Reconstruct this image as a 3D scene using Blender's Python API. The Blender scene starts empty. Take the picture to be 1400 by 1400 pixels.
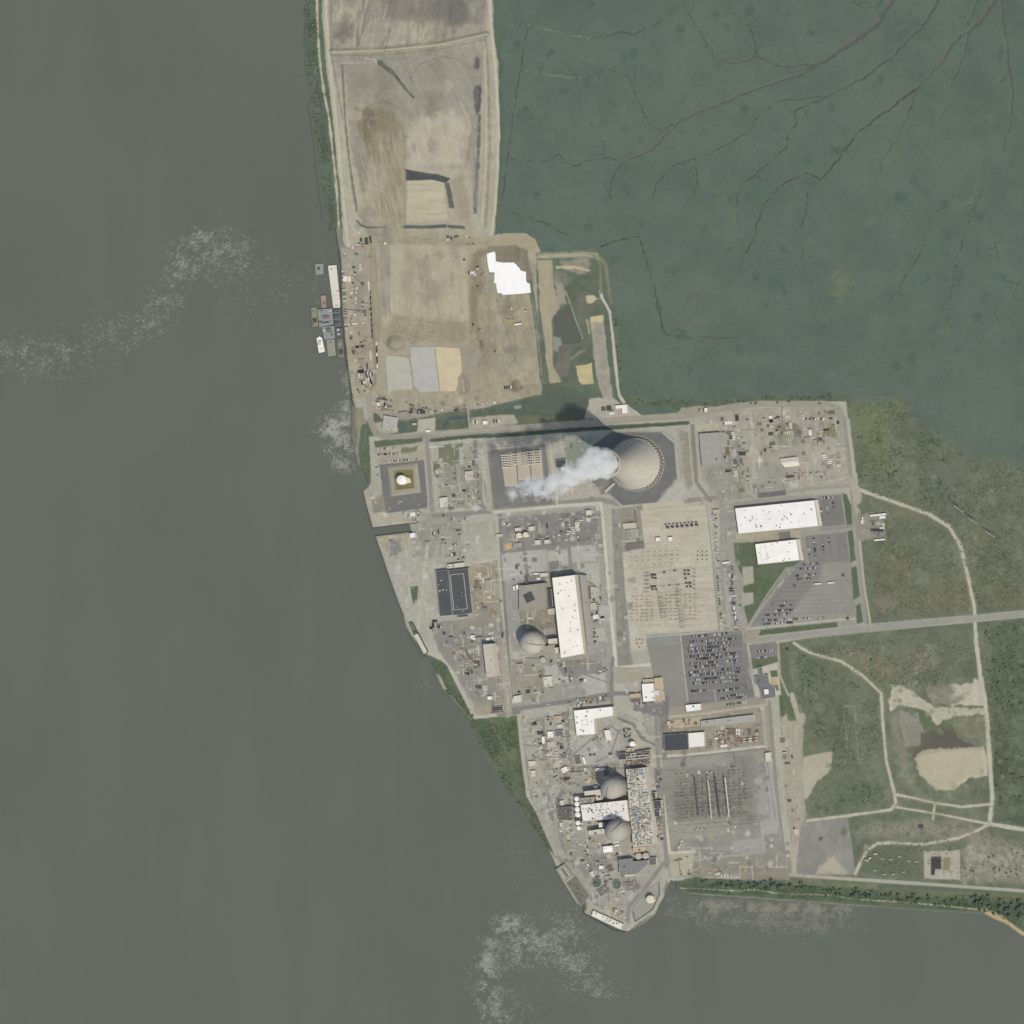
import bpy, bmesh, math, random
import numpy as np
from mathutils import Vector
random.seed(7); rng = np.random.default_rng(7)
scn = bpy.context.scene; COL = scn.collection
S = 1.6                         # metres per map unit (one unit = one photo pixel)
CX, CY, ALT = 2508.0, 640.0, 4000.0   # aerial camera: far to the east of the plant, looking straight down
LAND = 1.5
SKY_K = (1.0, 1.0, 1.0)
# ------------------------------------------------------------------ helpers
def s2l(c):
    c = np.asarray(c, dtype=np.float64) / 255.0
    return np.where(c <= 0.04045, c / 12.92, ((c + 0.055) / 1.055) ** 2.4)
KCAL = np.array([1.305, 1.35, 1.41])   # sunlit grey of albedo 1 for a level surface, used to turn observed colours into albedo
def alb(c):
    if c[0] > c[1]: c = (c[0] - .1 * (c[0] - c[1]), c[1] + .15 * (c[0] - c[1]), c[2] + .1 * (c[0] - c[1]))
    return tuple(float(v) for v in np.clip(s2l(c) / KCAL, 0.004, 0.86))
def W(x, y, z=0.0):              # map position -> world metres
    return Vector(((x - 700) * S, (700 - y) * S, z))
def U(x, y, z):                  # where a point at height z stands, given the bearing it is seen on
    k = (ALT - z / S) / ALT
    return (CX + (x - CX) * k, CY + (y - CY) * k)
def tag(o, label, cat, group=None, kind=None):
    while label and len(label.split()) > 16 and ' the ' in label: label = label.replace(' the ', ' ', 1)
    if label: o['label'] = label
    if cat: o['category'] = cat
    if group: o['group'] = group
    if kind: o['kind'] = kind
    return o
def link(o, parent=None):
    COL.objects.link(o)
    if parent is not None: o.parent = parent
    return o
def empty(name, loc, rz=0.0):
    o = bpy.data.objects.new(name, None); o.location = loc; o.rotation_euler = (0, 0, rz); o.empty_display_size = 2
    return link(o)
class MB:
    def __init__(s): s.v = []; s.f = []; s.m = []; s.mi = 0
    def add(s, vs, fs):
        b = len(s.v); s.v += [tuple(v) for v in vs]; s.f += [[b + i for i in f] for f in fs]; s.m += [s.mi] * len(fs)
    def box(s, cx, cy, z0, lx, ly, lz, rz=0, taper=1.0, tx=None):
        c, n = math.cos(rz), math.sin(rz); tx = taper if tx is None else tx; vs = []
        for z, kx, ky in ((z0, 1, 1), (z0 + lz, tx, taper)):
            for a, b in ((-1, -1), (1, -1), (1, 1), (-1, 1)):
                x, y = a * lx / 2 * kx, b * ly / 2 * ky
                vs.append((cx + x * c - y * n, cy + x * n + y * c, z))
        s.add(vs, [(3, 2, 1, 0), (4, 5, 6, 7), (0, 1, 5, 4), (1, 2, 6, 5), (2, 3, 7, 6), (3, 0, 4, 7)])
    def bar(s, a, b, w, h=None):
        a, b = Vector(a), Vector(b); d = (b - a)
        if d.length < 1e-6: return
        d.normalize(); up = Vector((0, 0, 1)) if abs(d.z) < 0.95 else Vector((1, 0, 0))
        x = d.cross(up).normalized() * w / 2; y = x.cross(d).normalized() * (h or w) / 2
        vs = [p + i * x + j * y for p in (a, b) for i, j in ((-1, -1), (1, -1), (1, 1), (-1, 1))]
        s.add(vs, [(3, 2, 1, 0), (4, 5, 6, 7), (0, 1, 5, 4), (1, 2, 6, 5), (2, 3, 7, 6), (3, 0, 4, 7)])
    def lathe(s, prof, n=24, cx=0, cy=0, cap=True):
        b = len(s.v); vs = []; fs = []
        for r, z in prof:
            for i in range(n):
                a = 2 * math.pi * i / n; vs.append((cx + r * math.cos(a), cy + r * math.sin(a), z))
        for k in range(len(prof) - 1):
            for i in range(n):
                j = (i + 1) % n; fs.append((k * n + i, k * n + j, (k + 1) * n + j, (k + 1) * n + i))
        if cap: fs.append(tuple((len(prof) - 1) * n + i for i in range(n)))
        s.add(vs, fs)
    def cylx(s, x0, x1, y, z, r, n=10):   # lying cylinder along x
        vs = [(x, y + r * math.cos(2 * math.pi * i / n), z + r * math.sin(2 * math.pi * i / n)) for x in (x0, x1) for i in range(n)]
        fs = [(i, (i + 1) % n, n + (i + 1) % n, n + i) for i in range(n)] + [tuple(range(n - 1, -1, -1)), tuple(range(n, 2 * n))]
        s.add(vs, fs)
    def prism(s, pts, z0, z1, bottom=False):
        n = len(pts); vs = [(p[0], p[1], z0) for p in pts] + [(p[0], p[1], z1) for p in pts]
        fs = [(i, (i + 1) % n, n + (i + 1) % n, n + i) for i in range(n)] + [tuple(range(n, 2 * n))]
        if bottom: fs.append(tuple(range(n - 1, -1, -1)))
        s.add(vs, fs)
    def build(s, name, mats, parent=None, smooth=False):
        me = bpy.data.meshes.new(name); me.from_pydata(s.v, [], s.f)
        for m in (mats if isinstance(mats, (list, tuple)) else [mats]): me.materials.append(m)
        me.polygons.foreach_set('material_index', s.m)
        if smooth: me.polygons.foreach_set('use_smooth', [True] * len(s.f))
        me.update()
        return link(bpy.data.objects.new(name, me), parent)
def ccw(pts):
    a = sum(pts[i][0] * pts[(i + 1) % len(pts)][1] - pts[(i + 1) % len(pts)][0] * pts[i][1] for i in range(len(pts)))
    return list(pts) if a > 0 else list(pts)[::-1]
def copy_tree(o, parent=None):
    c = o.copy(); COL.objects.link(c)
    if parent is not None: c.parent = parent
    for ch in list(o.children): copy_tree(ch, c)
    return c
# ------------------------------------------------------------------ materials
MATS = {}
def mat(name, c, rough=0.85, amp=0.10, scale=0.25, fine=None, spec=0.2, metal=0.0, seam=None, objcol=False, stretch=None):
    if name in MATS: return MATS[name]
    m = bpy.data.materials.new(name); m.use_nodes = True; nt = m.node_tree; N, L = nt.nodes, nt.links
    b = N['Principled BSDF']; b.inputs['Roughness'].default_value = rough; b.inputs['Metallic'].default_value = metal
    b.inputs['Specular IOR Level'].default_value = spec
    a = alb(c)
    tc = N.new('ShaderNodeTexCoord'); src = tc.outputs['Object']
    nz = N.new('ShaderNodeTexNoise'); nz.inputs['Scale'].default_value = scale; nz.inputs['Detail'].default_value = 6; nz.inputs['Roughness'].default_value = 0.65
    if stretch:
        mp = N.new('ShaderNodeMapping'); mp.inputs['Scale'].default_value = stretch; L.new(src, mp.inputs[0]); L.new(mp.outputs[0], nz.inputs['Vector'])
    else: L.new(src, nz.inputs['Vector'])
    mr = N.new('ShaderNodeMapRange'); mr.inputs[1].default_value = 0.25; mr.inputs[2].default_value = 0.75
    mr.inputs[3].default_value = 1 - amp; mr.inputs[4].default_value = 1 + amp; L.new(nz.outputs['Fac'], mr.inputs[0])
    mx = N.new('ShaderNodeMix'); mx.data_type = 'RGBA'; mx.blend_type = 'MULTIPLY'; mx.inputs[0].default_value = 1.0
    if objcol:
        oi = N.new('ShaderNodeObjectInfo'); L.new(oi.outputs['Color'], mx.inputs[6])
    else: mx.inputs[6].default_value = (*a, 1)
    L.new(mr.outputs[0], mx.inputs[7]); out = mx.outputs[2]
    if seam:                       # roof sheet seams: (width x, width y, darkness)
        br = N.new('ShaderNodeTexBrick'); br.offset = 0; br.inputs['Scale'].default_value = 1
        br.inputs['Brick Width'].default_value = seam[0]; br.inputs['Row Height'].default_value = seam[1]; br.inputs['Mortar Size'].default_value = 0.25
        br.inputs['Color1'].default_value = (1, 1, 1, 1); br.inputs['Color2'].default_value = (0.96, 0.96, 0.96, 1); br.inputs['Mortar'].default_value = (seam[2],) * 3 + (1,)
        L.new(src, br.inputs['Vector'])
        m2 = N.new('ShaderNodeMix'); m2.data_type = 'RGBA'; m2.blend_type = 'MULTIPLY'; m2.inputs[0].default_value = 1
        L.new(out, m2.inputs[6]); L.new(br.outputs['Color'], m2.inputs[7]); out = m2.outputs[2]
    L.new(out, b.inputs['Base Color'])
    MATS[name] = m; return m
PAINT = mat('paint', (200, 200, 200), rough=0.55, amp=0.10, scale=0.8, objcol=True)
CARP = mat('car_paint', (200, 200, 200), rough=0.3, amp=0.03, scale=1, spec=0.5, objcol=True)
GLASS = mat('dark_glass', (40, 46, 52), rough=0.15, spec=0.5)
TYRE = mat('rubber', (38, 38, 38))
STEEL = mat('galvanised_steel', (150, 153, 152), rough=0.5, amp=0.12)
DKST = mat('dark_steel', (84, 86, 86), rough=0.6, amp=0.2)
CONC = mat('concrete', (182, 176, 160), amp=0.08, scale=0.15)
WALLM = mat('wall_panel', (200, 195, 182), amp=0.06)
BLUEW = mat('pale_wall', (170, 168, 160), amp=0.07)
BARK = mat('bark', (92, 80, 66), amp=0.25, scale=2)
# ------------------------------------------------------------------ noise on the map
_T = rng.random((512, 512)).astype(np.float32)
def vn(u, v, seed=0):
    u = u + seed * 37.13 + 1000; v = v + seed * 91.7 + 1000
    iu = np.floor(u).astype(np.int32); iv = np.floor(v).astype(np.int32)
    fu = (u - iu).astype(np.float32); fv = (v - iv).astype(np.float32)
    fu = fu * fu * (3 - 2 * fu); fv = fv * fv * (3 - 2 * fv)
    a = _T[iv & 511, iu & 511]; b = _T[iv & 511, (iu + 1) & 511]; c = _T[(iv + 1) & 511, iu & 511]; d = _T[(iv + 1) & 511, (iu + 1) & 511]
    return ((a + (b - a) * fu) * (1 - fv) + (c + (d - c) * fu) * fv) * 2 - 1
def fbm(x, y, scale, seed=0, octv=3):
    r = 0; am = 1.0; t = 0
    for k in range(octv):
        r = r + am * vn(x / scale, y / scale, seed + k * 5); t += am; am *= 0.55; scale *= 0.5
    return r / t * 1.5
X0, X1, Y0, Y1 = 395, 1450, -50, 1335
XS, YS = np.meshgrid(np.arange(X0, X1 + 1, dtype=np.float32), np.arange(Y0, Y1 + 1, dtype=np.float32))
H, Wd = XS.shape
CAN = np.zeros((H, Wd, 3), np.float32); ZH = np.full((H, Wd), LAND, np.float32); CLS = np.zeros((H, Wd), np.uint8)
CLN = ['ground']
def cid(n):
    if n not in CLN: CLN.append(n)
    return CLN.index(n)
def bbox(pts, pad):
    xs = [p[0] for p in pts]; ys = [p[1] for p in pts]
    a = max(0, int(min(xs) - pad - X0)); b = min(Wd, int(max(xs) + pad - X0) + 2); c = max(0, int(min(ys) - pad - Y0)); d = min(H, int(max(ys) + pad - Y0) + 2)
    return slice(c, d), slice(a, b)
def seg_d(x, y, p, q):
    dx, dy = q[0] - p[0], q[1] - p[1]; t = np.clip(((x - p[0]) * dx + (y - p[1]) * dy) / max(dx * dx + dy * dy, 1e-9), 0, 1)
    return np.hypot(x - p[0] - t * dx, y - p[1] - t * dy), t
def sd_poly(pts, x, y):
    d = np.full(x.shape, 1e9, np.float32); ins = np.zeros(x.shape, bool)
    for i in range(len(pts)):
        p, q = pts[i], pts[(i + 1) % len(pts)]
        d = np.minimum(d, seg_d(x, y, p, q)[0])
        if p[1] != q[1]:
            c = ((p[1] > y) != (q[1] > y)) & (x < (q[0] - p[0]) * (y - p[1]) / (q[1] - p[1]) + p[0]); ins ^= c
    return np.where(ins, -d, d)
def sd_line(pts, ws, x, y):
    d = np.full(x.shape, 1e9, np.float32)
    for i in range(len(pts) - 1):
        dd, t = seg_d(x, y, pts[i], pts[i + 1]); d = np.minimum(d, dd - (ws[i] + (ws[i + 1] - ws[i]) * t) / 2)
    return d
_sc = [100]
def lay(d, sl, c, soft=1.2, rough=0.0, rs=8, tex=(2.5, 3, 3), streak=None, a=1.0, cls=None, z=None, zw=4.0, flat=None, raw=False):
    x, y = XS[sl], YS[sl]; _sc[0] += 11; sd = _sc[0]
    if rough: d = d + rough * fbm(x, y, rs, sd, 3)
    al = np.clip(0.5 - d / soft, 0, 1) * a
    n = tex[0] * vn(x * 0.83, y * 0.83, sd + 1) + tex[1] * fbm(x, y, 7, sd + 2, 2) + tex[2] * fbm(x, y, 34, sd + 3, 2)
    if streak:
        an = math.radians(streak[0]); u = x * math.cos(an) + y * math.sin(an); v = -x * math.sin(an) + y * math.cos(an)
        n = n + streak[1] * (vn(u / 40, v / 2.2, sd + 4) + 0.8 * vn(u / 60, v / 6, sd + 5))
    c = list(c)
    if not raw:
        if c[0] < 100 and c[1] > c[0] + 6: c[0] += .45 * (c[1] - c[0])
        if c[1] > c[0] + 3 and c[0] < 122: lf = np.clip((c[1] - 70) / 20, .3, 1); c = [c[0] + 13 * lf, c[1] + 13 * lf, c[2] + 15 * lf]
        if c[0] > 140 and c[0] - c[2] > 22: c = [c[0] - 6, c[1] - 5, c[2] - 3]
        if c[0] > c[1]: d_ = c[0] - c[1]; c = [c[0] - .1 * d_, c[1] + .28 * d_, c[2] + (1.5 if d_ <= 8 and c[0] > 125 else 0)]
    col = np.array(c, np.float32)[None, None] + n[..., None] * np.array((1.0, 0.97, 0.9), np.float32)
    CAN[sl] = CAN[sl] * (1 - al[..., None]) + col * al[..., None]
    if cls: CLS[sl][al > 0.5] = cid(cls)
    if z is not None: ZH[sl] += z * np.clip(-d / zw, 0, 1)
    if flat is not None: ZH[sl] = np.where(al > 0.5, flat, ZH[sl])
def P(pts, c, soft=1.2, rough=0.0, **k):
    sl = bbox(pts, soft + 3 * rough + 2); lay(sd_poly(pts, XS[sl], YS[sl]), sl, c, soft, rough, **k)
def Ln(pts, w, c, soft=1.2, rough=0.0, **k):
    ws = list(np.interp(np.linspace(0, 1, len(pts)), np.linspace(0, 1, len(w)), w)) if isinstance(w, (tuple, list)) else [w] * len(pts)
    sl = bbox(pts, max(ws) / 2 + soft + 3 * rough + 2); lay(sd_line(pts, ws, XS[sl], YS[sl]), sl, c, soft, rough, **k)
def Bl(x, y, r, c, soft=None, rough=2.0, ry=None, **k):     # blob
    ry = ry or r; pts = [(x + r * math.cos(t * .524), y + ry * math.sin(t * .524)) for t in range(12)]
    P(pts, c, soft or r * .6, rough, **k)
def Tr(poly, n, ang, ln, c, a=.5, w=(.8, 2.2), da=6, curve=.1):   # wheel tracks and streaks inside an outline
    xs = [p[0] for p in poly]; ys = [p[1] for p in poly]; k = 0
    for _ in range(n * 6):
        if k >= n: break
        x, y = random.uniform(min(xs), max(xs)), random.uniform(min(ys), max(ys))
        if sd_poly(poly, np.array([[x]]), np.array([[y]]))[0, 0] > -2: continue
        t = math.radians(ang + random.gauss(0, da)); l = random.uniform(*ln) / 2; v = random.uniform(-curve, curve) * l; dx, dy = math.cos(t), math.sin(t); d = random.uniform(-1, 1); k += 1
        Ln([(x - dx * l, y - dy * l), (x - dy * v, y + dx * v), (x + dx * l, y + dy * l)], random.uniform(*w), tuple(q_ + d * 9 for q_ in c), soft=1.8, rough=.5, a=a * random.uniform(.4, 1), tex=(3, 3, 1))
def Yard(poly, n, cols, sz=(1.5, 7), a=(.35, .9), lines=.3, rot=-4.5):   # slabs, patches, trenches and worn paint
    xs = [p[0] for p in poly]; ys = [p[1] for p in poly]; k = 0
    for _ in range(n * 6):
        if k >= n: break
        x, y = random.uniform(min(xs), max(xs)), random.uniform(min(ys), max(ys))
        if sd_poly(poly, np.array([[x]]), np.array([[y]]))[0, 0] > -1: continue
        k += 1; c = random.choice(cols); d = random.uniform(-8, 8); c = tuple(q_ + d for q_ in c); r_ = rot + random.choice((0, 90)) + random.gauss(0, 3)
        if random.random() < lines: l = random.uniform(5, 20); t = math.radians(r_); Ln([(x - math.cos(t) * l / 2, y - math.sin(t) * l / 2), (x + math.cos(t) * l / 2, y + math.sin(t) * l / 2)], random.uniform(.7, 1.6), c, soft=1.1, a=random.uniform(*a), tex=(3, 3, 1))
        elif random.random() < .3: Bl(x, y, random.uniform(*sz) * .6, c, soft=2.5, rough=1.5, a=random.uniform(*a), tex=(5, 5, 1))
        else: P(R_rect(x, y, random.uniform(*sz), random.uniform(*sz) * .7, r_), c, soft=1.2, rough=.5, a=random.uniform(*a), tex=(4, 4, 1))
def R_rect(x, y, w, h, rot): return R(x, y, w, h, rot)
def R(x, y, w, h, rot=-4.5):     # rectangle by centre, in map units
    t = math.radians(rot); c, s = math.cos(t), math.sin(t)
    return [(x + a * w / 2 * c - b * h / 2 * s, y + a * w / 2 * s + b * h / 2 * c) for a, b in ((-1, -1), (1, -1), (1, 1), (-1, 1))]
# ------------------------------------------------------------------ the land, painted on the map by material
SHORE = [(417,-60),(417,0),(415,60),(416,90),(421,110),(424,140),(431,175),(434,205),(437,235),(441,262),(446,285),(451,300),(458,313),(460,330),(463,343),(466,361),(466,420),(470,460),(473,490),(477,515),(481,548),
 (479,560),(480,575),(479,600),(484,618),(488,632),(497,646),(503,664),(495,672),(509,722),(560,716),(562,727),(513,733),(529,780),(545,825),(552,842),(557,866),(570,890),(578,901),(586,905),(594,918),(599,934),(612,950),(622,965),(632,979),(642,990),(651,1003),(656,1020),(664,1038),(680,1060),(692,1080),(706,1098),(716,1117),(729,1137),(742,1152),(756,1174),
 (758,1186),(764,1200),(772,1208),(780,1224),(792,1240),(800,1232),(802,1241),(798,1248),(840,1272),(857,1274),(880,1263),(895,1250),(906,1230),(912,1212),(917,1203),(926,1206),(930,1219),(945,1222),(1000,1226),(1050,1230),(1100,1233),(1162,1238),(1250,1244),(1340,1249),(1365,1259),(1380,1266),(1395,1278),(1405,1290),(1460,1300),(1460,-60)]
MARSH = (93, 107, 96); SAND = (181, 171, 148); DIRT = (163, 151, 130); GRAV = (157, 153, 139); ASPH = (124, 123, 116); LGT = (186, 179, 160); GRN = (76, 95, 76); OLV = (90, 102, 80); TRK = (188, 180, 160)
ONE = np.ones_like(XS)
full = (slice(0, H), slice(0, Wd))
lay(-100 * ONE, full, MARSH, tex=(1.2, 1.5, 2.5), cls='marsh', raw=True)
CAN += (fbm(XS, YS, 60, 3, 3) * 2.2)[..., None] * np.array((1, .9, .8), np.float32)
CAN += (np.clip(fbm(XS, YS, 45, 9, 2) - .35, 0, 1) * -4)[..., None]
CAN += (np.clip(fbm(XS, YS, 130, 21, 2), 0, 1) * 4)[..., None] * np.array((1, .55, .1), np.float32)
for i in range(26): Bl(rng.uniform(880, 1400), rng.uniform(200, 500), rng.uniform(5, 16), (100, 114, 92), soft=14, rough=9, a=.3, tex=(3, 4, 2), raw=True)
Bl(1151, 390, 14, (112, 120, 92), soft=14, rough=9, ry=18, a=.7, tex=(4, 6, 3), raw=True); Bl(1035, 490, 22, (104, 114, 92), soft=16, rough=8, ry=9, a=.5, raw=True)
q = 0.5143
BANK = []
def Cr(pts, w, c=(80, 88, 79), **k):
    pts = [(680 + a * q, b * q) for a, b in pts]; o = [pts[0]]
    for i in range(len(pts) - 1):      # gentle meander
        (a, b), (e, f) = pts[i], pts[i + 1]; n = max(1, int(math.hypot(e - a, f - b) / 6))
        for t in range(1, n + 1):
            j = 0 if t == n else 1.5; o.append((a + (e - a) * t / n + random.uniform(-j, j), b + (f - b) * t / n + random.uniform(-j, j)))
    mw = max(w) if isinstance(w, tuple) else w
    Ln(o, tuple(v + 3 for v in w) if isinstance(w, tuple) else w + 2.4, (98, 110, 94), soft=2.5, rough=.8, a=.5, raw=True)
    BANK.append(o); Ln(o, w, c, soft=1.3, rough=.8, rs=6, tex=(3, 3, 1), z=-1.1, zw=max(1., mw / 3), **k)
DK = (66, 80, 73)
Cr([(1060,-20),(1010,60),(940,115),(860,165),(800,200)], (11, 10, 6), cls='creek'); Cr([(800,200),(700,230),(620,265),(540,295),(480,325),(440,365),(410,400),(370,415),(330,435)], (4.5, 3.4, 3), cls='creek')
Cr([(330,435),(300,420),(245,425),(205,442),(180,430),(165,408),(140,428),(25,425)], (1.8, 1), (74,82,74)); Cr([(860,165),(780,178),(740,172),(690,148),(640,168),(580,155),(560,135),(535,75),(510,40),(485,-10)], (3.2, 2), cls='creek')
Cr([(690,148),(680,90),(650,30)], 1, DK); Cr([(930,-10),(970,20),(1010,15),(1025,-10)], 2.2)
Cr([(1180,-10),(1130,70),(1050,150),(970,210),(880,255),(800,265),(740,270),(710,295),(680,320),(675,345),(620,380),(560,410),(525,420)], (4, 2.6, 1.8, 1.4), (78,84,76), cls='creek')
Cr([(525,420),(460,445),(420,490),(412,540)], 1, DK); Cr([(525,420),(532,470),(522,525)], 1.2, DK); Cr([(880,255),(790,295),(795,330),(770,360),(770,390),(720,435),(650,490),(635,530),(640,590)], (1.8, .8), (74,80,72))
Cr([(1330,-10),(1280,60),(1215,110),(1180,165),(1120,230)], (9, 8, 5.5, 3.6), cls='creek'); Cr([(1120,230),(1050,285),(960,350),(930,390),(900,430),(860,478),(820,460),(765,485),(710,540),(690,590),(685,630),(650,690),(645,705)], (3, 2.2, 1.6, 1.1), (80,82,74))
Cr([(1275,-10),(1250,65)], 4); Cr([(1255,75),(1240,150),(1210,210),(1185,300),(1130,370),(1100,430)], (3, 1.2)); Cr([(1120,230),(1085,320),(1055,380),(1020,430),(1005,530)], (1.8, .7), (82,86,78))
Cr([(1335,-10),(1350,100),(1360,190),(1370,260),(1360,340),(1340,405)], (5, 4.4, 2.4), cls='creek'); Cr([(1340,405),(1290,425),(1270,500)], (1.5, .8)); Cr([(825,510),(820,570),(805,610),(815,660),(800,710)], 1, DK)
Cr([(82,65),(60,190),(30,400),(10,545)], 1.2, DK); Cr([(82,65),(160,85),(250,105)], .9, (128,130,112)); Cr([(250,105),(325,85),(365,92),(420,65),(480,15)], 1.3, DK)
Cr([(75,190),(225,210)], .9, (124,128,112)); Cr([(225,210),(290,182),(350,205),(370,260),(400,325),(430,345),(480,325)], 1.6, (78,84,76)); Cr([(330,435),(305,480),(300,540)], .9, DK); Cr([(10,550),(130,595),(225,645)], .7, DK)
Cr([(275,655),(360,628),(380,630),(410,740),(445,888)], 1.3, (60,74,68)); Cr([(445,888),(500,898),(640,897)], 1, (66,80,72)); Cr([(1390,740),(1340,830),(1300,920)], .7, (96,104,90))
Cr([(1215,520),(1160,570),(1120,680),(1020,840)], .9, DK); Cr([(1300,480),(1260,570),(1225,680),(1200,800)], .9, DK); Cr([(1190,560),(1260,540),(1280,470)], .6, (104,112,90)); Cr([(1350,205),(1315,240)], .6); Cr([(1320,620),(1330,690)], .6, DK)
for i in range(120):      # fine side channels
    o = random.choice(BANK); x, y = random.choice(o)
    if not (700 < x < 1400 and 0 < y < 520): continue
    t = random.uniform(0, 6.28); pts = [(x, y)]
    for k in range(random.randint(3, 9)): t += random.gauss(0, .5); x += math.cos(t) * 3.5; y += math.sin(t) * 3.5; pts.append((x, y))
    Ln(pts, (1.0, .5), random.choice(((70,84,76),(80,86,76),(66,80,72))), soft=1.3, rough=.4, a=random.uniform(.35, .85), raw=True)
for i in range(500): Bl(rng.uniform(700, 1440), rng.uniform(0, 545), rng.uniform(1.5, 7), random.choice(((100,114,98),(78,96,86),(90,108,92),(84,100,90),(96,106,88))), soft=6, rough=5, a=rng.uniform(.3, .75), tex=(2, 3, 1), raw=True)
for i in range(40):
    x, y = rng.uniform(1050, 1390), rng.uniform(220, 420); Ln([(x, y), (x + rng.uniform(-9, 9), y + rng.uniform(-5, 5)), (x + rng.uniform(-16, 16), y + rng.uniform(-9, 9))], .8, (108,116,96), a=.5, raw=True)
# eastern scrub and fields
P([(1150,548),(1235,543),(1262,585),(1300,615),(1420,640),(1460,835),(1183,858),(1160,660)], OLV, soft=26, rough=14, rs=40, tex=(6, 8, 6), cls='grassland')
P([(1170,556),(1225,552),(1215,640),(1176,640)], (92,108,74), soft=22, rough=10, a=.7, tex=(6,8,4)); P([(1240,600),(1320,640),(1330,700),(1260,720)], (86,100,84), soft=30, rough=10, a=.6, tex=(5,8,5))
for x, y, r in ((1230,770,26),(1215,800,20),(1300,815,30),(1345,740,18),(1370,810,30),(1250,700,18),(1255,825,22)): Bl(x, y, r, (114,112,90), soft=26, rough=12, ry=r*.7, a=.7, tex=(5,7,4))
for i in range(12): Ln([(1310 + i * 9, 700 - i * 3), (1440 + i * 4, 560 + i * 14)], 1.2, (100,112,92), soft=2, rough=.6, a=.4)
P([(1040,880),(1400,842),(1460,838),(1460,1225),(1160,1205),(1075,1195),(1068,960)], (88,102,80), soft=2, rough=1, tex=(5, 7, 7), cls='grassland')
for i in range(60): Bl(rng.uniform(1085, 1400), rng.uniform(885, 1110), rng.uniform(6, 18), random.choice(((82,100,74),(98,108,84),(92,104,76),(78,94,74),(108,112,90))), soft=16, rough=9, a=.55, tex=(6, 8, 4))
P([(1355,850),(1460,840),(1460,1140),(1360,1122)], (76,92,72), soft=4, rough=2, tex=(6,9,6))
for y in (884, 935, 968, 1008, 1060, 1092): Ln([(1350, y + 3), (1440, y - 3)], 1, (112,114,92), rough=.8, a=.6)
P([(1160,885),(1225,900),(1240,925),(1200,935),(1165,905)], (128,122,104), soft=20, rough=10, a=.8, tex=(7,8,5)); P([(1225,880),(1285,880),(1280,922),(1235,920)], (118,116,100), soft=16, rough=8, a=.8, tex=(9,8,4))
P([(1265,882),(1280,880),(1282,915),(1240,922)], (146,142,124), soft=4, rough=6, a=.5, tex=(14,10,4)); P([(1190,1130),(1300,1122),(1400,1160),(1460,1160),(1460,1205),(1320,1200),(1320,1150),(1175,1140)], (140,136,119), soft=14, rough=7, rs=18, a=.9, tex=(7,8,5))
P([(1318,1160),(1400,1165),(1440,1200),(1318,1202)], (156,151,135), soft=8, rough=8, a=.8, tex=(12,12,4)); P([(1170,1165),(1255,1155),(1262,1200),(1172,1192)], (86,98,78), soft=6, rough=3)
P([(1068,975),(1100,975),(1098,1040),(1102,1130),(1090,1196),(1072,1196)], (172,163,143), soft=3, rough=2, tex=(4,6,5), streak=(86,4), cls='ground')
P([(1098,1035),(1139,1026),(1137,1053),(1116,1070),(1104,1092),(1096,1092)], (178,169,149), soft=2, rough=1.2, cls='ground'); Ln([(1092,980),(1096,1060),(1098,1120)], 5, (160,154,138), soft=3)
P([(1052,958),(1068,945),(1085,948),(1086,975),(1060,978)], (160,152,134), soft=2, rough=1); Bl(1066, 965, 12, (70,90,64), soft=2, rough=.6, ry=16, cls='grassland'); P([(1062,880),(1078,895),(1090,985),(1078,985),(1062,925)], (80,96,70), soft=3, rough=1.5, cls='grassland')
Ln([(1083,950),(1087,965),(1093,985)], (8, 6), (180,172,152), soft=2, rough=1)
P([(1096,1124),(1158,1116),(1164,1150),(1170,1196),(1088,1194)], (139,139,130), soft=1.5, rough=.8, tex=(3,5,6), cls='parking_lot'); P([(1122,1180),(1140,1172),(1160,1195),(1115,1195)], (178,168,148), soft=5, rough=3); Bl(1154,1137,5,(112,108,98),soft=4); Bl(1122,1146,3,(96,94,88),soft=3)
for p, w in (([(1165,655),(1172,668),(1190,675),(1225,687),(1270,703),(1298,720),(1313,745),(1323,785),(1332,828),(1333,842)], 4.5), ([(1333,850),(1335,880),(1341,925),(1348,965),(1352,1020),(1357,1090),(1353,1126),(1380,1131),(1440,1140)], (5, 6, 5)), ([(1353,1126),(1335,1136),(1310,1146),(1262,1154),(1220,1152),(1200,1153),(1186,1162),(1176,1180),(1170,1194)], 3.6),
   ([(1086,879),(1096,886),(1110,893),(1150,904),(1180,924),(1205,948),(1207,985),(1212,1040),(1222,1080),(1225,1098),(1218,1107),(1160,1115),(1104,1122)], 3.6), ([(1224,1086),(1250,1091),(1280,1098),(1315,1103),(1357,1099)], 3), ([(1224,1103),(1290,1114),(1350,1126)], 2.6), ([(1278,1100),(1276,1120)], 2)):
    Ln(p, (w + 3) if not isinstance(w, tuple) else w, (140,134,114), soft=3, rough=1.2, a=.6); Ln(p, w, TRK, soft=1.3, rough=.7, cls='path')
for p in ([(1217,950),(1219,938),(1228,933),(1240,940),(1256,950),(1280,965),(1310,970),(1347,966),(1347,977),(1300,981),(1282,990),(1255,965),(1230,966),(1218,972)], [(1298,938),(1330,932),(1345,925),(1345,964),(1300,966)]): P(p, (186,178,158), soft=2.5, rough=3, rs=9, tex=(6,7,4))
P([(1228,972),(1256,975),(1262,1000),(1258,1020),(1238,1022)], (138,135,122), soft=2, rough=2, tex=(6,4,3)); P([(1262,938),(1300,935),(1308,965),(1275,962)], (140,134,120), soft=5, rough=5, a=.8, tex=(8,8,4)); Bl(1266, 984, 9, (78,98,66), soft=3, rough=2)
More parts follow.
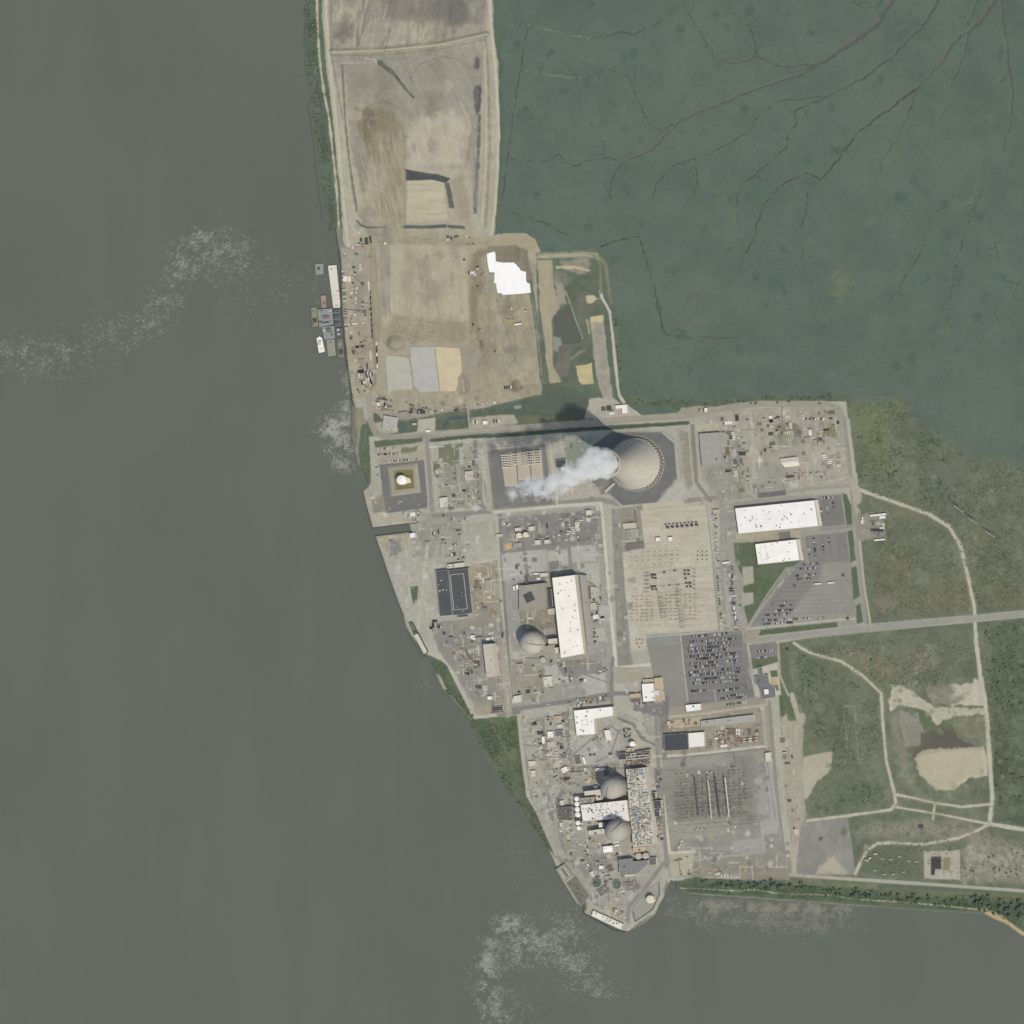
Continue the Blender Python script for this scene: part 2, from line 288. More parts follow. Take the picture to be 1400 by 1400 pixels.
P([(1218,975),(1230,968),(1240,1022),(1252,1070),(1270,1090),(1300,1092),(1260,1098),(1230,1060)], (150,144,124), soft=8, rough=7, rs=10, a=.55, tex=(10,9,4)); P([(1300,990),(1345,980),(1347,1015),(1310,1005)], (132,130,108), soft=6, rough=6, a=.6, tex=(9,9,4))
P([(1260,1001),(1280,997),(1303,996),(1308,1008),(1318,1014),(1340,1020),(1300,1025),(1250,1036),(1240,1027),(1258,1020)], (98,94,84), soft=1.5, rough=1, tex=(1,2,2), cls='pond', z=-1); P([(1250,1036),(1262,1026),(1300,1022),(1345,1020),(1350,1034),(1350,1060),(1325,1064),(1308,1078),(1282,1080),(1258,1060)], (184,173,150), soft=2.5, rough=2, tex=(2,3,3), z=1.5)
P([(1263,1164),(1313,1162),(1313,1203),(1264,1201)], (176,169,150), soft=1.5, rough=.7); P([(1273,1171),(1287,1171),(1287,1188),(1279,1188),(1278,1196),(1273,1196)], (70,70,68), soft=1); P([(1290,1172),(1300,1172),(1298,1190),(1289,1190)], (142,130,104), soft=3)
Bl(1184, 1160, 4, (150,146,126), soft=3); P([(1155,888),(1172,884),(1172,893),(1160,896)], (146,138,118), soft=4, rough=3, a=.7)
for p in ([(1155,965),(1168,966),(1170,985),(1173,1030),(1177,1045)], [(1153,968),(1157,1000),(1160,1028),(1173,1028)]): Ln(p, 2.4, (142,138,120), soft=2, rough=1.4, a=.85)
# marsh edge of the industrial land: rough bushes
Ln([(680,20),(684,95),(686,180),(683,240),(679,310)], 5, (70,90,74), soft=3, rough=2); Ln([(850,545),(900,552),(960,556),(1000,550),(1100,546),(1160,548)], 12, (72,92,72), soft=5, rough=3, tex=(5,6,3), cls='grassland')
# ---- spoil basins in the north-west
P([(440,-60),(671,-60),(676,50),(682,90),(683,180),(680,240),(678,300),(676,322),(640,345),(480,345),(466,330),(464,300),(455,220),(446,140),(436,70)], (176,167,145), soft=2, rough=1, tex=(4,5,5), cls='sandy_fill')
P([(452,-60),(668,-60),(666,44),(600,58),(525,66),(453,68)], (158,150,133), soft=3, rough=1, tex=(5,7,8), streak=(100, 6)); P([(510,-60),(655,-60),(650,30),(605,28),(560,45),(520,20)], (131,125,114), soft=16, rough=9, rs=20, streak=(105, 7), a=.9)
for x, y, r, c in ((475,20,16,(186,176,153)),(560,45,20,(178,169,148)),(580,40,14,(184,174,152)),(640,12,10,(180,170,150)),(470,45,12,(120,114,104)),(615,10,22,(118,114,108)),(630,18,13,(110,108,104))): Bl(x, y, r, c, soft=12, rough=6, streak=(100, 7), a=.85)
for p in ([(498,0),(490,40),(489,62)], [(505,0),(497,38),(490,64)], [(511,35),(505,45)], [(573,35),(571,60)], [(620,25),(619,48)], [(535,38),(522,62)]): Ln(p, 1.6, (116,112,102), soft=2, rough=.6, a=.8)
P([(455,74),(525,70),(605,62),(664,50),(662,130),(640,230),(560,232),(556,330),(500,320),(484,270),(470,160)], (160,153,136), soft=4, rough=2, tex=(4,6,8), streak=(75, 4)); Ln([(453,70),(525,68),(600,60),(666,46)], 8, (148,141,122), soft=3, streak=(-6,3), z=1.5, zw=4); Ln([(453,72),(525,69),(600,62),(666,47)], 1.5, (186,178,156), soft=1.5, z=.4)
Ln([(453,76),(530,75),(605,67),(664,54)], 1.3, (120,115,103), soft=1.5, rough=.6, a=.7)
P([(470,90),(540,110),(555,160),(500,140),(478,150)], (146,140,126), soft=14, rough=7, a=.8, streak=(70, 5)); P([(575,90),(655,70),(655,150),(600,180),(565,150)], (151,145,130), soft=22, rough=8, a=.8, streak=(60, 5))
P([(560,165),(620,150),(640,180),(632,225),(560,230),(552,190)], (190,180,157), soft=12, rough=5, a=.9, streak=(80, 3)); P([(484,145),(535,150),(555,180),(557,200),(545,225),(520,235),(505,210),(492,180)], (138,125,106), soft=7, rough=4, rs=9, streak=(84, 10), tex=(5,6,4)); P([(515,182),(550,180),(556,230),(552,330),(530,310),(518,240)], (165,151,128), soft=6, rough=3, streak=(84, 6))
P([(488,150),(512,150),(516,175),(496,178)], (122,112,97), soft=8, rough=4, streak=(15, 8)); P([(470,90),(480,200),(500,270),(494,300),(484,270),(472,200),(464,110)], (184,174,150), soft=5, rough=3, a=.8); Ln([(468,85),(472,160),(478,220),(488,288)], 2.5, (112,108,98), soft=2, rough=.9, a=.85, z=-.8)
P([(495,230),(520,230),(540,320),(498,300)], (172,160,138), soft=5, rough=2, streak=(80,4)); P([(557,238),(606,246),(612,300),(556,305)], (188,177,152), soft=3, rough=1, streak=(0,3))
for p, w in (([(466,86),(500,86)], 1.6), ([(500,80),(512,82),(517,88)], 2.6), ([(630,140),(642,165),(636,220)], 1.6)): Ln(p, w, (192,184,162), soft=2, rough=.8, a=.8)
Ln([(520,86),(532,95),(545,109),(556,123),(565,133)], (7, 4.5, 3.4), (70,86,72), soft=1.5, rough=.9, z=-1); P([(650,118),(658,116),(657,155),(652,158),(648,145)], (92,92,90), soft=3, rough=2, z=-.5); Bl(653, 85, 4, (104,102,96), soft=4, ry=9)
Ln([(656,158),(655,200),(652,240),(650,290)], (4, 4), (108,108,104), soft=2.5, rough=1.6, rs=5); Ln([(648,160),(647,230),(652,280)], 7, (148,142,130), soft=4, rough=2, a=.7)
P([(554,231),(575,235),(598,238),(617,244),(610,251),(590,246),(556,247)], (84,86,84), soft=1.5, rough=.8, cls='pond', z=-.8); P([(609,250),(615,250),(622,285),(614,284)], (96,98,92), soft=2, rough=1.2); P([(618,246),(634,238),(644,300),(628,300)], (160,148,126), soft=5, rough=2, a=.8)
for p, w in (([(489,302),(494,308),(502,311),(528,310.5)], 2.6), ([(549,310),(580,310.5),(609,309)], 4.4), ([(614,309.5),(634,311)], 4)): Ln(p, w, (74,86,80), soft=1.1, rough=.3, cls='ditch', z=-1)
Ln([(668,-60),(671,30),(676,80),(680,130),(682,190),(680,240),(677,290),(668,335)], 4, (192,183,161), soft=1.5, rough=.6, cls='path', z=.8); Ln([(664,50),(668,100),(670,200),(668,250),(664,310)], 3, (126,120,108), soft=3, rough=1.4, a=.6); Ln([(662,60),(664,150),(663,230),(658,300)], 5, (180,168,147), soft=3, rough=1, a=.8, z=1, zw=3)
Ln([(446,-60),(446,20),(450,80),(458,150),(465,225),(471,290),(477,340)], 4, (190,182,160), soft=1.5, rough=.6, cls='path', z=.8); Ln([(452,-60),(453,70),(462,125),(473,180),(483,260)], 2, (122,117,106), soft=2, rough=.8, a=.7)
P([(417,-60),(443,-60),(441,20),(446,85),(455,160),(462,230),(468,290),(470,340),(462,340),(446,285),(434,205),(424,140),(415,60)], (72,94,78), soft=1.5, rough=1, tex=(5,7,4), cls='grassland'); Ln([(434,-60),(434,20),(437,80),(444,130),(451,165),(455,205),(459,240),(462,280),(465,330)], (3.6, 3, 2.6, 3), (190,178,150), soft=1.5, rough=1.2, tex=(6,8,3), cls='path')
Ln([(428,82),(432,100),(438,118)], 2, (130,132,112), soft=2, rough=1.5, a=.8); P([(424,110),(432,112),(438,160),(430,170)], (112,114,102), soft=4, rough=3, a=.7, tex=(8,9,4)); P([(458,312),(468,312),(471,342),(463,343)], (130,128,114), soft=2, rough=1.2)
# ---- lower fill, laydown and covered field
P([(466,338),(672,322),(690,319),(720,319),(732,328),(740,345),(734,380),(737,440),(741,540),(720,543),(660,558),(560,570),(505,575),(486,556),(478,515),(470,430)], (168,157,136), soft=1.5, rough=.8, tex=(4,5,5), cls='sandy_fill')
P([(512,335),(638,333),(641,400),(640,448),(600,452),(525,448),(516,400)], (181,170,147), soft=4, rough=1.5, tex=(3,4,4), streak=(84, 4)); P([(518,330),(530,325),(533,425),(530,436),(521,430)], (150,143,129), soft=4, rough=2, streak=(86, 6)); Ln([(532,320),(533,380),(533,432)], 1.2, (122,116,104), soft=1.5, a=.7); P([(535,430),(640,440),(640,468),(525,465)], (161,149,126), soft=6, rough=3, tex=(7,6,4))
P([(536,318),(545,250),(552,315),(660,325),(660,332),(520,335)], (172,158,134), soft=3, rough=1.5, a=.8); Ln([(500,330),(540,325),(600,334),(668,333)], 5, (166,151,128), soft=4, a=.7); Ln([(575,345),(590,400),(601,430)], 1.5, (168,158,136), soft=2, a=.7)
P([(645,345),(665,338),(662,400),(655,470),(643,470)], (146,134,113), soft=6, rough=3, tex=(5,7,4)); P([(662,344),(672,336),(705,334),(720,340),(726,368),(730,388),(722,390),(700,375),(668,375)], (129,119,102), soft=3, rough=2, tex=(4,5,4)); P([(690,320),(722,320),(733,335),(728,345),(705,335),(675,336)], (172,156,132), soft=3, rough=1.5)
P([(655,405),(730,400),(738,470),(740,538),(690,550),(650,545),(645,470)], (166,153,131), soft=6, rough=2, tex=(4,6,6), streak=(70, 4)); P([(688,475),(715,475),(718,505),(690,508)], (152,144,124), soft=14, rough=8, a=.9, streak=(45,5)); Ln([(648,410),(650,435),(655,460)], 8, (136,124,106), soft=5, rough=2.5, a=.8); Ln([(668,445),(672,470),(655,500)], 5, (148,137,117), soft=4, rough=2, a=.7)
Bl(706, 527, 8, (116,106,92), soft=4, rough=1.5, z=2.5, zw=8); Bl(704, 491, 2.2, (88,88,78), soft=4, ry=5); Ln([(662,455),(660,480)], 4, (134,124,108), soft=3, a=.7); Ln([(676,448),(677,475)], 4, (140,130,112), soft=3, a=.7)
P([(632,510),(642,512),(645,540),(628,540)], (152,140,122), soft=4, rough=2); P([(628,475),(650,470),(648,520),(634,512)], (150,143,128), soft=4, rough=2, a=.8)
Bl(541, 470, 14, (138,130,112), soft=4, rough=3, ry=12, z=3, zw=9, tex=(8,8,4)); Bl(543, 470, 6, (160,152,130), soft=4, rough=3); Bl(553, 524, 5, (116,112,106), soft=3, rough=1); Bl(500, 483, 17, (160,148,128), soft=5, rough=3, ry=13, tex=(7,8,4))
P([(505,338),(515,336),(522,440),(518,470),(508,470)], (158,145,124), soft=3, rough=1.2, cls='path', streak=(86,4)); Ln([(511,455),(514,500),(513,525),(507,532),(500,528),(496,500),(487,480)], 3.6, (146,136,118), soft=2, cls='path'); Ln([(496,478),(511,466)], 2.5, (150,140,122), soft=2)
P([(478,345),(500,345),(506,440),(488,440)], (161,154,137), soft=3, rough=2, tex=(6,8,4)); P([(484,395),(497,395),(499,420),(486,422)], (146,142,124), soft=2); P([(499,505),(512,505),(510,525),(502,526)], (172,164,146), soft=2, rough=1)
P([(508,558),(560,565),(640,555),(642,562),(600,575),(540,575)], (150,143,130), soft=5, rough=3, tex=(7,8,4)); P([(482,545),(500,545),(508,575),(498,575)], (172,165,150), soft=3, rough=1)
P([(507,563),(520,568),(523,576),(513,580),(507,575)], (72,92,72), soft=2, rough=1, cls='grassland'); P([(555,575),(585,570),(600,565),(640,560),(641,585),(600,590),(555,592)], (74,93,72), soft=2, rough=1.2, tex=(5,6,3), cls='grassland'); P([(572,574),(596,571),(595,592),(571,592)], (180,173,154), soft=1.2, rough=.4, cls='pavement'); Ln([(607,585),(614,572),(640,570)], 4, (78,84,88), soft=2, rough=.6)
P([(508,580),(530,575),(545,585),(545,592),(515,594)], (172,163,142), soft=2, rough=1); P([(480,560),(497,555),(505,590),(495,610),(492,640),(485,615)], (150,143,122), soft=3, rough=2); P([(495,580),(505,580),(512,600),(508,650),(503,660),(492,635),(490,612)], (72,92,68), soft=2, rough=1.3, tex=(6,7,3), cls='grassland'); P([(478,552),(486,556),(490,610),(483,615),(479,590)], (120,118,106), soft=3, rough=2)
# pond corner
P([(733,345),(815,340),(828,350),(832,400),(845,440),(852,545),(820,560),(745,545),(738,420)], (76,96,78), soft=2, rough=1.3, tex=(5,6,4), cls='grassland'); P([(736,356),(755,356),(758,395),(765,420),(755,435),(756,500),(768,522),(752,525),(745,470),(738,420)], (173,158,135), soft=2, rough=1.2, streak=(86,3), cls='sandy_fill'); P([(760,378),(772,392),(775,415),(762,420),(760,398)], (150,145,128), soft=3, rough=2)
P([(735,346),(800,344),(818,346),(822,356),(812,352),(735,354)], (150,150,124), soft=2, rough=1.2); Ln([(736,351),(795,348),(806,350)], 2.2, (176,168,140), soft=1.6, rough=.6, cls='path'); P([(765,357),(800,352),(806,360),(805,374),(790,374),(770,370)], (146,140,122), soft=3, rough=2.5, tex=(6,8,3)); Ln([(762,365),(790,366),(806,370)], 3.5, (190,176,142), soft=2, rough=1.2)
P([(755,372),(775,372),(782,385),(770,392),(758,385)], (124,122,108), soft=5, rough=3, a=.8); P([(790,405),(808,400),(815,420),(800,430),(792,425)], (112,112,100), soft=5, rough=3); P([(757,432),(775,417),(779,415),(786,440),(796,458),(793,467),(782,470),(770,470),(766,462),(757,458)], (96,98,90), soft=1.2, rough=.5, tex=(1,1,2), cls='pond', flat=.7)
P([(756,460),(766,462),(768,472),(764,482),(756,478)], (140,142,128), soft=2, rough=1); P([(764,474),(770,470),(783,472),(781,490),(778,512),(766,516),(760,505)], (116,114,104), soft=2.5, rough=1.5, tex=(3,5,3)); Ln([(774,398),(783,425),(797,463)], 1.5, (166,158,136), soft=1.3); Ln([(782,490),(792,482),(800,478)], 3, (130,124,110), soft=2, rough=1)
P([(789,501),(809,497),(812,524),(796,527),(791,520)], (196,176,138), soft=1.5, rough=1, tex=(4,6,4)); P([(807,433),(825,431),(829,470),(834,510),(838,544),(826,546),(818,525),(811,480)], (164,157,138), soft=2, rough=1, tex=(6,7,4), streak=(84,3), cls='ground'); P([(807,433),(825,431),(825,440),(808,441)], (196,180,144), soft=2, rough=1); Ln([(803,438),(806,455)], 2.4, (176,166,132), soft=2, rough=1)
P([(801,405),(812,404),(820,408),(812,413),(803,414)], (192,180,148), soft=2, rough=1.4); Ln([(821,398),(824,408),(834,426),(838,460),(842,500),(845,528),(847,540),(856,555),(875,568),(885,575)], (3.6, 4, 4), (186,182,166), soft=1.3, rough=.5, cls='path'); Ln([(812,350),(821,362),(822,400)], 3, (124,130,104), soft=2, rough=.8); Ln([(822,352),(829,365),(833,400),(836,412)], 4, (128,124,100), soft=3, rough=1.2)
for off, w, c in ((0, 6, (74,94,76)), (0, 1.6, (128,132,116))): Ln([(725 + off, 386), (732, 430), (738, 480), (742, 520), (750, 528)], w, c, soft=1.4, rough=.6, cls='ditch' if w > 2 else None)
P([(648,562),(700,556),(722,543),(745,538),(745,526),(786,530),(806,548),(812,560),(810,572),(780,577),(725,578),(704,565),(648,572)], (70,90,72), soft=1.6, rough=1.2, tex=(5,6,3), cls='grassland'); P([(722,545),(745,541),(770,541),(798,540),(806,552),(808,568),(790,575),(770,568),(723,565)], (93,101,89), soft=1.5, rough=.8, tex=(1,1.5,3), cls='pond', flat=.8, raw=True); Ln([(705,557),(711,556)], 5, (138,152,144), soft=2); P([(706,568),(790,570),(775,578),(710,580)], (110,112,90), soft=4, rough=3)
P([(644,571),(675,568),(703,567),(709,579),(680,583),(644,586)], (172,164,146), soft=1.8, rough=1, tex=(6,7,4), cls='ground')
Ln([(640,560),(643,588)], 2.4, (170,162,142), soft=1.4)
# ---- the plant platform
P([(505,597),(580,590),(720,580),(860,570),(950,562),(1000,552),(1100,548),(1157,549),(1166,610),(1174,700),(1186,858),(1060,880),(1066,960),(1075,1100),(1085,1192),(1075,1200),(916,1204),(908,1230),(895,1250),(857,1274),(797,1247),(800,1232),(790,1236),(771,1207),(757,1176),(730,1110),(720,1080),(708,978),(650,983),(627,940),(608,905),(580,893),(556,858),(540,815),(512,733),(496,672),(508,660)], (167,164,149), soft=1.5, rough=.6, tex=(4,5,5), cls='ground')
P([(860,556),(880,575),(845,575),(800,572),(806,545),(838,545)], (176,168,150), soft=2, rough=1.5, tex=(5,6,4), cls='ground'); P([(925,568),(932,558),(955,555),(978,556),(980,566)], (160,152,134), soft=2, rough=1)
Ln([(505,545),(507,575),(514,592),(528,598),(560,598),(582,595),(700,587),(780,581),(860,573),(935,569),(980,564),(1000,556),(1040,552),(1130,553),(1146,558),(1154,575)], 8.5, (158,151,135), soft=1.6, tex=(3,3,4), cls='road'); Ln([(585,593),(700,586),(780,580),(860,572),(935,568)], 3, (168,158,141), soft=2)
Ln([(1154,572),(1160,620),(1164,660),(1168,700),(1176,780),(1184,857)], 5.5, (146,142,131), soft=1.4, cls='road'); Ln([(1160,575),(1168,640),(1172,660)], 4, (178,168,150), soft=2, rough=1); Ln([(1176,735),(1182,800),(1190,857)], 2.2, (182,172,152), soft=1.4)
Ln([(590,602),(640,597),(700,594),(780,588),(860,583),(940,578)], (5, 6, 5), (68,84,70), soft=1.6, rough=.6, cls='ditch', z=-1, zw=3); P([(512,603),(578,598),(579,608),(560,613),(513,613)], (72,92,74), soft=1.5, rough=.8, cls='grassland')
P([(513,612),(580,604),(582,632),(515,640)], (172,162,143), soft=2, rough=1, tex=(5,6,4)); P([(550,612),(572,610),(570,618),(548,620)], (124,124,98), soft=2, rough=1)
Ln([(584,600),(587,640),(591,695),(593,705)], 5.5, (140,137,126), soft=1.3, cls='road'); Ln([(580,640),(584,690)], 1.6, (92,94,88), soft=1.3); Ln([(591,605),(597,690)], 1.6, (184,175,154), soft=1.3)
P([(519,635),(580,629),(584,694),(528,702),(524,680)], (112,112,108), soft=1.3, rough=.5, tex=(2,3,4), cls='pavement'); P([(530,638),(571,633),(576,673),(535,679)], (160,154,135), soft=1.2, z=1.8, zw=3); P([(538.5,643),(565,641.5),(567,667),(541,670)], (126,112,80), soft=1.2, tex=(4,4,2), z=-1.2, zw=2)
P([(497,672),(518,668),(527,703),(560,708),(558,716),(511,722)], (172,163,143), soft=2, rough=1, tex=(5,6,4)); P([(508,680),(524,678),(530,700),(512,702)], (146,139,123), soft=3, rough=2); P([(555,708),(575,702),(640,700),(640,760),(565,765),(560,727)], (154,151,138), soft=3, rough=2, tex=(5,7,5))
P([(516,736),(556,729),(560,745),(530,755)], (172,161,136), soft=3, rough=1.5); P([(528,742),(548,738),(550,752),(534,760)], (132,132,126), soft=4, rough=2.5); P([(533,765),(575,745),(578,800),(555,810)], (162,160,146), soft=3, rough=2, tex=(5,7,5)); Ln([(531,764),(550,756),(567,747)], 1.4, (184,176,152), soft=1.1)
P([(561,802),(572,801),(571,824),(565,825)], (70,92,66), soft=1.3, rough=.5, cls='grassland'); Ln([(585,746),(580,790),(575,830),(571,862)], 4.6, (182,176,158), soft=1.3, cls='path'); Ln([(566,860),(585,890),(603,900),(613,908),(630,945),(649,981)], 4.2, (188,180,160), soft=1.3, cls='path'); Ln([(649,981),(682,977)], 3.6, (186,178,158), soft=1.2, cls='path'); Ln([(682,977),(710,974)], 5, (128,126,116), soft=1.4)
P([(586,905),(604,903),(612,912),(648,984),(708,979),(716,1060),(724,1090),(760,1172),(742,1152),(716,1117),(692,1080),(656,1020),(642,990),(612,950),(599,934)], (72,93,70), soft=1.6, rough=1, tex=(5,7,5), cls='grassland'); P([(668,984),(706,982),(712,1050),(700,1050)], (92,104,72), soft=8, rough=4, a=.8); Ln([(673,992),(686,1015),(694,1030)], 2, (150,144,108), soft=1.5, rough=.8); P([(598,922),(604,925),(612,942),(606,945)], (170,158,138), soft=2, rough=1.2); Ln([(615,950),(640,978),(650,990)], 1.3, (130,132,114), soft=1.2, rough=.7)
Ln([(709,978),(713,1020),(718,1060),(722,1088),(735,1110),(757,1150),(767,1172)], 3.8, (180,173,155), soft=1.3, cls='path'); Ln([(716,980),(722,1050),(728,1090),(772,1165)], 4.5, (138,134,120), soft=1.6)
P([(737,1060),(746,1065),(740,1105),(733,1080)], (124,122,104), soft=4, rough=2.5); P([(722,1040),(734,1040),(734,1075),(724,1080)], (176,165,144), soft=2, rough=1.5)
P([(600,610),(612,607),(646,606),(642,612),(628,612),(628,634),(612,640),(600,630)], (104,110,84), soft=1.6, rough=.6, cls='grassland'); P([(592,630),(598,630),(603,640),(600,655),(594,650)], (110,112,88), soft=2, rough=1); P([(612,672),(620,672),(622,696),(614,698),(610,690)], (84,96,82), soft=2, rough=1, cls='grassland')
P([(600,640),(652,632),(660,690),(606,694)], (150,146,132), soft=3, rough=2, tex=(6,8,4)); P([(632,606),(648,604),(648,636),(636,640)], (160,154,138), soft=2, rough=1)
Ln([(650,604),(652,640),(658,690),(668,700)], 6, (132,131,122), soft=1.5, cls='road'); Ln([(593,705),(640,702),(672,698),(740,690),(822,683),(850,690),(900,690),(940,684),(985,680)], 6.5, (138,135,125), soft=1.5, cls='road'); P([(632,710),(672,705),(678,760),(638,768)], (168,165,149), soft=1.5, rough=.7, tex=(3,5,3)); P([(636,716),(668,712),(670,738),(638,742)], (162,160,144), soft=1.4)
P([(640,770),(680,763),(686,845),(650,850)], (160,147,127), soft=2, rough=1, tex=(5,6,5)); Ln([(633,773),(680,764)], 3.6, (186,178,160), soft=1.2); Ln([(585,775),(612,772)], 3, (176,168,150), soft=1.2)
P([(596,850),(650,846),(690,845),(700,970),(655,975),(625,925),(600,890)], (141,138,127), soft=2, rough=1, tex=(6,7,5), cls='pavement'); P([(690,860),(700,980),(692,982),(684,890)], (165,155,135), soft=2, rough=1); Ln([(625,895),(655,886)], 3.4, (174,166,148), soft=1.5); P([(618,848),(690,842),(690,850),(630,862)], (150,143,126), soft=3, rough=2); P([(645,968),(690,960),(690,975),(655,978)], (168,152,130), soft=2, rough=1); P([(590,866),(640,858),(640,880),(620,895),(600,885)], (136,133,124), soft=3, rough=2)
P([(671,968),(688,966),(689,973),(672,975)], (92,92,88), soft=1.2)
# storage pads square
P([(662,611),(752,602),(758,640),(764,692),(672,700)], (190,181,161), soft=1.2, cls='path'); P([(666,616),(747,607),(753,650),(760,690),(674,697)], (150,142,126), soft=1.2); P([(668,618),(745,609.5),(756,689),(676,695)], (120,120,115), soft=1.2, tex=(2,3,4), cls='pavement'); P([(684,620),(742,613),(745,656),(692,666)], (134,132,124), soft=1.3)
# tower apron
P([(838,589),(908,588),(928,604),(933,652),(900,690),(850,694),(834,680),(808,660),(800,612)], (158,156,144), soft=2, rough=1); P([(905,591),(909,593),(924,605),(930,652),(926,655),(921,607)], (180,176,162), soft=1.2); P([(836,591),(904,591),(922,606),(926,654),(898,687),(852,691),(836,677),(805,655),(802,615)], (115,117,114), soft=1.3, tex=(2,4,5), cls='pavement'); P([(898,688),(926,655),(945,655),(940,685)], (170,168,156), soft=5, rough=3, tex=(4,6,4)); P([(846,692),(935,684),(936,690),(850,698)], (186,176,155), soft=1.6)
P([(775,600),(800,596),(815,600),(800,640),(770,640)], (120,128,110), soft=8, rough=4); P([(930,590),(945,590),(955,660),(940,670),(932,640)], (150,143,128), soft=5, rough=3, tex=(6,8,4)); P([(815,660),(832,655),(838,672),(822,676)], (128,126,116), soft=2)
Ln([(947,582),(950,620),(953,660),(972,685)], (5, 4), (130,128,117), soft=1.4, cls='road'); Ln([(942,590),(946,640),(950,668),(968,690)], 1.6, (186,176,154), soft=1.2)
# north-east yard
P([(955,568),(1000,560),(1135,556),(1150,570),(1162,660),(1060,675),(985,685),(960,655),(952,590)], (168,160,143), soft=2, rough=1, tex=(5,7,6)); P([(952,582),(982,578),(984,590),(955,593)], (182,170,147), soft=1.5); P([(985,620),(1010,600),(1020,675),(985,690),(960,645)], (146,143,131), soft=6, rough=3, tex=(5,7,4)); P([(1060,578),(1095,582),(1090,610),(1065,608)], (146,142,120), soft=8, rough=5, tex=(7,9,4)); P([(1035,625),(1075,640),(1075,670),(1038,675)], (152,148,136), soft=6, rough=3); Bl(1136, 590, 8, (132,126,98), soft=6, rough=4)
P([(1080,660),(1145,648),(1160,660),(1120,672)], (170,162,146), soft=4, rough=2); Ln([(990,682),(1040,678),(1110,668),(1160,664)], 4.5, (150,146,134), soft=1.4, cls='road'); P([(1036,674),(1074,670),(1075,677),(1037,681)], (112,112,108), soft=1.2); Ln([(1008,600),(1012,680)], 5, (138,135,124), soft=3, a=.8); Ln([(1028,565),(1032,680)], 4, (176,168,150), soft=3, rough=1.5)
# beige switchyard and gravel lanes
P([(836,696),(878,690),(884,748),(852,755),(862,890),(868,915),(845,912)], (139,137,126), soft=1.5, rough=.6, tex=(3,4,4), streak=(86,4)); P([(848,700),(876,696),(880,748),(852,752)], (146,142,130), soft=1.5, rough=.6, tex=(4,6,4)); P([(856,742),(880,739),(882,749),(857,752)], (118,117,109), soft=1.3); Ln([(868,697),(874,745)], 2.6, (112,112,102), soft=1.5)
P([(876,698),(966,690),(975,760),(984,862),(884,868),(884,888),(864,890),(858,840),(851,756),(882,750)], (189,179,161), soft=1.3, rough=.4, tex=(3.5,4,4), streak=(-4,4), cls='gravel_yard')
Ln([(822,690),(827,740),(833,810),(843,913),(893,908)], 4, (196,190,174), soft=1.2, cls='path'); Ln([(820,700),(826,790),(836,905)], 4, (152,140,121), soft=2, rough=.8, tex=(6,7,3)); Ln([(677,700),(760,692),(822,688)], 4.4, (194,187,170), soft=1.2, cls='path'); Ln([(968,692),(977,770),(985,860)], 1.8, (188,176,154), soft=1.2)
Ln([(985,690),(988,720),(986,760),(992,862)], 6, (150,148,137), soft=1.6, cls='road'); Ln([(996,745),(1002,800),(1008,862)], 5, (112,112,108), soft=2.5, rough=1, a=.85); Ln([(1005,770),(1012,862)], 1.6, (184,175,152), soft=1.2); Ln([(976,770),(984,860)], 5, (172,162,143), soft=2); Ln([(1012,765),(1016,820),(1018,862)], 4, (160,156,142), soft=1.6)
# warehouses district
P([(985,690),(1050,680),(1155,674),(1170,720),(1180,855),(1020,870),(1000,862)], (152,149,138), soft=2, tex=(3,4,3)); P([(1003,742),(1033,739),(1038,772),(1094,766),(1096,770),(1078,776),(1023,855),(1018,830),(1016,790),(1006,768)], (72,94,68), soft=1.4, rough=.5, tex=(4,5,3), cls='grassland')
for y, h in ((788, 13), (820, 9)): P([(1015, y - h), (1030, y - h - 1), (1031, y + h - 4), (1016, y + h)], (172,165,149), soft=1.4, rough=.4)
P([(1119,679),(1150,676),(1156,717),(1122,721)], (122,120,114), soft=1.3, cls='parking_lot'); P([(1102,733),(1157,727),(1162,770),(1093,771)], (128,126,119), soft=1.3, cls='parking_lot'); P([(1093,768),(1163,768),(1170,842),(1040,855),(1026,857),(1075,786)], (140,138,127), soft=1.3, tex=(2,3,4), streak=(-2,3), cls='parking_lot'); P([(1093,770),(1125,768),(1120,790),(1080,840),(1040,852),(1030,852)], (124,123,117), soft=5, a=.9)
Ln([(1076,776),(1048,815),(1023,857)], 2.4, (156,154,140), soft=1.2); Ln([(1022,860),(1150,847),(1172,846)], 1.8, (190,183,164), soft=1.2); Ln([(1122,724),(1165,720)], 4.5, (140,137,127), soft=1.3, cls='road'); Ln([(1098,735),(1104,768)], 5, (144,139,127), soft=1.4)
for p in ([(1152,674),(1158,676),(1164,690),(1166,717),(1158,718)], [(1159,726),(1166,724),(1170,765),(1163,770)], [(1164,776),(1171,774),(1176,815),(1167,820)], [(1170,828),(1177,824),(1180,850),(1172,853)], [(1040,861),(1145,850),(1146,858),(1038,869)]): P(p, (72,93,68), soft=1.4, rough=.5, cls='grassland')
P([(1008,731),(1040,728),(1095,724),(1095,736),(1033,742),(1005,742)], (168,159,138), soft=2, rough=1, tex=(5,6,3)); P([(1064,728),(1080,726),(1082,736),(1066,738)], (118,117,112), soft=1.2)
Ln([(985,878),(1060,872),(1183,859),(1333,846),(1460,834)], 9, (150,148,138), soft=1.4, cls='road'); Ln([(1020,872),(1183,854),(1333,841),(1460,829)], 1.4, (168,163,148), soft=1.4); Ln([(1060,877),(1183,864),(1333,850),(1460,838)], 1.2, (166,160,144), soft=1.4)
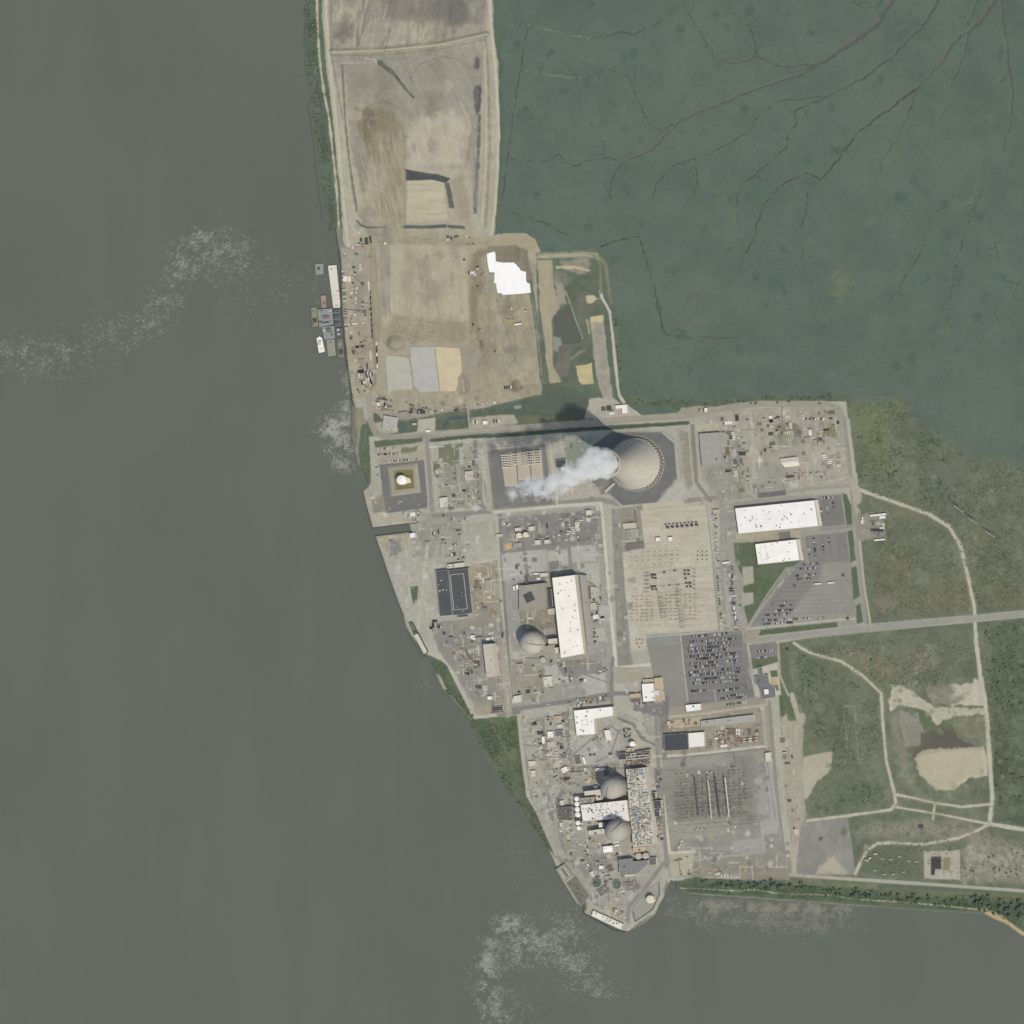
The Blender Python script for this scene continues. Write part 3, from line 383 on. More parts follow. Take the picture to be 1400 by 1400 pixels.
P([(1172,702),(1200,700),(1210,715),(1212,735),(1174,740)], (142,139,127), soft=2, rough=1.2, tex=(6,7,4)); P([(1160,650),(1176,665),(1180,700),(1170,702)], (172,163,146), soft=2.5, rough=1.4); P([(1172,690),(1190,680),(1190,700),(1178,705)], (86,100,78), soft=3, rough=2)
Ln([(1175,740),(1182,800),(1192,857)], 1.6, (182,170,148), soft=1.3); P([(1190,740),(1200,740),(1200,850),(1192,850)], (92,100,80), soft=4, rough=2, a=.7); P([(1195,820),(1215,815),(1218,840),(1200,842)], (130,120,108), soft=6, rough=4, a=.7)
# crowded lot
P([(884,876),(931,870),(935,905),(941,965),(900,972),(895,930)], (139,137,126), soft=1.4, tex=(2,2,3), cls='parking_lot'); P([(884,872),(930,868),(930,880),(886,884)], (142,144,136), soft=3); P([(931,869),(985,864),(1018,862),(1025,900),(1032,955),(1000,960),(941,964),(937,920)], (121,120,116), soft=1.4, tex=(3,3,3), streak=(-4,4), cls='parking_lot'); Ln([(931,868),(935,910),(941,958)], 1.8, (188,170,146), soft=1.2)
Ln([(1020,870),(1024,910),(1034,958)], 1.6, (184,178,160), soft=1.2); Ln([(1016,875),(1021,910),(1026,940)], 6, (130,128,120), soft=2); Ln([(977,944),(980,966)], 1.6, (178,170,150), soft=1.2); P([(1014,862),(1035,860),(1036,880),(1016,880)], (160,152,134), soft=2, rough=1); P([(1024,882),(1061,877),(1064,900),(1028,902)], (126,124,117), soft=1.4, cls='parking_lot')
P([(1027,900),(1063,897),(1066,912),(1050,910),(1030,918)], (76,95,70), soft=1.4, cls='grassland'); P([(1030,915),(1064,905),(1068,950),(1036,956)], (182,177,162), soft=1.3, cls='pavement'); P([(1053,917),(1063,916),(1064,925),(1055,926)], (74,94,68), soft=1.2); P([(1055,938),(1064,936),(1065,944),(1056,945)], (74,94,68), soft=1.2); P([(1054,927),(1063,927),(1063,936),(1055,936)], (192,158,132), soft=1.3); Ln([(1064,880),(1067,925),(1078,950)], 3.2, (168,160,142), soft=1.4, cls='path'); Ln([(1024,915),(1036,955)], 2.4, (180,174,156), soft=1.2)
P([(895,970),(940,964),(1045,952),(1050,965),(1060,1030),(1048,1025),(900,1040)], (158,149,131), soft=1.6, tex=(4,5,4)); Ln([(896,982),(960,976),(1050,963)], 3, (182,173,153), soft=1.6); Ln([(900,1035),(960,1030),(1046,1020)], 3.6, (194,187,170), soft=1.3, cls='path'); P([(905,985),(960,980),(960,992),(906,998)], (184,169,143), soft=2, rough=1); Ln([(1043,965),(1048,1022)], 3.6, (176,168,150), soft=1.3); Ln([(1052,960),(1062,1080),(1075,1190)], 4.5, (140,136,124), soft=1.4, cls='road'); Ln([(1060,960),(1070,1080),(1083,1190)], 1.4, (182,172,150), soft=1.3)
P([(963,1000),(1040,990),(1045,1018),(965,1024)], (152,143,125), soft=2, rough=1, tex=(6,8,4)); Ln([(905,998),(1035,987)], 2, (140,137,125), soft=1.4); P([(895,972),(915,970),(912,1040),(898,1040)], (136,134,124), soft=1.6)
# south switchyard
P([(901,1037),(1049,1024),(1062,1080),(1075,1195),(915,1200)], (147,143,131), soft=1.4, tex=(3,5,6)); P([(905,1040),(1046,1028),(1060,1150),(1045,1168),(917,1190)], (144,141,130), soft=3, rough=1.5, tex=(4,6,6), cls='gravel_yard'); P([(920,1055),(1030,1045),(1030,1120),(925,1128)], (132,129,117), soft=12, rough=6, tex=(4,6,5), streak=(-5,3)); P([(1000,1030),(1030,1028),(1030,1060),(1005,1070)], (132,130,120), soft=10, rough=5)
Ln([(903,1037),(908,1100),(916,1166),(950,1164)], 3.6, (196,190,174), soft=1.3, cls='path'); Ln([(950,1176),(990,1172),(1045,1165)], 4, (160,159,150), soft=1.3, cls='path'); Ln([(1041,1125),(1045,1165)], 3, (164,162,152), soft=1.3); P([(1046,1040),(1054,1040),(1066,1130),(1056,1140),(1050,1080)], (160,159,152), soft=1.5, tex=(3,4,3)); P([(1040,1122),(1062,1118),(1064,1138),(1042,1142)], (164,163,154), soft=1.5); P([(1038,1060),(1048,1055),(1054,1115),(1036,1115)], (152,149,138), soft=3, rough=2); P([(920,1125),(1010,1118),(1010,1140),(925,1148)], (152,148,134), soft=4, rough=2)
P([(1000,1150),(1042,1145),(1042,1163),(1002,1166)], (156,154,146), soft=2); P([(915,1168),(950,1166),(945,1195),(918,1200)], (178,168,146), soft=1.4, rough=.5, cls='pavement'); Ln([(928,1172),(930,1195)], .9, (120,114,102), soft=1); P([(948,1178),(1080,1162),(1084,1194),(948,1200)], (140,136,122), soft=2.5, rough=1, tex=(5,6,4)); P([(1012,1185),(1080,1185),(1083,1197),(1012,1196)], (146,138,122), soft=1.5, streak=(0,4)); Ln([(1012,1184),(1012,1210)], 1.2, (190,176,150), soft=1.1); Ln([(1012,1185),(1078,1186)], 1.4, (186,172,146), soft=1.2)
P([(922,1207),(935,1202),(950,1199),(1012,1204),(1014,1207),(1090,1208),(1200,1212),(1460,1225),(1460,1300),(1395,1278),(1365,1258),(1340,1249),(1162,1238),(1050,1229),(945,1222),(928,1218)], (68,90,68), soft=1.6, rough=1, tex=(5,7,4), cls='grassland'); P([(1130,1210),(1460,1224),(1460,1236),(1130,1220)], (90,102,74), soft=3, rough=1.5); Ln([(1080,1196),(1150,1201),(1260,1208),(1400,1218),(1460,1222)], 4.4, (172,166,148), soft=1.4, cls='road'); Ln([(928,1214),(960,1215),(1010,1218),(1030,1216),(1060,1221),(1140,1224),(1165,1229),(1230,1233),(1290,1238),(1345,1244)], 1.5, (186,170,140), soft=1.3, rough=.6); P([(1338,1243),(1352,1242),(1375,1254),(1390,1268),(1420,1285),(1395,1279),(1365,1260)], (192,160,128), soft=1.6, rough=.8); Ln([(930,1221),(1100,1233),(1200,1240)], 2.2, (130,134,118), soft=2, rough=1, a=.8)
P([(1126,1207),(1138,1206),(1136,1212),(1128,1213)], (170,158,134), soft=2, rough=1)
P([(1076,1197),(1200,1204),(1200,1215),(1076,1210)], (92,104,78), soft=2, rough=1, tex=(5,7,3), cls='grassland')
Ln([(1080,1196),(1150,1201),(1260,1208)], 4.4, (172,166,148), soft=1.4, cls='road')
P([(1012,1196),(1080,1196),(1080,1203),(1012,1203)], (140,132,114), soft=2, rough=1, cls='ground')
# Hope plant interior
P([(680,702),(818,692),(826,780),(838,900),(838,960),(702,968),(694,860)], (153,151,141), soft=2, tex=(4,5,4)); P([(682,708),(815,698),(820,742),(690,760)], (132,131,124), soft=3, rough=1.5, tex=(5,7,4)); Ln([(684,704),(686,760),(690,830),(697,900),(706,975)], 4.4, (126,124,117), soft=1.4, cls='road'); Ln([(680,710),(684,780),(690,860)], 2.4, (178,172,156), soft=1.3); Ln([(697,870),(700,920),(705,965)], 1.8, (178,172,156), soft=1.2); Ln([(690,757),(760,748),(822,740)], 4.6, (132,130,122), soft=1.4, cls='road'); Ln([(718,755),(722,790)], 3.6, (134,132,124), soft=1.3, cls='road'); Ln([(778,745),(782,785),(800,790)], 3.6, (134,132,124), soft=1.3, cls='road')
PAD = (170, 168, 157)
def pad(x, y, w, h, r=-4.5, c=PAD): P(R(x, y, w, h, r), c, soft=1.3, rough=.3, tex=(3,4,3), cls='pavement')
for a in ((702,774,30,38),(735,770,26,36),(763,763,28,20),(798,757,33,22),(805,785,30,30),(812,812,17,40),(818,868,20,18),(812,926,32,26),(815,945,30,20),(762,922,32,26),(848,943,14,22),(718,880,14,30),(706,900,10,20),(826,838,18,20)): pad(*a)
Ln([(800,792),(822,806)], 2, (128,127,118), soft=1.2); Ln([(797,921),(834,934)], 1.6, (126,124,116), soft=1.2); P([(750,768),(766,766),(768,776),(752,780)], (122,121,115), soft=1.2); P([(710,836),(760,832),(762,858),(714,862)], (148,142,122), soft=2, rough=1, tex=(5,7,4)); P([(716,784),(758,780),(760,796),(718,800)], (136,131,119), soft=2); P([(690,744),(700,742),(701,750),(691,752)], (196,164,126), soft=2); P([(735,722),(745,720),(746,730),(737,732)], (158,154,132), soft=2); P([(697,900),(726,905),(745,915),(745,955),(705,960)], (146,142,126), soft=2, rough=1, tex=(5,7,4))
P([(760,905),(800,900),(822,905),(825,920),(770,925)], (130,128,121), soft=1.6); Ln([(703,970),(780,958),(838,948),(890,948)], 6, (130,128,120), soft=1.5, cls='road'); Ln([(838,900),(836,950),(840,985)], 5, (130,128,120), soft=1.5, cls='road'); P([(838,912),(880,912),(882,930),(842,935)], (168,160,142), soft=1.5, rough=.6); P([(868,955),(916,950),(914,978),(882,984),(866,970)], (122,121,117), soft=1.5, cls='parking_lot')
# south plant interior
P([(712,985),(780,970),(900,978),(905,1040),(912,1180),(905,1205),(870,1240),(860,1270),(800,1245),(765,1180),(730,1100)], (161,157,145), soft=3, rough=1.2, tex=(6,7,5)); Ln([(775,975),(780,1040),(778,1060),(770,1080),(755,1110)], 6, (134,131,122), soft=2, cls='road'); Ln([(742,985),(748,1060),(752,1110),(775,1165)], 5, (134,131,121), soft=2); P([(790,1010),(815,1005),(845,990),(850,1040),(785,1048)], (168,166,155), soft=1.6, rough=.5, tex=(4,5,3), cls='pavement'); Ln([(780,1035),(812,1008),(835,992),(846,1000),(835,1032),(815,1042)], 2, (130,128,119), soft=1.2); P([(850,985),(875,985),(895,1018),(862,1024)], (178,172,152), soft=1.5, rough=.6, cls='pavement'); Ln([(846,982),(866,990),(878,1010),(895,1018)], 4, (128,127,118), soft=1.3, cls='road')
P([(855,973),(878,972),(882,990)], (176,171,154), soft=1.3); Ln([(897,980),(900,1040),(906,1100),(912,1185)], 5, (138,134,123), soft=1.5, cls='road'); Ln([(785,1050),(845,1045)], 4, (138,134,122), soft=1.5); P([(755,1120),(800,1145),(840,1170),(830,1190),(785,1185)], (150,147,134), soft=4, rough=2, tex=(6,7,4)); Ln([(764,1172),(790,1205),(818,1240)], 5, (140,138,128), soft=1.5, cls='road'); Ln([(908,1180),(885,1210),(860,1240),(858,1262)], 5.5, (136,134,126), soft=1.5, cls='road'); P([(885,1215),(902,1205),(904,1225),(892,1246),(868,1260),(862,1245)], (150,149,138), soft=1.4, cls='pavement')
Ln([(912,1206),(908,1228),(896,1250),(868,1268)], 4, (122,120,110), soft=2, rough=1, tex=(9,6,3)); P([(822,1160),(840,1190),(800,1200),(790,1185)], (138,136,126), soft=3, rough=2); P([(850,1205),(870,1202),(874,1216),(852,1218)], (130,128,124), soft=1.4); P([(775,1205),(790,1200),(806,1225),(796,1236)], (124,120,108), soft=1.6, rough=.8, tex=(9,8,3)); P([(802,1238),(812,1236),(860,1262),(855,1273),(798,1247)], (166,160,144), soft=1.3); P([(835,1235),(850,1238),(845,1255),(830,1248)], (172,158,136), soft=2, rough=1); P([(738,1040),(780,1040),(785,1075),(750,1085)], (158,152,136), soft=4, rough=2, tex=(8,8,4)); P([(894,1050),(906,1050),(910,1085),(898,1090)], (138,132,124), soft=2)
YL = ((196,190,174),(188,182,166),(206,200,186))
for poly, n in (([(684,704),(820,694),(838,955),(702,965)], 55), ([(714,988),(900,980),(905,1180),(860,1255),(770,1170)], 60), ([(515,736),(690,700),(690,840),(575,850)], 40), ([(592,850),(690,850),(700,970),(655,970)], 30), ([(985,568),(1150,560),(1160,655),(985,680)], 30), ([(592,604),(662,604),(668,698),(598,698)], 16)): Yard(poly, n, YL, a=(.5, 1), lines=1.0)
for k in range(13): y = 774 + k * 6.1; xl = max(1026, 1092 - (y - 770) * .8); Ln([(xl + 6, y + 2), (1162, y - 1.5)], .8, (160,158,146), soft=1.1, a=.55)
for k in range(9): y = 871 + k * 10.6; Ln([(936 + k * .9, y), (1017 + k * .9, y - 5.5)], .8, (150,148,138), soft=1.1, a=.6)
for k in range(4): Ln([(1107 + k * 11, 735 - k), (1110 + k * 11, 765)], .8, (156,153,142), soft=1.1, a=.5)
BC = ((138,132,118),(150,143,127),(186,176,154),(128,122,108),(170,161,141),(118,114,104))
for poly, n, an in (([(452,-50),(668,-50),(666,42),(600,56),(453,66)], 70, 100), ([(466,78),(660,66),(658,150),(640,230),(560,232),(500,160)], 90, 65), ([(478,120),(548,140),(555,310),(500,300),(480,200)], 50, 82), ([(640,350),(735,350),(738,540),(645,540)], 60, 80), ([(515,335),(640,335),(640,470),(522,465)], 34, 84), ([(480,300),(660,290),(660,336),(470,338)], 26, 4)):
    xs = [p[0] for p in poly]; ys = [p[1] for p in poly]
    for _ in range(n):
        x, y = random.uniform(min(xs), max(xs)), random.uniform(min(ys), max(ys))
        if sd_poly(poly, np.array([[x]]), np.array([[y]]))[0, 0] < -5: r_ = random.uniform(3, 12); Bl(x, y, r_, random.choice(BC), soft=r_ * 1.1, rough=r_ * .7, rs=7, ry=r_ * random.uniform(.5, 2), a=random.uniform(.15, .5), tex=(4, 6, 3), streak=(an + random.uniform(-25, 25), 5))
for cx_, cy_, r_ in ((520,165,16),(520,165,21),(524,160,26),(515,170,11),(600,110,40),(606,115,46),(590,105,34)): Ln([(cx_ + r_ * math.cos(t * .3), cy_ + r_ * .8 * math.sin(t * .3)) for t in range(9, 20)], 1.3, random.choice(((112,106,94),(176,167,146))), soft=1.8, rough=.8, a=.5)
YC = ((184,179,166),(134,131,122),(172,164,146),(112,110,104),(196,189,172),(146,142,132),(164,150,128),(120,118,110),(180,180,174))
for poly, n in (([(712,985),(780,970),(790,1010),(785,1080),(765,1110),(740,1110)], 90), ([(785,1008),(850,985),(852,1060),(790,1075)], 36), ([(740,1110),(800,1130),(850,1165),(885,1205),(860,1260),(805,1240)], 90), ([(680,702),(820,692),(826,760),(690,770)], 70), ([(700,770),(838,770),(838,960),(702,968)], 110), ([(596,850),(690,845),(700,970),(655,972),(610,900)], 80), ([(513,736),(590,700),(640,705),(645,770),(600,775),(575,840),(552,838)], 60), ([(590,602),(660,600),(670,700),(595,703)], 70), ([(640,770),(686,763),(690,845),(650,850)], 24), ([(836,696),(880,690),(862,890),(845,912)], 30), ([(860,910),(900,910),(912,980),(900,1035),(850,1000)], 30), ([(905,985),(1048,965),(1048,1022),(903,1036)], 50), ([(905,1040),(1046,1028),(1062,1150),(917,1190)], 70), ([(955,568),(1150,556),(1162,660),(985,685)], 130), ([(915,1165),(1080,1150),(1084,1196),(916,1200)], 36), ([(975,690),(1015,690),(1015,862),(985,862)], 50), ([(497,672),(584,690),(575,720),(560,745),(512,720)], 20), ([(760,592),(812,600),(830,690),(765,690)], 30)): Yard(poly, int(n * 1.5), YC, a=(.5, 1.))
Yard([(466,340),(508,340),(516,540),(482,545)], 70, ((150,143,128),(180,172,152),(134,128,114),(168,156,134)), rot=3); Yard([(508,535),(720,540),(640,562),(510,575)], 70, ((146,138,122),(182,172,150),(128,120,106),(160,146,124)))
for poly, n, an, ln, c, a in (([(452,-40),(668,-40),(666,42),(600,56),(453,66)], 90, 100, (8,36), (118,114,106), .5), ([(460,-40),(540,-40),(540,60),(460,62)], 30, 100, (8,30), (184,174,152), .5), ([(465,84),(660,66),(655,150),(560,170),(500,150)], 130, 60, (8,34), (140,134,122), .35), ([(560,150),(645,150),(640,230),(560,230)], 50, 78, (10,40), (168,160,142), .35), ([(490,150),(550,150),(555,310),(515,310)], 110, 82, (14,50), (136,122,104), .5), ([(490,200),(550,200),(555,310),(505,315)], 50, 80, (14,50), (184,172,150), .4), ([(558,245),(610,248),(612,304),(556,306)], 30, 1, (10,40), (170,160,138), .4), ([(518,335),(640,335),(640,450),(522,455)], 110, 84, (15,60), (164,154,132), .35), ([(640,350),(735,400),(740,540),(640,545)], 90, 78, (8,36), (146,134,114), .4), ([(520,435),(640,440),(640,470),(525,468)], 60, 5, (4,12), (146,134,112), .5), ([(480,320),(660,320),(660,336),(480,338)], 40, 4, (10,40), (150,138,118), .45), ([(740,360),(765,360),(760,520),(745,500)], 16, 86, (8,30), (158,144,122), .4), ([(1096,1124),(1158,1116),(1170,1196),(1088,1194)], 30, 80, (8,30), (126,124,118), .4), ([(1070,975),(1100,975),(1090,1196),(1074,1196)], 40, 86, (8,40), (158,150,132), .5), ([(648,120),(660,120),(655,300),(646,300)], 40, 88, (6,24), (118,116,110), .5)): Tr(poly, n, an, ln, c, a)
for i in range(160): Ln([(lambda x, y: (x, y))(x := rng.uniform(690, 1400), y := rng.uniform(10, 540)), (x + rng.uniform(-6, 6), y + rng.uniform(-4, 4)), (x + rng.uniform(-12, 12), y + rng.uniform(-8, 8))], .8, random.choice(((104,114,98),(82,96,86))), a=.45, raw=True) if sd_poly(((690,320),(740,345),(850,440),(860,560),(1400,560),(1400,0),(690,0)), np.array([[x]]), np.array([[y]]))[0, 0] < -4 else None
EC = ((162,154,132),(124,122,102),(100,108,84),(146,141,122),(84,98,74),(176,168,146))
for poly, n in (([(1215,925),(1350,920),(1352,1095),(1255,1098),(1215,985)], 150), ([(1310,1152),(1440,1160),(1440,1206),(1318,1203)], 110), ([(1165,1128),(1330,1120),(1350,1150),(1190,1160)], 60), ([(1100,885),(1290,870),(1290,930),(1165,905)], 70), ([(1085,900),(1200,950),(1222,1100),(1110,1115)], 70), ([(1180,690),(1330,740),(1330,836),(1192,850)], 80), ([(1165,556),(1290,600),(1400,660),(1400,830),(1345,830),(1300,715),(1180,660)], 110), ([(1358,855),(1440,850),(1440,1120),(1365,1115)], 80)):
    xs = [p[0] for p in poly]; ys = [p[1] for p in poly]
    for _ in range(n):
        x, y = random.uniform(min(xs), max(xs)), random.uniform(min(ys), max(ys))
        if sd_poly(poly, np.array([[x]]), np.array([[y]]))[0, 0] < -3 and not (1258 < x < 1342 and 1000 < y < 1072): Bl(x, y, random.uniform(1, 4), random.choice(EC[:4] if n > 105 and y > 900 else EC[1:5]), soft=4, rough=4, rs=5, ry=random.uniform(1, 4), a=random.uniform(.3, .75), tex=(7, 7, 2))
Tr([(868,757),(975,750),(982,855),(888,862),(866,820)], 110, -4, (8,44), (160,150,130), .45, w=(.6, 1.2), da=1.2, curve=0); Tr([(880,702),(964,694),(970,745),(884,750)], 40, -4, (8,30), (162,152,132), .4, w=(.6, 1.2), da=1.2, curve=0); Tr([(918,1050),(1036,1040),(1040,1135),(925,1145)], 90, -5, (8,50), (122,119,108), .4, w=(.6, 1.2), da=1.2, curve=0)
# ------------------------------------------------------------------ land meshes, one per kind of surface
sdl = sd_poly(SHORE, XS, YS) + 0.7 * fbm(XS, YS, 9, 77, 2) * ((YS < 345) | ((YS > 550) & (YS < 668)) | (YS > 905))
mudz = np.clip((sdl + 3.0) / 3.0, 0, 1); soft_shore = ((YS < 340) | ((YS > 900) & (YS < 1165) & (XS < 760)) | (XS > 925))
CAN = CAN * (1 - (mudz * .65 * soft_shore)[..., None]) + np.array((122, 120, 106), np.float32) * (mudz * .65 * soft_shore)[..., None]
ZH = np.where(sdl > -3.0, np.minimum(ZH, LAND * np.clip(-sdl / 2.2, -.4, 1) + 0.05), ZH)
lin = (s2l(np.clip(CAN, 0, 255)) / KCAL).clip(.004, .86).astype(np.float32)
def ground_mat(nm, rough, spec, sc, amp):
    m = bpy.data.materials.new(nm); m.use_nodes = True; N, L = m.node_tree.nodes, m.node_tree.links
    b = N['Principled BSDF']; b.inputs['Roughness'].default_value = rough; b.inputs['Specular IOR Level'].default_value = spec
    at = N.new('ShaderNodeAttribute'); at.attribute_name = 'surface'
    nz = N.new('ShaderNodeTexNoise'); nz.inputs['Scale'].default_value = sc; nz.inputs['Detail'].default_value = 4; nz.inputs['Roughness'].default_value = .7
    tc = N.new('ShaderNodeTexCoord'); L.new(tc.outputs['Object'], nz.inputs['Vector'])
    mr = N.new('ShaderNodeMapRange'); mr.inputs[1].default_value = .3; mr.inputs[2].default_value = .7; mr.inputs[3].default_value = 1 - amp; mr.inputs[4].default_value = 1 + amp; L.new(nz.outputs['Fac'], mr.inputs[0])
    mx = N.new('ShaderNodeMix'); mx.data_type = 'RGBA'; mx.blend_type = 'MULTIPLY'; mx.inputs[0].default_value = 1
    L.new(at.outputs['Color'], mx.inputs[6]); L.new(mr.outputs[0], mx.inputs[7]); L.new(mx.outputs[2], b.inputs['Base Color']); return m
GM = ground_mat('ground_surface', .95, .1, .35, .13); GG = ground_mat('grass_surface', .95, .05, .22, .08); GW = ground_mat('still_water', .6, .05, .05, .03); GP = ground_mat('paved_surface', .9, .15, .4, .07)
keep = (sdl[:-1, :-1] < .6) | (sdl[1:, 1:] < .6)
cc = CLS[:-1, :-1]
GL = {'marsh': 'flat green salt marsh cut by winding tidal creeks', 'creek': 'brown tidal creek winding through the green marsh', 'ground': 'pale trodden earth between the plant buildings', 'sandy_fill': 'bare tan dredged fill in the embanked basins', 'grassland': 'rough green grass and scrub ground', 'path': 'pale gravel tracks around and beyond the plant',
      'road': 'grey access roads serving the plant', 'parking_lot': 'grey asphalt of the car parks', 'pond': 'murky pond water', 'pavement': 'grey paved aprons and concrete pads', 'ditch': 'dark green drainage ditch beside the road', 'gravel_yard': 'gravel surface of the switchyards'}
for k, nm in enumerate(CLN):
    msk = keep & (cc == k)
    if not msk.any(): continue
    iy, ix = np.nonzero(msk)
    quads = np.stack([iy * Wd + ix, (iy + 1) * Wd + ix, (iy + 1) * Wd + ix + 1, iy * Wd + ix + 1], 1)
    ids, inv = np.unique(quads.ravel(), return_inverse=True)
    vy, vx = ids // Wd, ids % Wd
    co = np.stack([(XS[vy, vx] - 700) * S, (700 - YS[vy, vx]) * S, ZH[vy, vx]], 1).astype(np.float32)
    me = bpy.data.meshes.new(nm); me.vertices.add(len(ids)); me.vertices.foreach_set('co', co.ravel())
    nq = len(quads); me.loops.add(nq * 4); me.polygons.add(nq)
    me.loops.foreach_set('vertex_index', inv.astype(np.int32).ravel()); me.polygons.foreach_set('loop_start', np.arange(0, nq * 4, 4, dtype=np.int32)); me.polygons.foreach_set('loop_total', np.full(nq, 4, np.int32))
    me.polygons.foreach_set('use_smooth', np.ones(nq, bool))
    me.update(calc_edges=True)
    ca = me.color_attributes.new('surface', 'FLOAT_COLOR', 'POINT'); ca.data.foreach_set('color', np.concatenate([lin[vy, vx], np.ones((len(ids), 1), np.float32)], 1).ravel())
    me.materials.append(GG if nm in ('marsh', 'grassland', 'ditch') else GW if nm in ('creek', 'pond') else GP if nm in ('road', 'parking_lot', 'pavement') else GM)
    tag(link(bpy.data.objects.new(nm, me)), GL[nm], 'ground', kind='structure')
def gz(x, y):
    i = int(round(y)) - Y0; j = int(round(x)) - X0
    return float(ZH[i, j]) if 0 <= i < H and 0 <= j < Wd else LAND
# land beyond the frame, so the place goes on
b = MB(); b.prism(ccw([tuple(W(*p)[:2]) for p in ((1449,-1400),(3200,-1400),(3200,2600),(1700,2200),(1449,1298))]), -2, LAND - .05); tag(b.build('marsh_plain', mat('marsh_far', (86,104,88), amp=.14, scale=.01, spec=.05)), 'open marsh reaching away to the east', 'ground', kind='structure')
b = MB(); b.prism(ccw([tuple(W(*p)[:2]) for p in ((418,-1400),(1449,-1400),(1449,-49),(418,-49))]), -2, LAND - .05); tag(b.build('marsh_plain', mat('marsh_far', (86,104,88))), 'open marsh reaching away to the north', 'ground', kind='structure')
# ------------------------------------------------------------------ buildings
ORD = ['first', 'second', 'third', 'fourth', 'fifth', 'sixth', 'seventh', 'eighth', 'ninth', 'tenth', 'eleventh', 'twelfth', 'thirteenth', 'fourteenth', 'fifteenth', 'sixteenth', 'seventeenth', 'eighteenth', 'nineteenth', 'twentieth', '21st', '22nd', '23rd', '24th', '25th', '26th', '27th', '28th', '29th', '30th']
WHT = (238, 236, 229); WHM = mat('white_roof', WHT, amp=.085, scale=.035, seam=(22, 30, .86)); WHR = mat('white_roof_narrow', (236, 234, 226), amp=.05, scale=.1, seam=(9, 400, .88))
TANR = mat('tan_roof', (193, 167, 136), amp=.07, scale=.1, seam=(6, 60, .9)); GRYR = mat('grey_roof', (158, 157, 148), amp=.08, scale=.12, seam=(7, 200, .88)); DKR = mat('dark_roof', (78, 82, 84), amp=.16, scale=.12)
BEIR = mat('beige_roof', (192, 182, 164), amp=.07, scale=.1, seam=(5, 300, .93)); BRNR = mat('brown_roof', (120, 104, 92), amp=.12, scale=.1); CONR = mat('concrete_roof', (156, 151, 134), amp=.1, scale=.12); LTR = mat('light_roof', (205, 199, 184), amp=.07, scale=.1, seam=(12, 12, .93))
RUST = mat('rusty_steel', (132, 114, 104), amp=.25, scale=.4); DOORM = mat('door_panel', (96, 100, 104), amp=.05); BLUE = mat('blue_steel', (160, 174, 178), amp=.12, scale=.5); REDM = mat('red_paint', (150, 106, 98), amp=.15, scale=.5); ORNG_ = mat('orange_paint', (196, 140, 96), amp=.12)
def inset(pts, d):
    c = (sum(p[0] for p in pts) / len(pts), sum(p[1] for p in pts) / len(pts)); n = len(pts); out = []
    for i in range(n):
        p, a, e = Vector(pts[i]), Vector(pts[i - 1]), Vector(pts[(i + 1) % n])
        n1 = (p - a).normalized(); n2 = (e - p).normalized(); m1 = Vector((-n1.y, n1.x)); m2 = Vector((-n2.y, n2.x)); m = (m1 + m2)
        k = m.dot(m1); m = m / k if abs(k) > .2 else m; out.append(tuple(p + m * d))
    return out
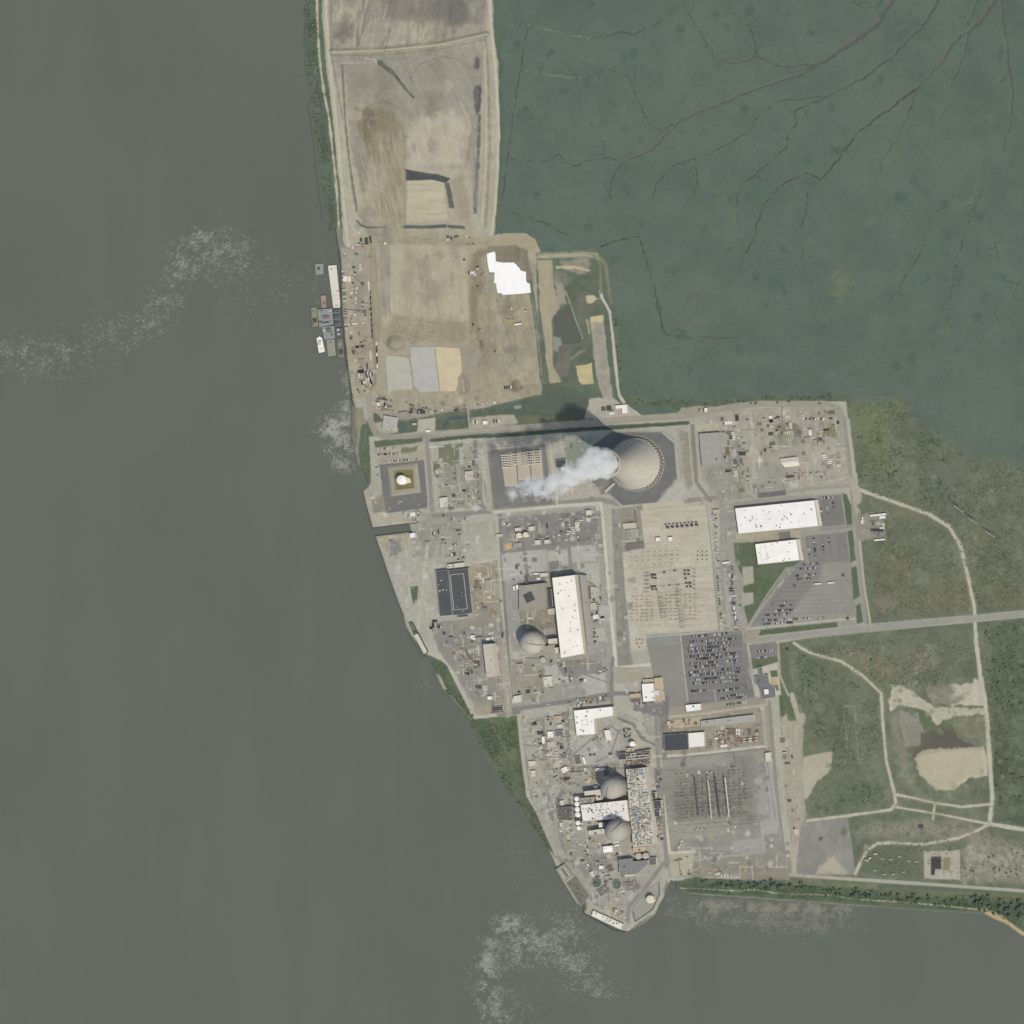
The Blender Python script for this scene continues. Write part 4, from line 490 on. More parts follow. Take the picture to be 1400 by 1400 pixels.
def building(name, label, pts, h, roofm, wallm=None, cat='building', vents=0, gable=False, par=.7, vs=(1.5, 4), ventm=None, door=True, z0=None, ridge=3.0, vn_='roof_vent'):
    wallm = wallm or WALLM; cx = sum(p[0] for p in pts) / len(pts); cy = sum(p[1] for p in pts) / len(pts)
    z0 = (gz(*U(cx, cy, h)) - .3) if z0 is None else z0
    wp = ccw([tuple(W(*U(x, y, h + z0))[:2]) for x, y in pts])
    # local frame along the longest edge
    e = max(range(len(wp)), key=lambda i: (Vector(wp[i]) - Vector(wp[(i + 1) % len(wp)])).length); d = Vector(wp[(e + 1) % len(wp)]) - Vector(wp[e]); an = math.atan2(d.y, d.x)
    ox = sum(p[0] for p in wp) / len(wp); oy = sum(p[1] for p in wp) / len(wp); c, s = math.cos(-an), math.sin(-an)
    lp = [((x - ox) * c - (y - oy) * s, (x - ox) * s + (y - oy) * c) for x, y in wp]
    r = empty(name, (ox, oy, z0), an); tag(r, label, cat)
    n = len(lp); B = MB()
    if gable and n == 4:
        B.add([(p[0], p[1], 0) for p in lp] + [(p[0], p[1], h) for p in lp], [(i, (i + 1) % n, n + (i + 1) % n, n + i) for i in range(n)])
        i0 = e; q_ = [lp[(i0 + k) % 4] for k in range(4)]   # q0-q1 long edge
        m1 = ((q_[1][0] + q_[2][0]) / 2, (q_[1][1] + q_[2][1]) / 2); m0 = ((q_[0][0] + q_[3][0]) / 2, (q_[0][1] + q_[3][1]) / 2)
        B.add([(*q_[1], h), (*q_[2], h), (*m1, h + ridge - .15)], [(0, 1, 2)]); B.add([(*q_[3], h), (*q_[0], h), (*m0, h + ridge - .15)], [(0, 1, 2)]); B.build('wall', wallm, r)
        o_ = .5; Rf = MB(); dy = lambda p: o_ if p[1] > (m0[1]) else -o_
        a0, a1, a2, a3 = [(p[0] + (o_ if p[0] > 0 else -o_), p[1] + dy(p), h - .12) for p in q_]; M0 = (m0[0] - (o_ if m0[0] < 0 else -o_), m0[1], h + ridge); M1 = (m1[0] + (o_ if m1[0] > 0 else -o_), m1[1], h + ridge)
        t = lambda p: (p[0], p[1], p[2] + .25)
        Rf.add([a0, a1, M1, M0, t(a0), t(a1), t(M1), t(M0), a3, a2, t(a3), t(a2)], [(4, 5, 6, 7), (7, 6, 11, 10), (0, 1, 5, 4), (8, 10, 11, 9), (0, 4, 7, 3), (3, 7, 10, 8), (1, 2, 6, 5), (2, 9, 11, 6)]); rf = Rf.build('roof', roofm, r)
    else:
        ip = inset(lp, .45)
        B.add([(p[0], p[1], 0) for p in lp] + [(p[0], p[1], h + par) for p in lp] + [(p[0], p[1], h + par) for p in ip] + [(p[0], p[1], h - .2) for p in ip], [(k * n + i, k * n + (i + 1) % n, (k + 1) * n + (i + 1) % n, (k + 1) * n + i) for k in range(3) for i in range(n)]); B.build('wall', wallm, r)
        Rf = MB(); Rf.prism(inset(lp, .452), h - .25, h, True); rf = Rf.build('roof', roofm, r)
    if door:
        x, y = lp[(e + 1) % n][0] * .45 + lp[e][0] * .55, lp[(e + 1) % n][1] * .45 + lp[e][1] * .55
        D = MB(); D.box(x, y - .02, 0, min(4.5, d.length * .25), .16, min(4.2, h * .6)); D.build('door', DOORM, r)
    xs = [p[0] for p in lp]; ys = [p[1] for p in lp]; put = 0; tries = 0
    while put < vents and tries < 400:
        tries += 1; x, y = random.uniform(min(xs), max(xs)) * .9, random.uniform(min(ys), max(ys)) * .86
        if sd_poly(lp, np.array([[x]]), np.array([[y]]))[0, 0] > -2.5: continue
        V = MB(); sx, sy, sz = random.uniform(*vs), random.uniform(*vs), random.uniform(.8, 2.6)
        zb = h + (ridge * (1 - min(1, abs(y) / max(1e-3, max(ys)))) if gable else 0) - .1
        if random.random() < .3: V.lathe([(sx * .4, zb), (sx * .4, zb + sz), (sx * .3, zb + sz + .2)], 10, x, y)
        else:
            V.box(x, y, zb, sx, sy, sz); V.box(x, y, zb + sz, sx * 1.12, sy * 1.12, .15)
        vm = ventm if ventm else (STEEL, CONC, DKST)
        V.build(vn_, random.choice(vm) if isinstance(vm, (tuple, list)) else vm, rf); put += 1
    return r, lp, h
# Hope-side turbine hall and reactor
building('turbine_hall', 'long white roofed turbine hall beside the lone grey reactor dome', [(755,790),(786,786),(799,894),(767,900)], 24, mat('hall_roof', (240,235,222), amp=.08, scale=.035, seam=(34, 200, .88)), vents=26, vs=(1.2, 2.2))
building('turbine_annex', 'narrow grey lower annex along the east side of the white turbine hall', [(792.5,786),(800.5,786.5),(811,895),(804,895.5)], 11, GRYR, BLUEW, vents=5, vs=(1.2, 2.4))
building('access_block', 'small cream block between the lone reactor dome and the turbine hall, upper one', [(749,874),(761,872.5),(762,880),(750,881)], 16, LTR, vents=1); building('access_block', 'small cream block between the lone reactor dome and the turbine hall, lower one', [(757,886),(763,885),(764,893),(758,894)], 14, LTR, vents=1)
def dome(name, label, x, y, r, hc, rise, m, stair=0.0, base=None):
    gx, gy = U(x, y, hc + rise * .4); p = W(gx, gy, gz(gx, gy) - .3); o = empty(name, p); tag(o, label, 'reactor building'); R_ = r * S
    B = MB(); B.lathe([(R_, 0), (R_, hc)], 56, cap=False); B.build('wall', m, o, smooth=True)
    B = MB(); pr = [(R_ + .25, hc - .6), (R_ + .25, hc)] + [(max(.05, R_ * math.cos(t)), hc + rise * math.sin(t)) for t in np.linspace(0, math.pi / 2 - .02, 14)]; B.lathe(pr, 56); dm = B.build('dome', m, o, smooth=True)
    B = MB(); a0 = stair; pts = [(R_ * math.cos(t) + .5, t) for t in np.linspace(0, math.pi / 2 - .15, 10)]; prev = None
    for rr, t in pts:
        c = Vector((rr * math.cos(a0), rr * math.sin(a0), hc + rise * math.sin(t) + .4))
        if prev is not None: B.bar(prev, c, 1.3, .5)
        prev = c
    B.build('ladder', DKST, dm)
    B = MB(); B.lathe([(1.6, hc + rise - .3), (1.6, hc + rise + 1.4), (1.0, hc + rise + 2)], 12); B.build('roof_vent', STEEL, dm)
    return o
DOMEM = mat('dome_concrete', (172, 168, 156), amp=.1, scale=.12, stretch=(1, 1, .15)); DOME2 = mat('dome_concrete_grey', (164, 160, 150), amp=.1, scale=.12, stretch=(1, 1, .15))
dome('reactor_building', 'lone large reactor dome of pale concrete west of the white turbine hall', 724.5, 879, 15.5, 25, 20, DOMEM, stair=-.2)
building('reactor_block', 'grey concrete block wrapped around the foot of the lone reactor dome', [(733,886),(757,881),(759,893),(737,897)], 14, CONR, CONC, vents=2)
# never finished second unit
building('unfinished_building', 'flat brown concrete shell with a dark square opening in its roof', [(710,801),(745,797),(747,831),(710,836)], 11, mat('raw_roof', (152,147,134), amp=.1, scale=.08), CONC, vents=3, vs=(1, 2))
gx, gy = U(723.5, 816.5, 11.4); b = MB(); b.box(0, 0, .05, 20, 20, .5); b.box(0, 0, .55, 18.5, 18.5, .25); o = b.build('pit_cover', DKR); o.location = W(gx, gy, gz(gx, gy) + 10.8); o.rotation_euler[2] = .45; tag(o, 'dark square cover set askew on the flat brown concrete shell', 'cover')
building('link_building', 'thin dark roofed link block on the west side of the white turbine hall', [(748,806),(754,805),(756,830),(750,831)], 8, DKR, CONC); building('pump_house', 'tan pump house against the middle of the white turbine hall', [(748,833),(758,831.5),(759,840),(750,840.5)], 9, BEIR)
building('office_trailer', 'white trailer pair north of the flat brown concrete shell, right one', [(738,784),(749,783),(749.5,788),(739,789)], 4, LTR); building('office_trailer', 'small white trailer just west of the pair north of the brown shell', [(729,783.5),(737,783),(737,785.5),(729.5,786)], 3.5, WHR)
building('canteen_trailer', 'upright white trailer standing beside its twin west of the brown shell', [(705,800),(708.6,799.4),(709.4,806),(706,806.6)], 4, WHR); building('canteen_trailer', 'slightly shorter white trailer left of its twin west of the brown shell', [(701,801.6),(704,801),(704.8,807),(702,807.6)], 4, WHR)
# warehouse with dark roof
building('dark_warehouse', 'large charcoal roofed warehouse with a pale rail frame on its roof', [(613.5,780),(640,777),(646,838),(619.5,841)], 9, mat('charcoal_roof', (84,87,87), amp=.1, scale=.06), BLUEW, vents=12, vs=(1.2, 1.8), ventm=(WALLM, STEEL), par=.5)
building('dark_warehouse', 'narrow charcoal roofed wing on the west side of the charcoal warehouse', [(596,780.5),(612.5,779),(618.5,841),(601.5,842.5)], 8, mat('charcoal_roof_worn', (84,87,87), amp=.2, scale=.05, seam=(400, 9, 1.25)), BLUEW, vents=5, vs=(1.5, 3), ventm=(WALLM,), par=.5)
def deckframe(label, pts, h):
    b = MB(); w = [W(*U(x, y, h), h) for x, y in pts]; c = sum(w, Vector()) / len(w)
    for i in range(len(w)): b.bar(w[i] - c, w[(i + 1) % len(w)] - c, .9, .5)
    o = b.build('roof_rail', WALLM); o.location = c; tag(o, label, 'rail')
deckframe('pale rectangular rail frame laid on the charcoal warehouse roof', [(615.5,786),(633.5,784),(639,832),(620.5,834)], 10.6)
building('entrance_block', 'cream entrance block on the north end of the charcoal warehouse', [(611.5,772),(634,769),(634.5,775),(612,777.5)], 7, LTR, vents=2); building('store_shed', 'beige lean-to on the south end of the charcoal warehouse', [(625,841),(640,839.5),(640.5,843),(625.5,844)], 4, DKR)
building('beige_hall', 'tall narrow beige roofed hall casting a dark shadow west', [(660.5,881),(673,880),(678.5,924),(665.5,927)], 19, BEIR, vents=3, vs=(1, 2))
building('gable_shed', 'small beige shed with ribbed roof north of the tall beige hall', [(664,872),(670,871.4),(670.4,876),(664.4,876.6)], 4, WHR)
# warehouses
building('white_warehouse', 'largest white roofed warehouse, beside the small staff car park', [(1005,695),(1113.5,684),(1119,719.5),(1010,730)], 10, WHM, vents=34, vs=(1, 2.4)); building('white_warehouse', 'smaller white roofed warehouse with a grey roof frame, below the largest one', [(1032.5,744),(1089,737.5),(1093.5,766),(1036.5,772)], 8, mat('white_roof_plain', (240,237,228), amp=.09, scale=.04), vents=10, vs=(1, 2)); deckframe('grey pipe frame on the west end of the smaller white warehouse', [(1039,748),(1047,747),(1049,765),(1041,766)], 9.2)
building('loading_canopy', 'cream canopy strip along the east side of the largest white warehouse', [(1114.5,683.5),(1118,683),(1124,719),(1120.5,719.5)], 5, LTR); building('loading_canopy', 'cream canopy strip along the east side of the smaller white warehouse', [(1090,737.4),(1093,737),(1099,766),(1095,766.5)], 4, LTR)
building('grey_workshop', 'grey ribbed workshop west of the northern storage yard', [(956,593),(984,591),(986.5,635),(960,637.5)], 8, GRYR, BLUEW, vents=3)
building('fabric_tent', 'cream peaked storage tent in the middle of the northern storage yard', [(1066,627.5),(1090,624.5),(1093,636.5),(1073,638.5)], 5, mat('tent_fabric', (214,207,190), amp=.05, scale=.2), gable=True, ridge=4, door=False)
building('shed', 'small white shed by the pylon corridor gate, upper', [(1189,704),(1211,701.5),(1211.5,704.5),(1189.5,706.5)], 4, WHR); building('shed', 'long thin white shed closing the south side of the roadside yard', [(1195,737.5),(1210,736.3),(1210.5,738.6),(1195.5,740)], 3.5, WHR); building('shed', 'white shed in the corner of the roadside yard', [(1202,706),(1210,705),(1210.5,709),(1202.5,709.5)], 4, WHR); building('shed', 'small pale shed standing upright by the roadside yard entrance', [(1178,707),(1180,706.6),(1180.8,713),(1178.8,713.2)], 3, WHR)
building('gate_house', 'cream site hut with tan corner beside the gravel lane', [(975,697),(982.5,696.5),(983,702),(975.5,702.5)], 5, TANR); building('lane_hut', 'white hut group at the head of the container lane', [(987,768.5),(997,767.5),(997.5,770.5),(987.5,771)], 4, WHR)
for x, y, l in ((899.5,737.5,'white cube hut in the beige switchyard, left of the pair'), (916.5,737,'white cube hut in the beige switchyard, right of the pair')): building('relay_hut', l, R(x, y, 5.5, 5.5, -2), 5, WHR)
building('control_house', 'grey roofed control house in the west corner of the beige switchyard', [(857,724.5),(870.5,723),(871.5,734),(858,735.5)], 5, GRYR, vents=2); building('control_house', 'tan roofed control house north of the grey one near the beige switchyard', [(851,716),(869,714.5),(869.5,722.5),(853,723.5)], 4, BEIR)
# entry, offices
building('guard_house', 'white roofed security building near the empty asphalt lot', [(877.5,935),(893.5,934),(896,958.5),(879.5,960)], 9, WHR, vents=3); building('guard_annex', 'tan roofed annex behind the white security building', [(894.6,927),(904.5,926),(908,958),(897,959)], 6, TANR, vents=2); building('guard_annex', 'tan roofed strip on the north side of the white security building', [(879,929),(893.5,928),(893.9,932.5),(879.5,933.3)], 5, TANR); building('guard_annex', 'pale blue roofed box between the security building and the tan annex', [(894.8,944),(901,943.5),(901.5,951),(895.2,951.5)], 7.5, mat('pale_blue_roof', (205,210,208), amp=.05))
building('brown_shed', 'brown and tan roofed shed west of the white security building', [(861,949),(875,948),(876,953.5),(862,955)], 5, TANR); building('brown_shed', 'dark brown roofed shed below the tan one west of the security building', [(862,955.6),(876,954.2),(876.5,960),(862.3,961)], 5, BRNR)
building('ticket_office', 'low white roofed hut at the corner of the crowded car park', [(937,964),(958,962),(958.5,971),(939,973.5)], 5, WHR, vents=1)
SL = mat('slate_roof', (113,116,116), amp=.1, scale=.15)
building('visitor_centre', 'slate roofed visitor centre wing with a sloped north leg', [(1036,912),(1042,911),(1044,923),(1050,922),(1052,934),(1033,936),(1031.5,925),(1037.5,924)], 5, SL, vents=2); building('visitor_centre', 'square slate roofed visitor centre block with a white lantern', [(1035,936.5),(1052,934.8),(1060,940),(1060.5,953),(1041,956),(1039,945)], 5, SL, vents=0); building('roof_lantern', 'white lantern on the square slate visitor centre roof', [(1044.5,942.5),(1050.5,942),(1051,949),(1045.5,950)], 7, WHR, door=False, cat='lantern')
# yard east of the southern plant
building('dark_store', 'flat near-black roofed store beside a white roofed one', [(907.5,1004.5),(940.5,1002),(941.5,1025),(908.5,1026.5)], 7, mat('black_roof', (74,79,80), amp=.06, scale=.1), BLUEW); building('white_store', 'square cream white roofed store beside the near-black one', [(941,1002.4),(962.5,1000.8),(963.8,1020.5),(942.2,1022.4)], 7, mat('cream_roof', (228,224,212), amp=.03)); building('long_shed', 'long grey shed roof above the red container yard', [(958.5,985.8),(1030,977),(1031,987.5),(959,994.5)], 6, mat('long_grey_roof', (166,165,156), amp=.06, scale=.08, seam=(12, 90, .92)), vents=4)
building('relay_hut', 'white and tan hut on the east edge of the southern switchyard', [(1046,1029.5),(1053.5,1028.5),(1055,1041),(1047,1042)], 5, LTR)
# southern twin plant
building('service_building', 'white L-shaped service building north of the twin reactors', [(784.5,971.5),(837.5,966),(838.5,979),(812.5,983.5),(814,1004),(788.5,1006)], 10, mat('service_roof', (238,235,226), amp=.09, scale=.05), vents=8, vs=(2, 4)); deckframe('grey roof frame on the L-shaped service building', [(795,985),(803,984),(803.5,991),(796,991.5)], 11.4)
building('auxiliary_building', 'big white roofed auxiliary building between the twin reactor domes', [(793.8,1100.5),(852,1094.5),(857,1094),(861,1123),(838,1120),(797,1123)], 22, mat('aux_roof', (226,223,214), amp=.1, scale=.08), vents=62, vs=(1, 3), ventm=(DKST, CONC, STEEL, BEIR))
dome('reactor_building', 'northern of the twin reactor domes', 834.5, 1078, 14.6, 38, 22, DOME2, stair=-1.9); dome('reactor_building', 'southern of the twin reactor domes', 840.5, 1136, 14.6, 38, 22, DOME2, stair=.9)
building('fuel_building', 'cream L-shaped block on the west side of the northern twin dome', [(799,1082),(820.5,1079.3),(822.5,1093.5),(815.5,1094.5),(814.5,1086.5),(799.5,1088)], 18, LTR, vents=2); building('fuel_building', 'cream block on the west side of the southern twin dome', [(804.5,1136),(826.5,1132.7),(827.2,1140),(805.5,1142.3)], 16, LTR, vents=3); building('stair_tower', 'small white tower between auxiliary building and southern twin dome', [(818.5,1125),(824.5,1124.3),(825,1131),(819,1131.5)], 22, WHR); building('penetration_block', 'patchy grey white roof block north-west of the auxiliary building', [(792,1091.5),(811,1089.5),(811.5,1097),(793,1099.5)], 18, mat('mottled_roof', (165,155,140), amp=.35, scale=.5), vents=14, vs=(1, 2.5)); building('penetration_block', 'patchy grey white roof block south-west of the auxiliary building', [(796,1122.5),(810,1121),(810.5,1128.5),(797,1129.5)], 18, mat('mottled_roof', (165,155,140)), vents=12, vs=(1, 2.5))
building('diesel_building', 'dark grey roofed block west of the white storage tanks', [(762,1104.5),(782,1102.8),(783.5,1120),(764,1122)], 10, mat('smoke_roof', (104,102,97), amp=.1, scale=.1), BLUEW, vents=6, vs=(1.2, 3)); building('white_shop', 'bright white roofed shop south of the twin domes', [(824,1157.5),(837.5,1156),(838.3,1165),(825,1166.5)], 8, mat('bright_roof', (244,243,240), amp=.02), vents=3, vs=(1, 1.6)); building('white_shop', 'small cream shed beside the bright white shop', [(838,1149.5),(846,1148.5),(847,1153),(839,1154)], 6, LTR); building('white_shop', 'narrow white shed just east of the bright white shop', [(840,1155),(846.6,1154.2),(847,1157),(840.4,1158)], 5, WHR)
DECK = mat('deck_concrete', (202,195,178), amp=.1, scale=.2)
tb, lp, hh = building('turbine_deck', 'open turbine deck crowded with pipes and blue machines, east of the twin domes', [(856,1052),(881,1049.5),(892,1113),(895,1154.5),(866,1159)], 20, DECK, vents=0, par=.9)
xs = [p[0] for p in lp]; ys = [p[1] for p in lp]; pools = {'generator_casing': (BLUE, (5, 11), (2.5, 4)), 'pipe_rack': (STEEL, (6, 13), (.8, 1.6)), 'equipment_box': ((DKST, STEEL, CONC, WALLM, STEEL), (1.5, 4.5), (1.5, 4)), 'valve_skid': (CONC, (1.5, 3.5), (1.5, 3)), 'heat_exchanger': (WALLM, (4, 9), (1.6, 2.4)), 'rust_casing': (RUST, (1.5, 4), (1.5, 3))}
def machinery(root, lp, h, plan, ax=0):
    xs = [p[0] for p in lp]; ys = [p[1] for p in lp]
    for nm, cnt in plan:
        m0_, ls, wss = pools[nm]
        for _ in range(cnt):
            m = random.choice(m0_) if isinstance(m0_, tuple) else m0_
            for tr in range(60):
                x, y = random.uniform(min(xs), max(xs)), random.uniform(min(ys), max(ys))
                if sd_poly(lp, np.array([[x]]), np.array([[y]]))[0, 0] < -2.2: break
            l, w, z = random.uniform(*ls), random.uniform(*wss), random.uniform(1.2, 3.4); b = MB(); t = random.choice((0, math.pi / 2)); c, s = math.cos(t), math.sin(t)
            if nm == 'pipe_rack':
                for k in range(3): b.bar((x - l / 2 * c - s * (k - 1) * w / 2, y - l / 2 * s + c * (k - 1) * w / 2, h + z), (x + l / 2 * c - s * (k - 1) * w / 2, y + l / 2 * s + c * (k - 1) * w / 2, h + z), .45)
                for k in (-.4, .4): b.box(x + k * l * c, y + k * l * s, h - .05, .5, w + .5, z, t)
            elif nm in ('heat_exchanger', 'generator_casing'):
                n = 10; e = MB(); e.cylx(-l / 2, l / 2, 0, w * .5 + .6, w * .5, n); b.add([(x + v[0] * c - v[1] * s, y + v[0] * s + v[1] * c, h + v[2]) for v in e.v], e.f)
                for k in (-.3, .3): b.box(x + k * l * c, y + k * l * s, h - .05, .8, w * .9, .9, t)
            else: b.box(x, y, h - .05, l, w, z, t); b.box(x + .2, y, h + z - .05, l * .5, w * .6, .6, t)
            b.build(nm, m, root)
machinery(tb, lp, hh, (('generator_casing', 22), ('pipe_rack', 70), ('equipment_box', 84), ('valve_skid', 70), ('heat_exchanger', 76), ('rust_casing', 10)))
for k in range(7):   # crane rails and cross walkways
    b = MB(); y_ = min(xs) + (max(xs) - min(xs)) * (k + .5) / 7; b.bar((y_, min(ys) * .8, hh + 2.4), (y_, max(ys) * .8, hh + 2.4), .8, .4)
    for f in (-.75, .75): b.box(y_, max(ys) * f, hh - .05, .6, .6, 2.4)
    b.build('walkway', WALLM, tb)
pb, lp2, h2 = building('pipe_yard_block', 'red brown steel pipe block north of the open turbine deck', [(857,1030),(889,1024.5),(890,1044),(858,1048)], 7, mat('rust_deck', (150,122,106), amp=.25, scale=.3), CONC)
machinery(pb, lp2, h2, (('rust_casing', 30), ('pipe_rack', 16), ('equipment_box', 22), ('heat_exchanger', 8)))
gx, gy = U(872, 1037, 14); b = MB(); b.bar((-23, -2.2, 0), (23, 2.2, 0), 1.2); b.bar((-23.6, 3.6, 0), (22.4, 8, 0), 1.2); b.bar((-23, -2.2, 0), (-23.6, 3.6, 0), 1.2); b.bar((23, 2.2, 0), (22.4, 8, 0), 1.2)
for x, y in ((-23, -2.2), (23, 2.2), (22.4, 8), (-23.6, 3.6)): b.box(x, y, -6.5, 1, 1, 6.5)
o = b.build('gantry_frame', WALLM); o.location = W(gx, gy, 14.5); tag(o, 'white rectangular gantry frame over the red brown pipe block', 'gantry')
building('pump_block', 'tan roofed block at the south end of the open turbine deck', [(865,1159.5),(880,1157.5),(881,1164),(866,1166)], 9, TANR, vents=2); building('service_hall', 'grey ribbed hall with slanting south corner, near the two grey tanks', [(846,1175.5),(863,1173.5),(865,1178),(886,1176),(885.5,1182),(871,1194),(847,1196.5)], 12, mat('ribbed_grey_roof', (132,133,129), amp=.07, scale=.1, seam=(4, 300, .86)), BLUEW, vents=3); building('dark_hut', 'small dark grey roofed hut right of the grey ribbed hall', [(887,1173),(897,1172),(897.5,1182),(888,1183)], 6, mat('smoke_roof2', (106,109,108), amp=.1)); building('canopy', 'thin cream canopy below the grey ribbed hall', [(854,1196),(867.5,1195),(868,1197.6),(854.5,1199.5)], 4, LTR)
building('intake_house', 'river intake house with white ribbed bays on the south-west bank', [(760,1188.5),(771,1181.5),(784.5,1197),(772,1206)], 6, mat('intake_roof', (150,146,132), amp=.1, scale=.2), CONC, vents=0, door=False); iro = bpy.data.objects['intake_house']
for k in range(5):
    b = MB(); b.box(-13 + k * 1.0 if False else 0, -6.5 + k * 3.0, 5.95, 22, 1.5 if k < 1 or k > 3 else .8, 1.0); b.build('screen_bay', WALLM if k in (0, 1, 4) else DKST, iro)
building('river_deck', 'long white concrete intake deck on the southern tip', [(811,1244.6),(852,1263),(849.5,1271.5),(808.5,1252.5)], 5, mat('deck_white', (222,217,204), amp=.12, scale=.12), CONC, vents=16, vs=(1, 2.5), door=False)
building('intake_house', 'northern river intake of long dark screens on the west bank', [(559,852),(563.5,850.5),(585,891),(579,898)], 4, mat('screen_deck', (112,110,102), amp=.3, scale=.4), DKST, vents=14, vs=(1, 2.6), ventm=(DKST, STEEL, WALLM), door=False); building('pump_house', 'cream walled strip behind the dark river screens on the west bank', [(566,868.5),(571,866.5),(584,891),(580,894)], 6, LTR, door=False)
building('inlet_house', 'bright white cube house at the head of the boat inlet', [(560,729.5),(567.5,728),(568.5,734.5),(561,736)], 7, WHR)
building('utility_block', 'cream block west of the storage pad square', [(635.5,645),(645.5,643.5),(646.5,656.5),(636.5,657.5)], 5, BEIR, vents=3, vs=(1, 1.6)); building('utility_block', 'grey block on the edge of the green hollow west of the pad square', [(600.5,681),(611,679.5),(612,693),(602,694.5)], 5, LTR, vents=2)
building('checkpoint_hut', 'tan hut between the boat inlet and the square tank basin', [(562,717),(573,715),(574,726),(564,727)], 3, CONR, cat='platform', door=False)
building('pump_hut', 'white roofed hut group at the marsh gate north of the road', [(841,554.5),(857.5,553),(858.5,565),(851,566),(850,558.5),(842,559.5)], 5, WHR); building('yard_hut', 'white hut beside red containers north of the cooling tower road', [(963,558),(967,557.6),(967.3,563),(963.3,563.4)], 4, WHR)
building('dirt_yard_office', 'grey roofed office at the west end of the main road', [(525,568),(543,571),(540,590),(523,588)], 5, mat('office_grey', (176,173,165), amp=.06, seam=(14,14,.9)), vents=7, vs=(1, 2.5)); building('small_cabin', 'white cabin by the concrete apron on the main road', [(582,588),(588,587.4),(588.3,591),(582.3,591.6)], 3, WHR); building('small_cabin', 'white cube cabin beside the parked rigs north of the main road', [(660,575.5),(666,575),(666.4,580.5),(660.4,581)], 4, WHR); building('small_cabin', 'low white cabin in the grass west of the apron', [(564,578.7),(568.5,578.3),(568.7,581),(564.2,581.3)], 3, LTR)
building('plant_room', 'light grey plant room beside the two cream tanks, left', [(704,722),(712,721),(712.6,726),(704.6,727)], 5, LTR); building('plant_room', 'light grey plant room beside the two cream tanks, right', [(722.5,720.5),(730,719.3),(730.8,725),(723,726.6)], 5, LTR); building('plant_room', 'grey cube plant room south of the two cream tanks', [(703.5,743),(711,742.2),(711.4,748),(704,748.8)], 5, GRYR); building('plant_room', 'grey cube plant room beside the brick yard path', [(731,739),(738,738.2),(738.8,744.6),(731.8,745.4)], 5, LTR); building('plant_room', 'pale cube plant room nearest the transformer cluster', [(744,738.5),(751,737.6),(751.8,743),(744.8,744)], 5, LTR); building('plant_room', 'pale plant room in the corner under the plume', [(801,698),(808.5,697.2),(809,704.3),(801.8,705)], 5, LTR); building('plant_room', 'tan roofed plant room by the west lane of the dome unit', [(678,730.6),(686,729.7),(686.5,734),(678.4,735)], 4, BEIR)
building('brick_store', 'white hut on the north of the southern works road', [(826,998.5),(833.5,997.6),(837.5,1012),(829,1013.4)], 6, mat('cream_roof2', (224,218,204), amp=.04)); building('slab_shed', 'grey slatted shed lying aslant near the white hut', [(810,1014),(814,1010.5),(825,1024),(821,1027)], 4, GRYR); building('slab_shed', 'dark slatted shed east of the parked tankers', [(785,1034.5),(793,1033.4),(795,1044),(787,1045.3)], 4, mat('slat_dark', (110,112,108), amp=.1, seam=(3, 50, .8))); building('slab_shed', 'white strip shed right beside the dark slatted one', [(795.5,1035),(798.8,1034.6),(802,1044.5),(799,1045.5)], 4, WHR); building('cream_shed', 'cream shed below the square green lawn west corner', [(702,952),(712.5,950),(712.6,960),(702.4,960.6)], 5, LTR)
for l, p in (('cream cabin in the western laydown of the twin plant', [(722,1041),(732,1040),(733,1047),(724,1048)]), ('white cabin row west of the dark grey roofed block, north', [(765,1095),(770.5,1094),(771.5,1101),(767,1101.6)]), ('white cabin row west of the dark grey roofed block, south', [(765,1125),(769,1124.4),(770,1130.5),(766.4,1131)]), ('white cabin east of the south cabin row', [(777,1122),(782,1121.4),(782.4,1124),(777.6,1124.4)]), ('cream cabin by the round clarifiers', [(806,1193),(810,1190.4),(814,1198),(810.4,1200)])): building('cabin', l, p, 4, LTR)
building('brown_module', 'brown framed module tilted near the round clarifiers', [(829,1188),(836,1183),(841,1189),(834,1194)], 4, BRNR, vents=4, vs=(1, 2), ventm=(WALLM, RUST)); building('red_shed', 'red brown flat shed east of the round clarifiers', [(855,1207),(866,1205),(868,1210),(856,1212)], 3, mat('red_brown_roof', (136,104,94), amp=.12)); building('settling_basin', 'rectangular settling basin with white baffles between the clarifiers', [(816,1218),(828,1210),(834.5,1217),(822,1226)], 3, mat('basin_floor', (112,112,104), amp=.2, scale=.4), CONC, vents=9, vs=(1, 2.6), ventm=(WALLM,), cat='basin', door=False)
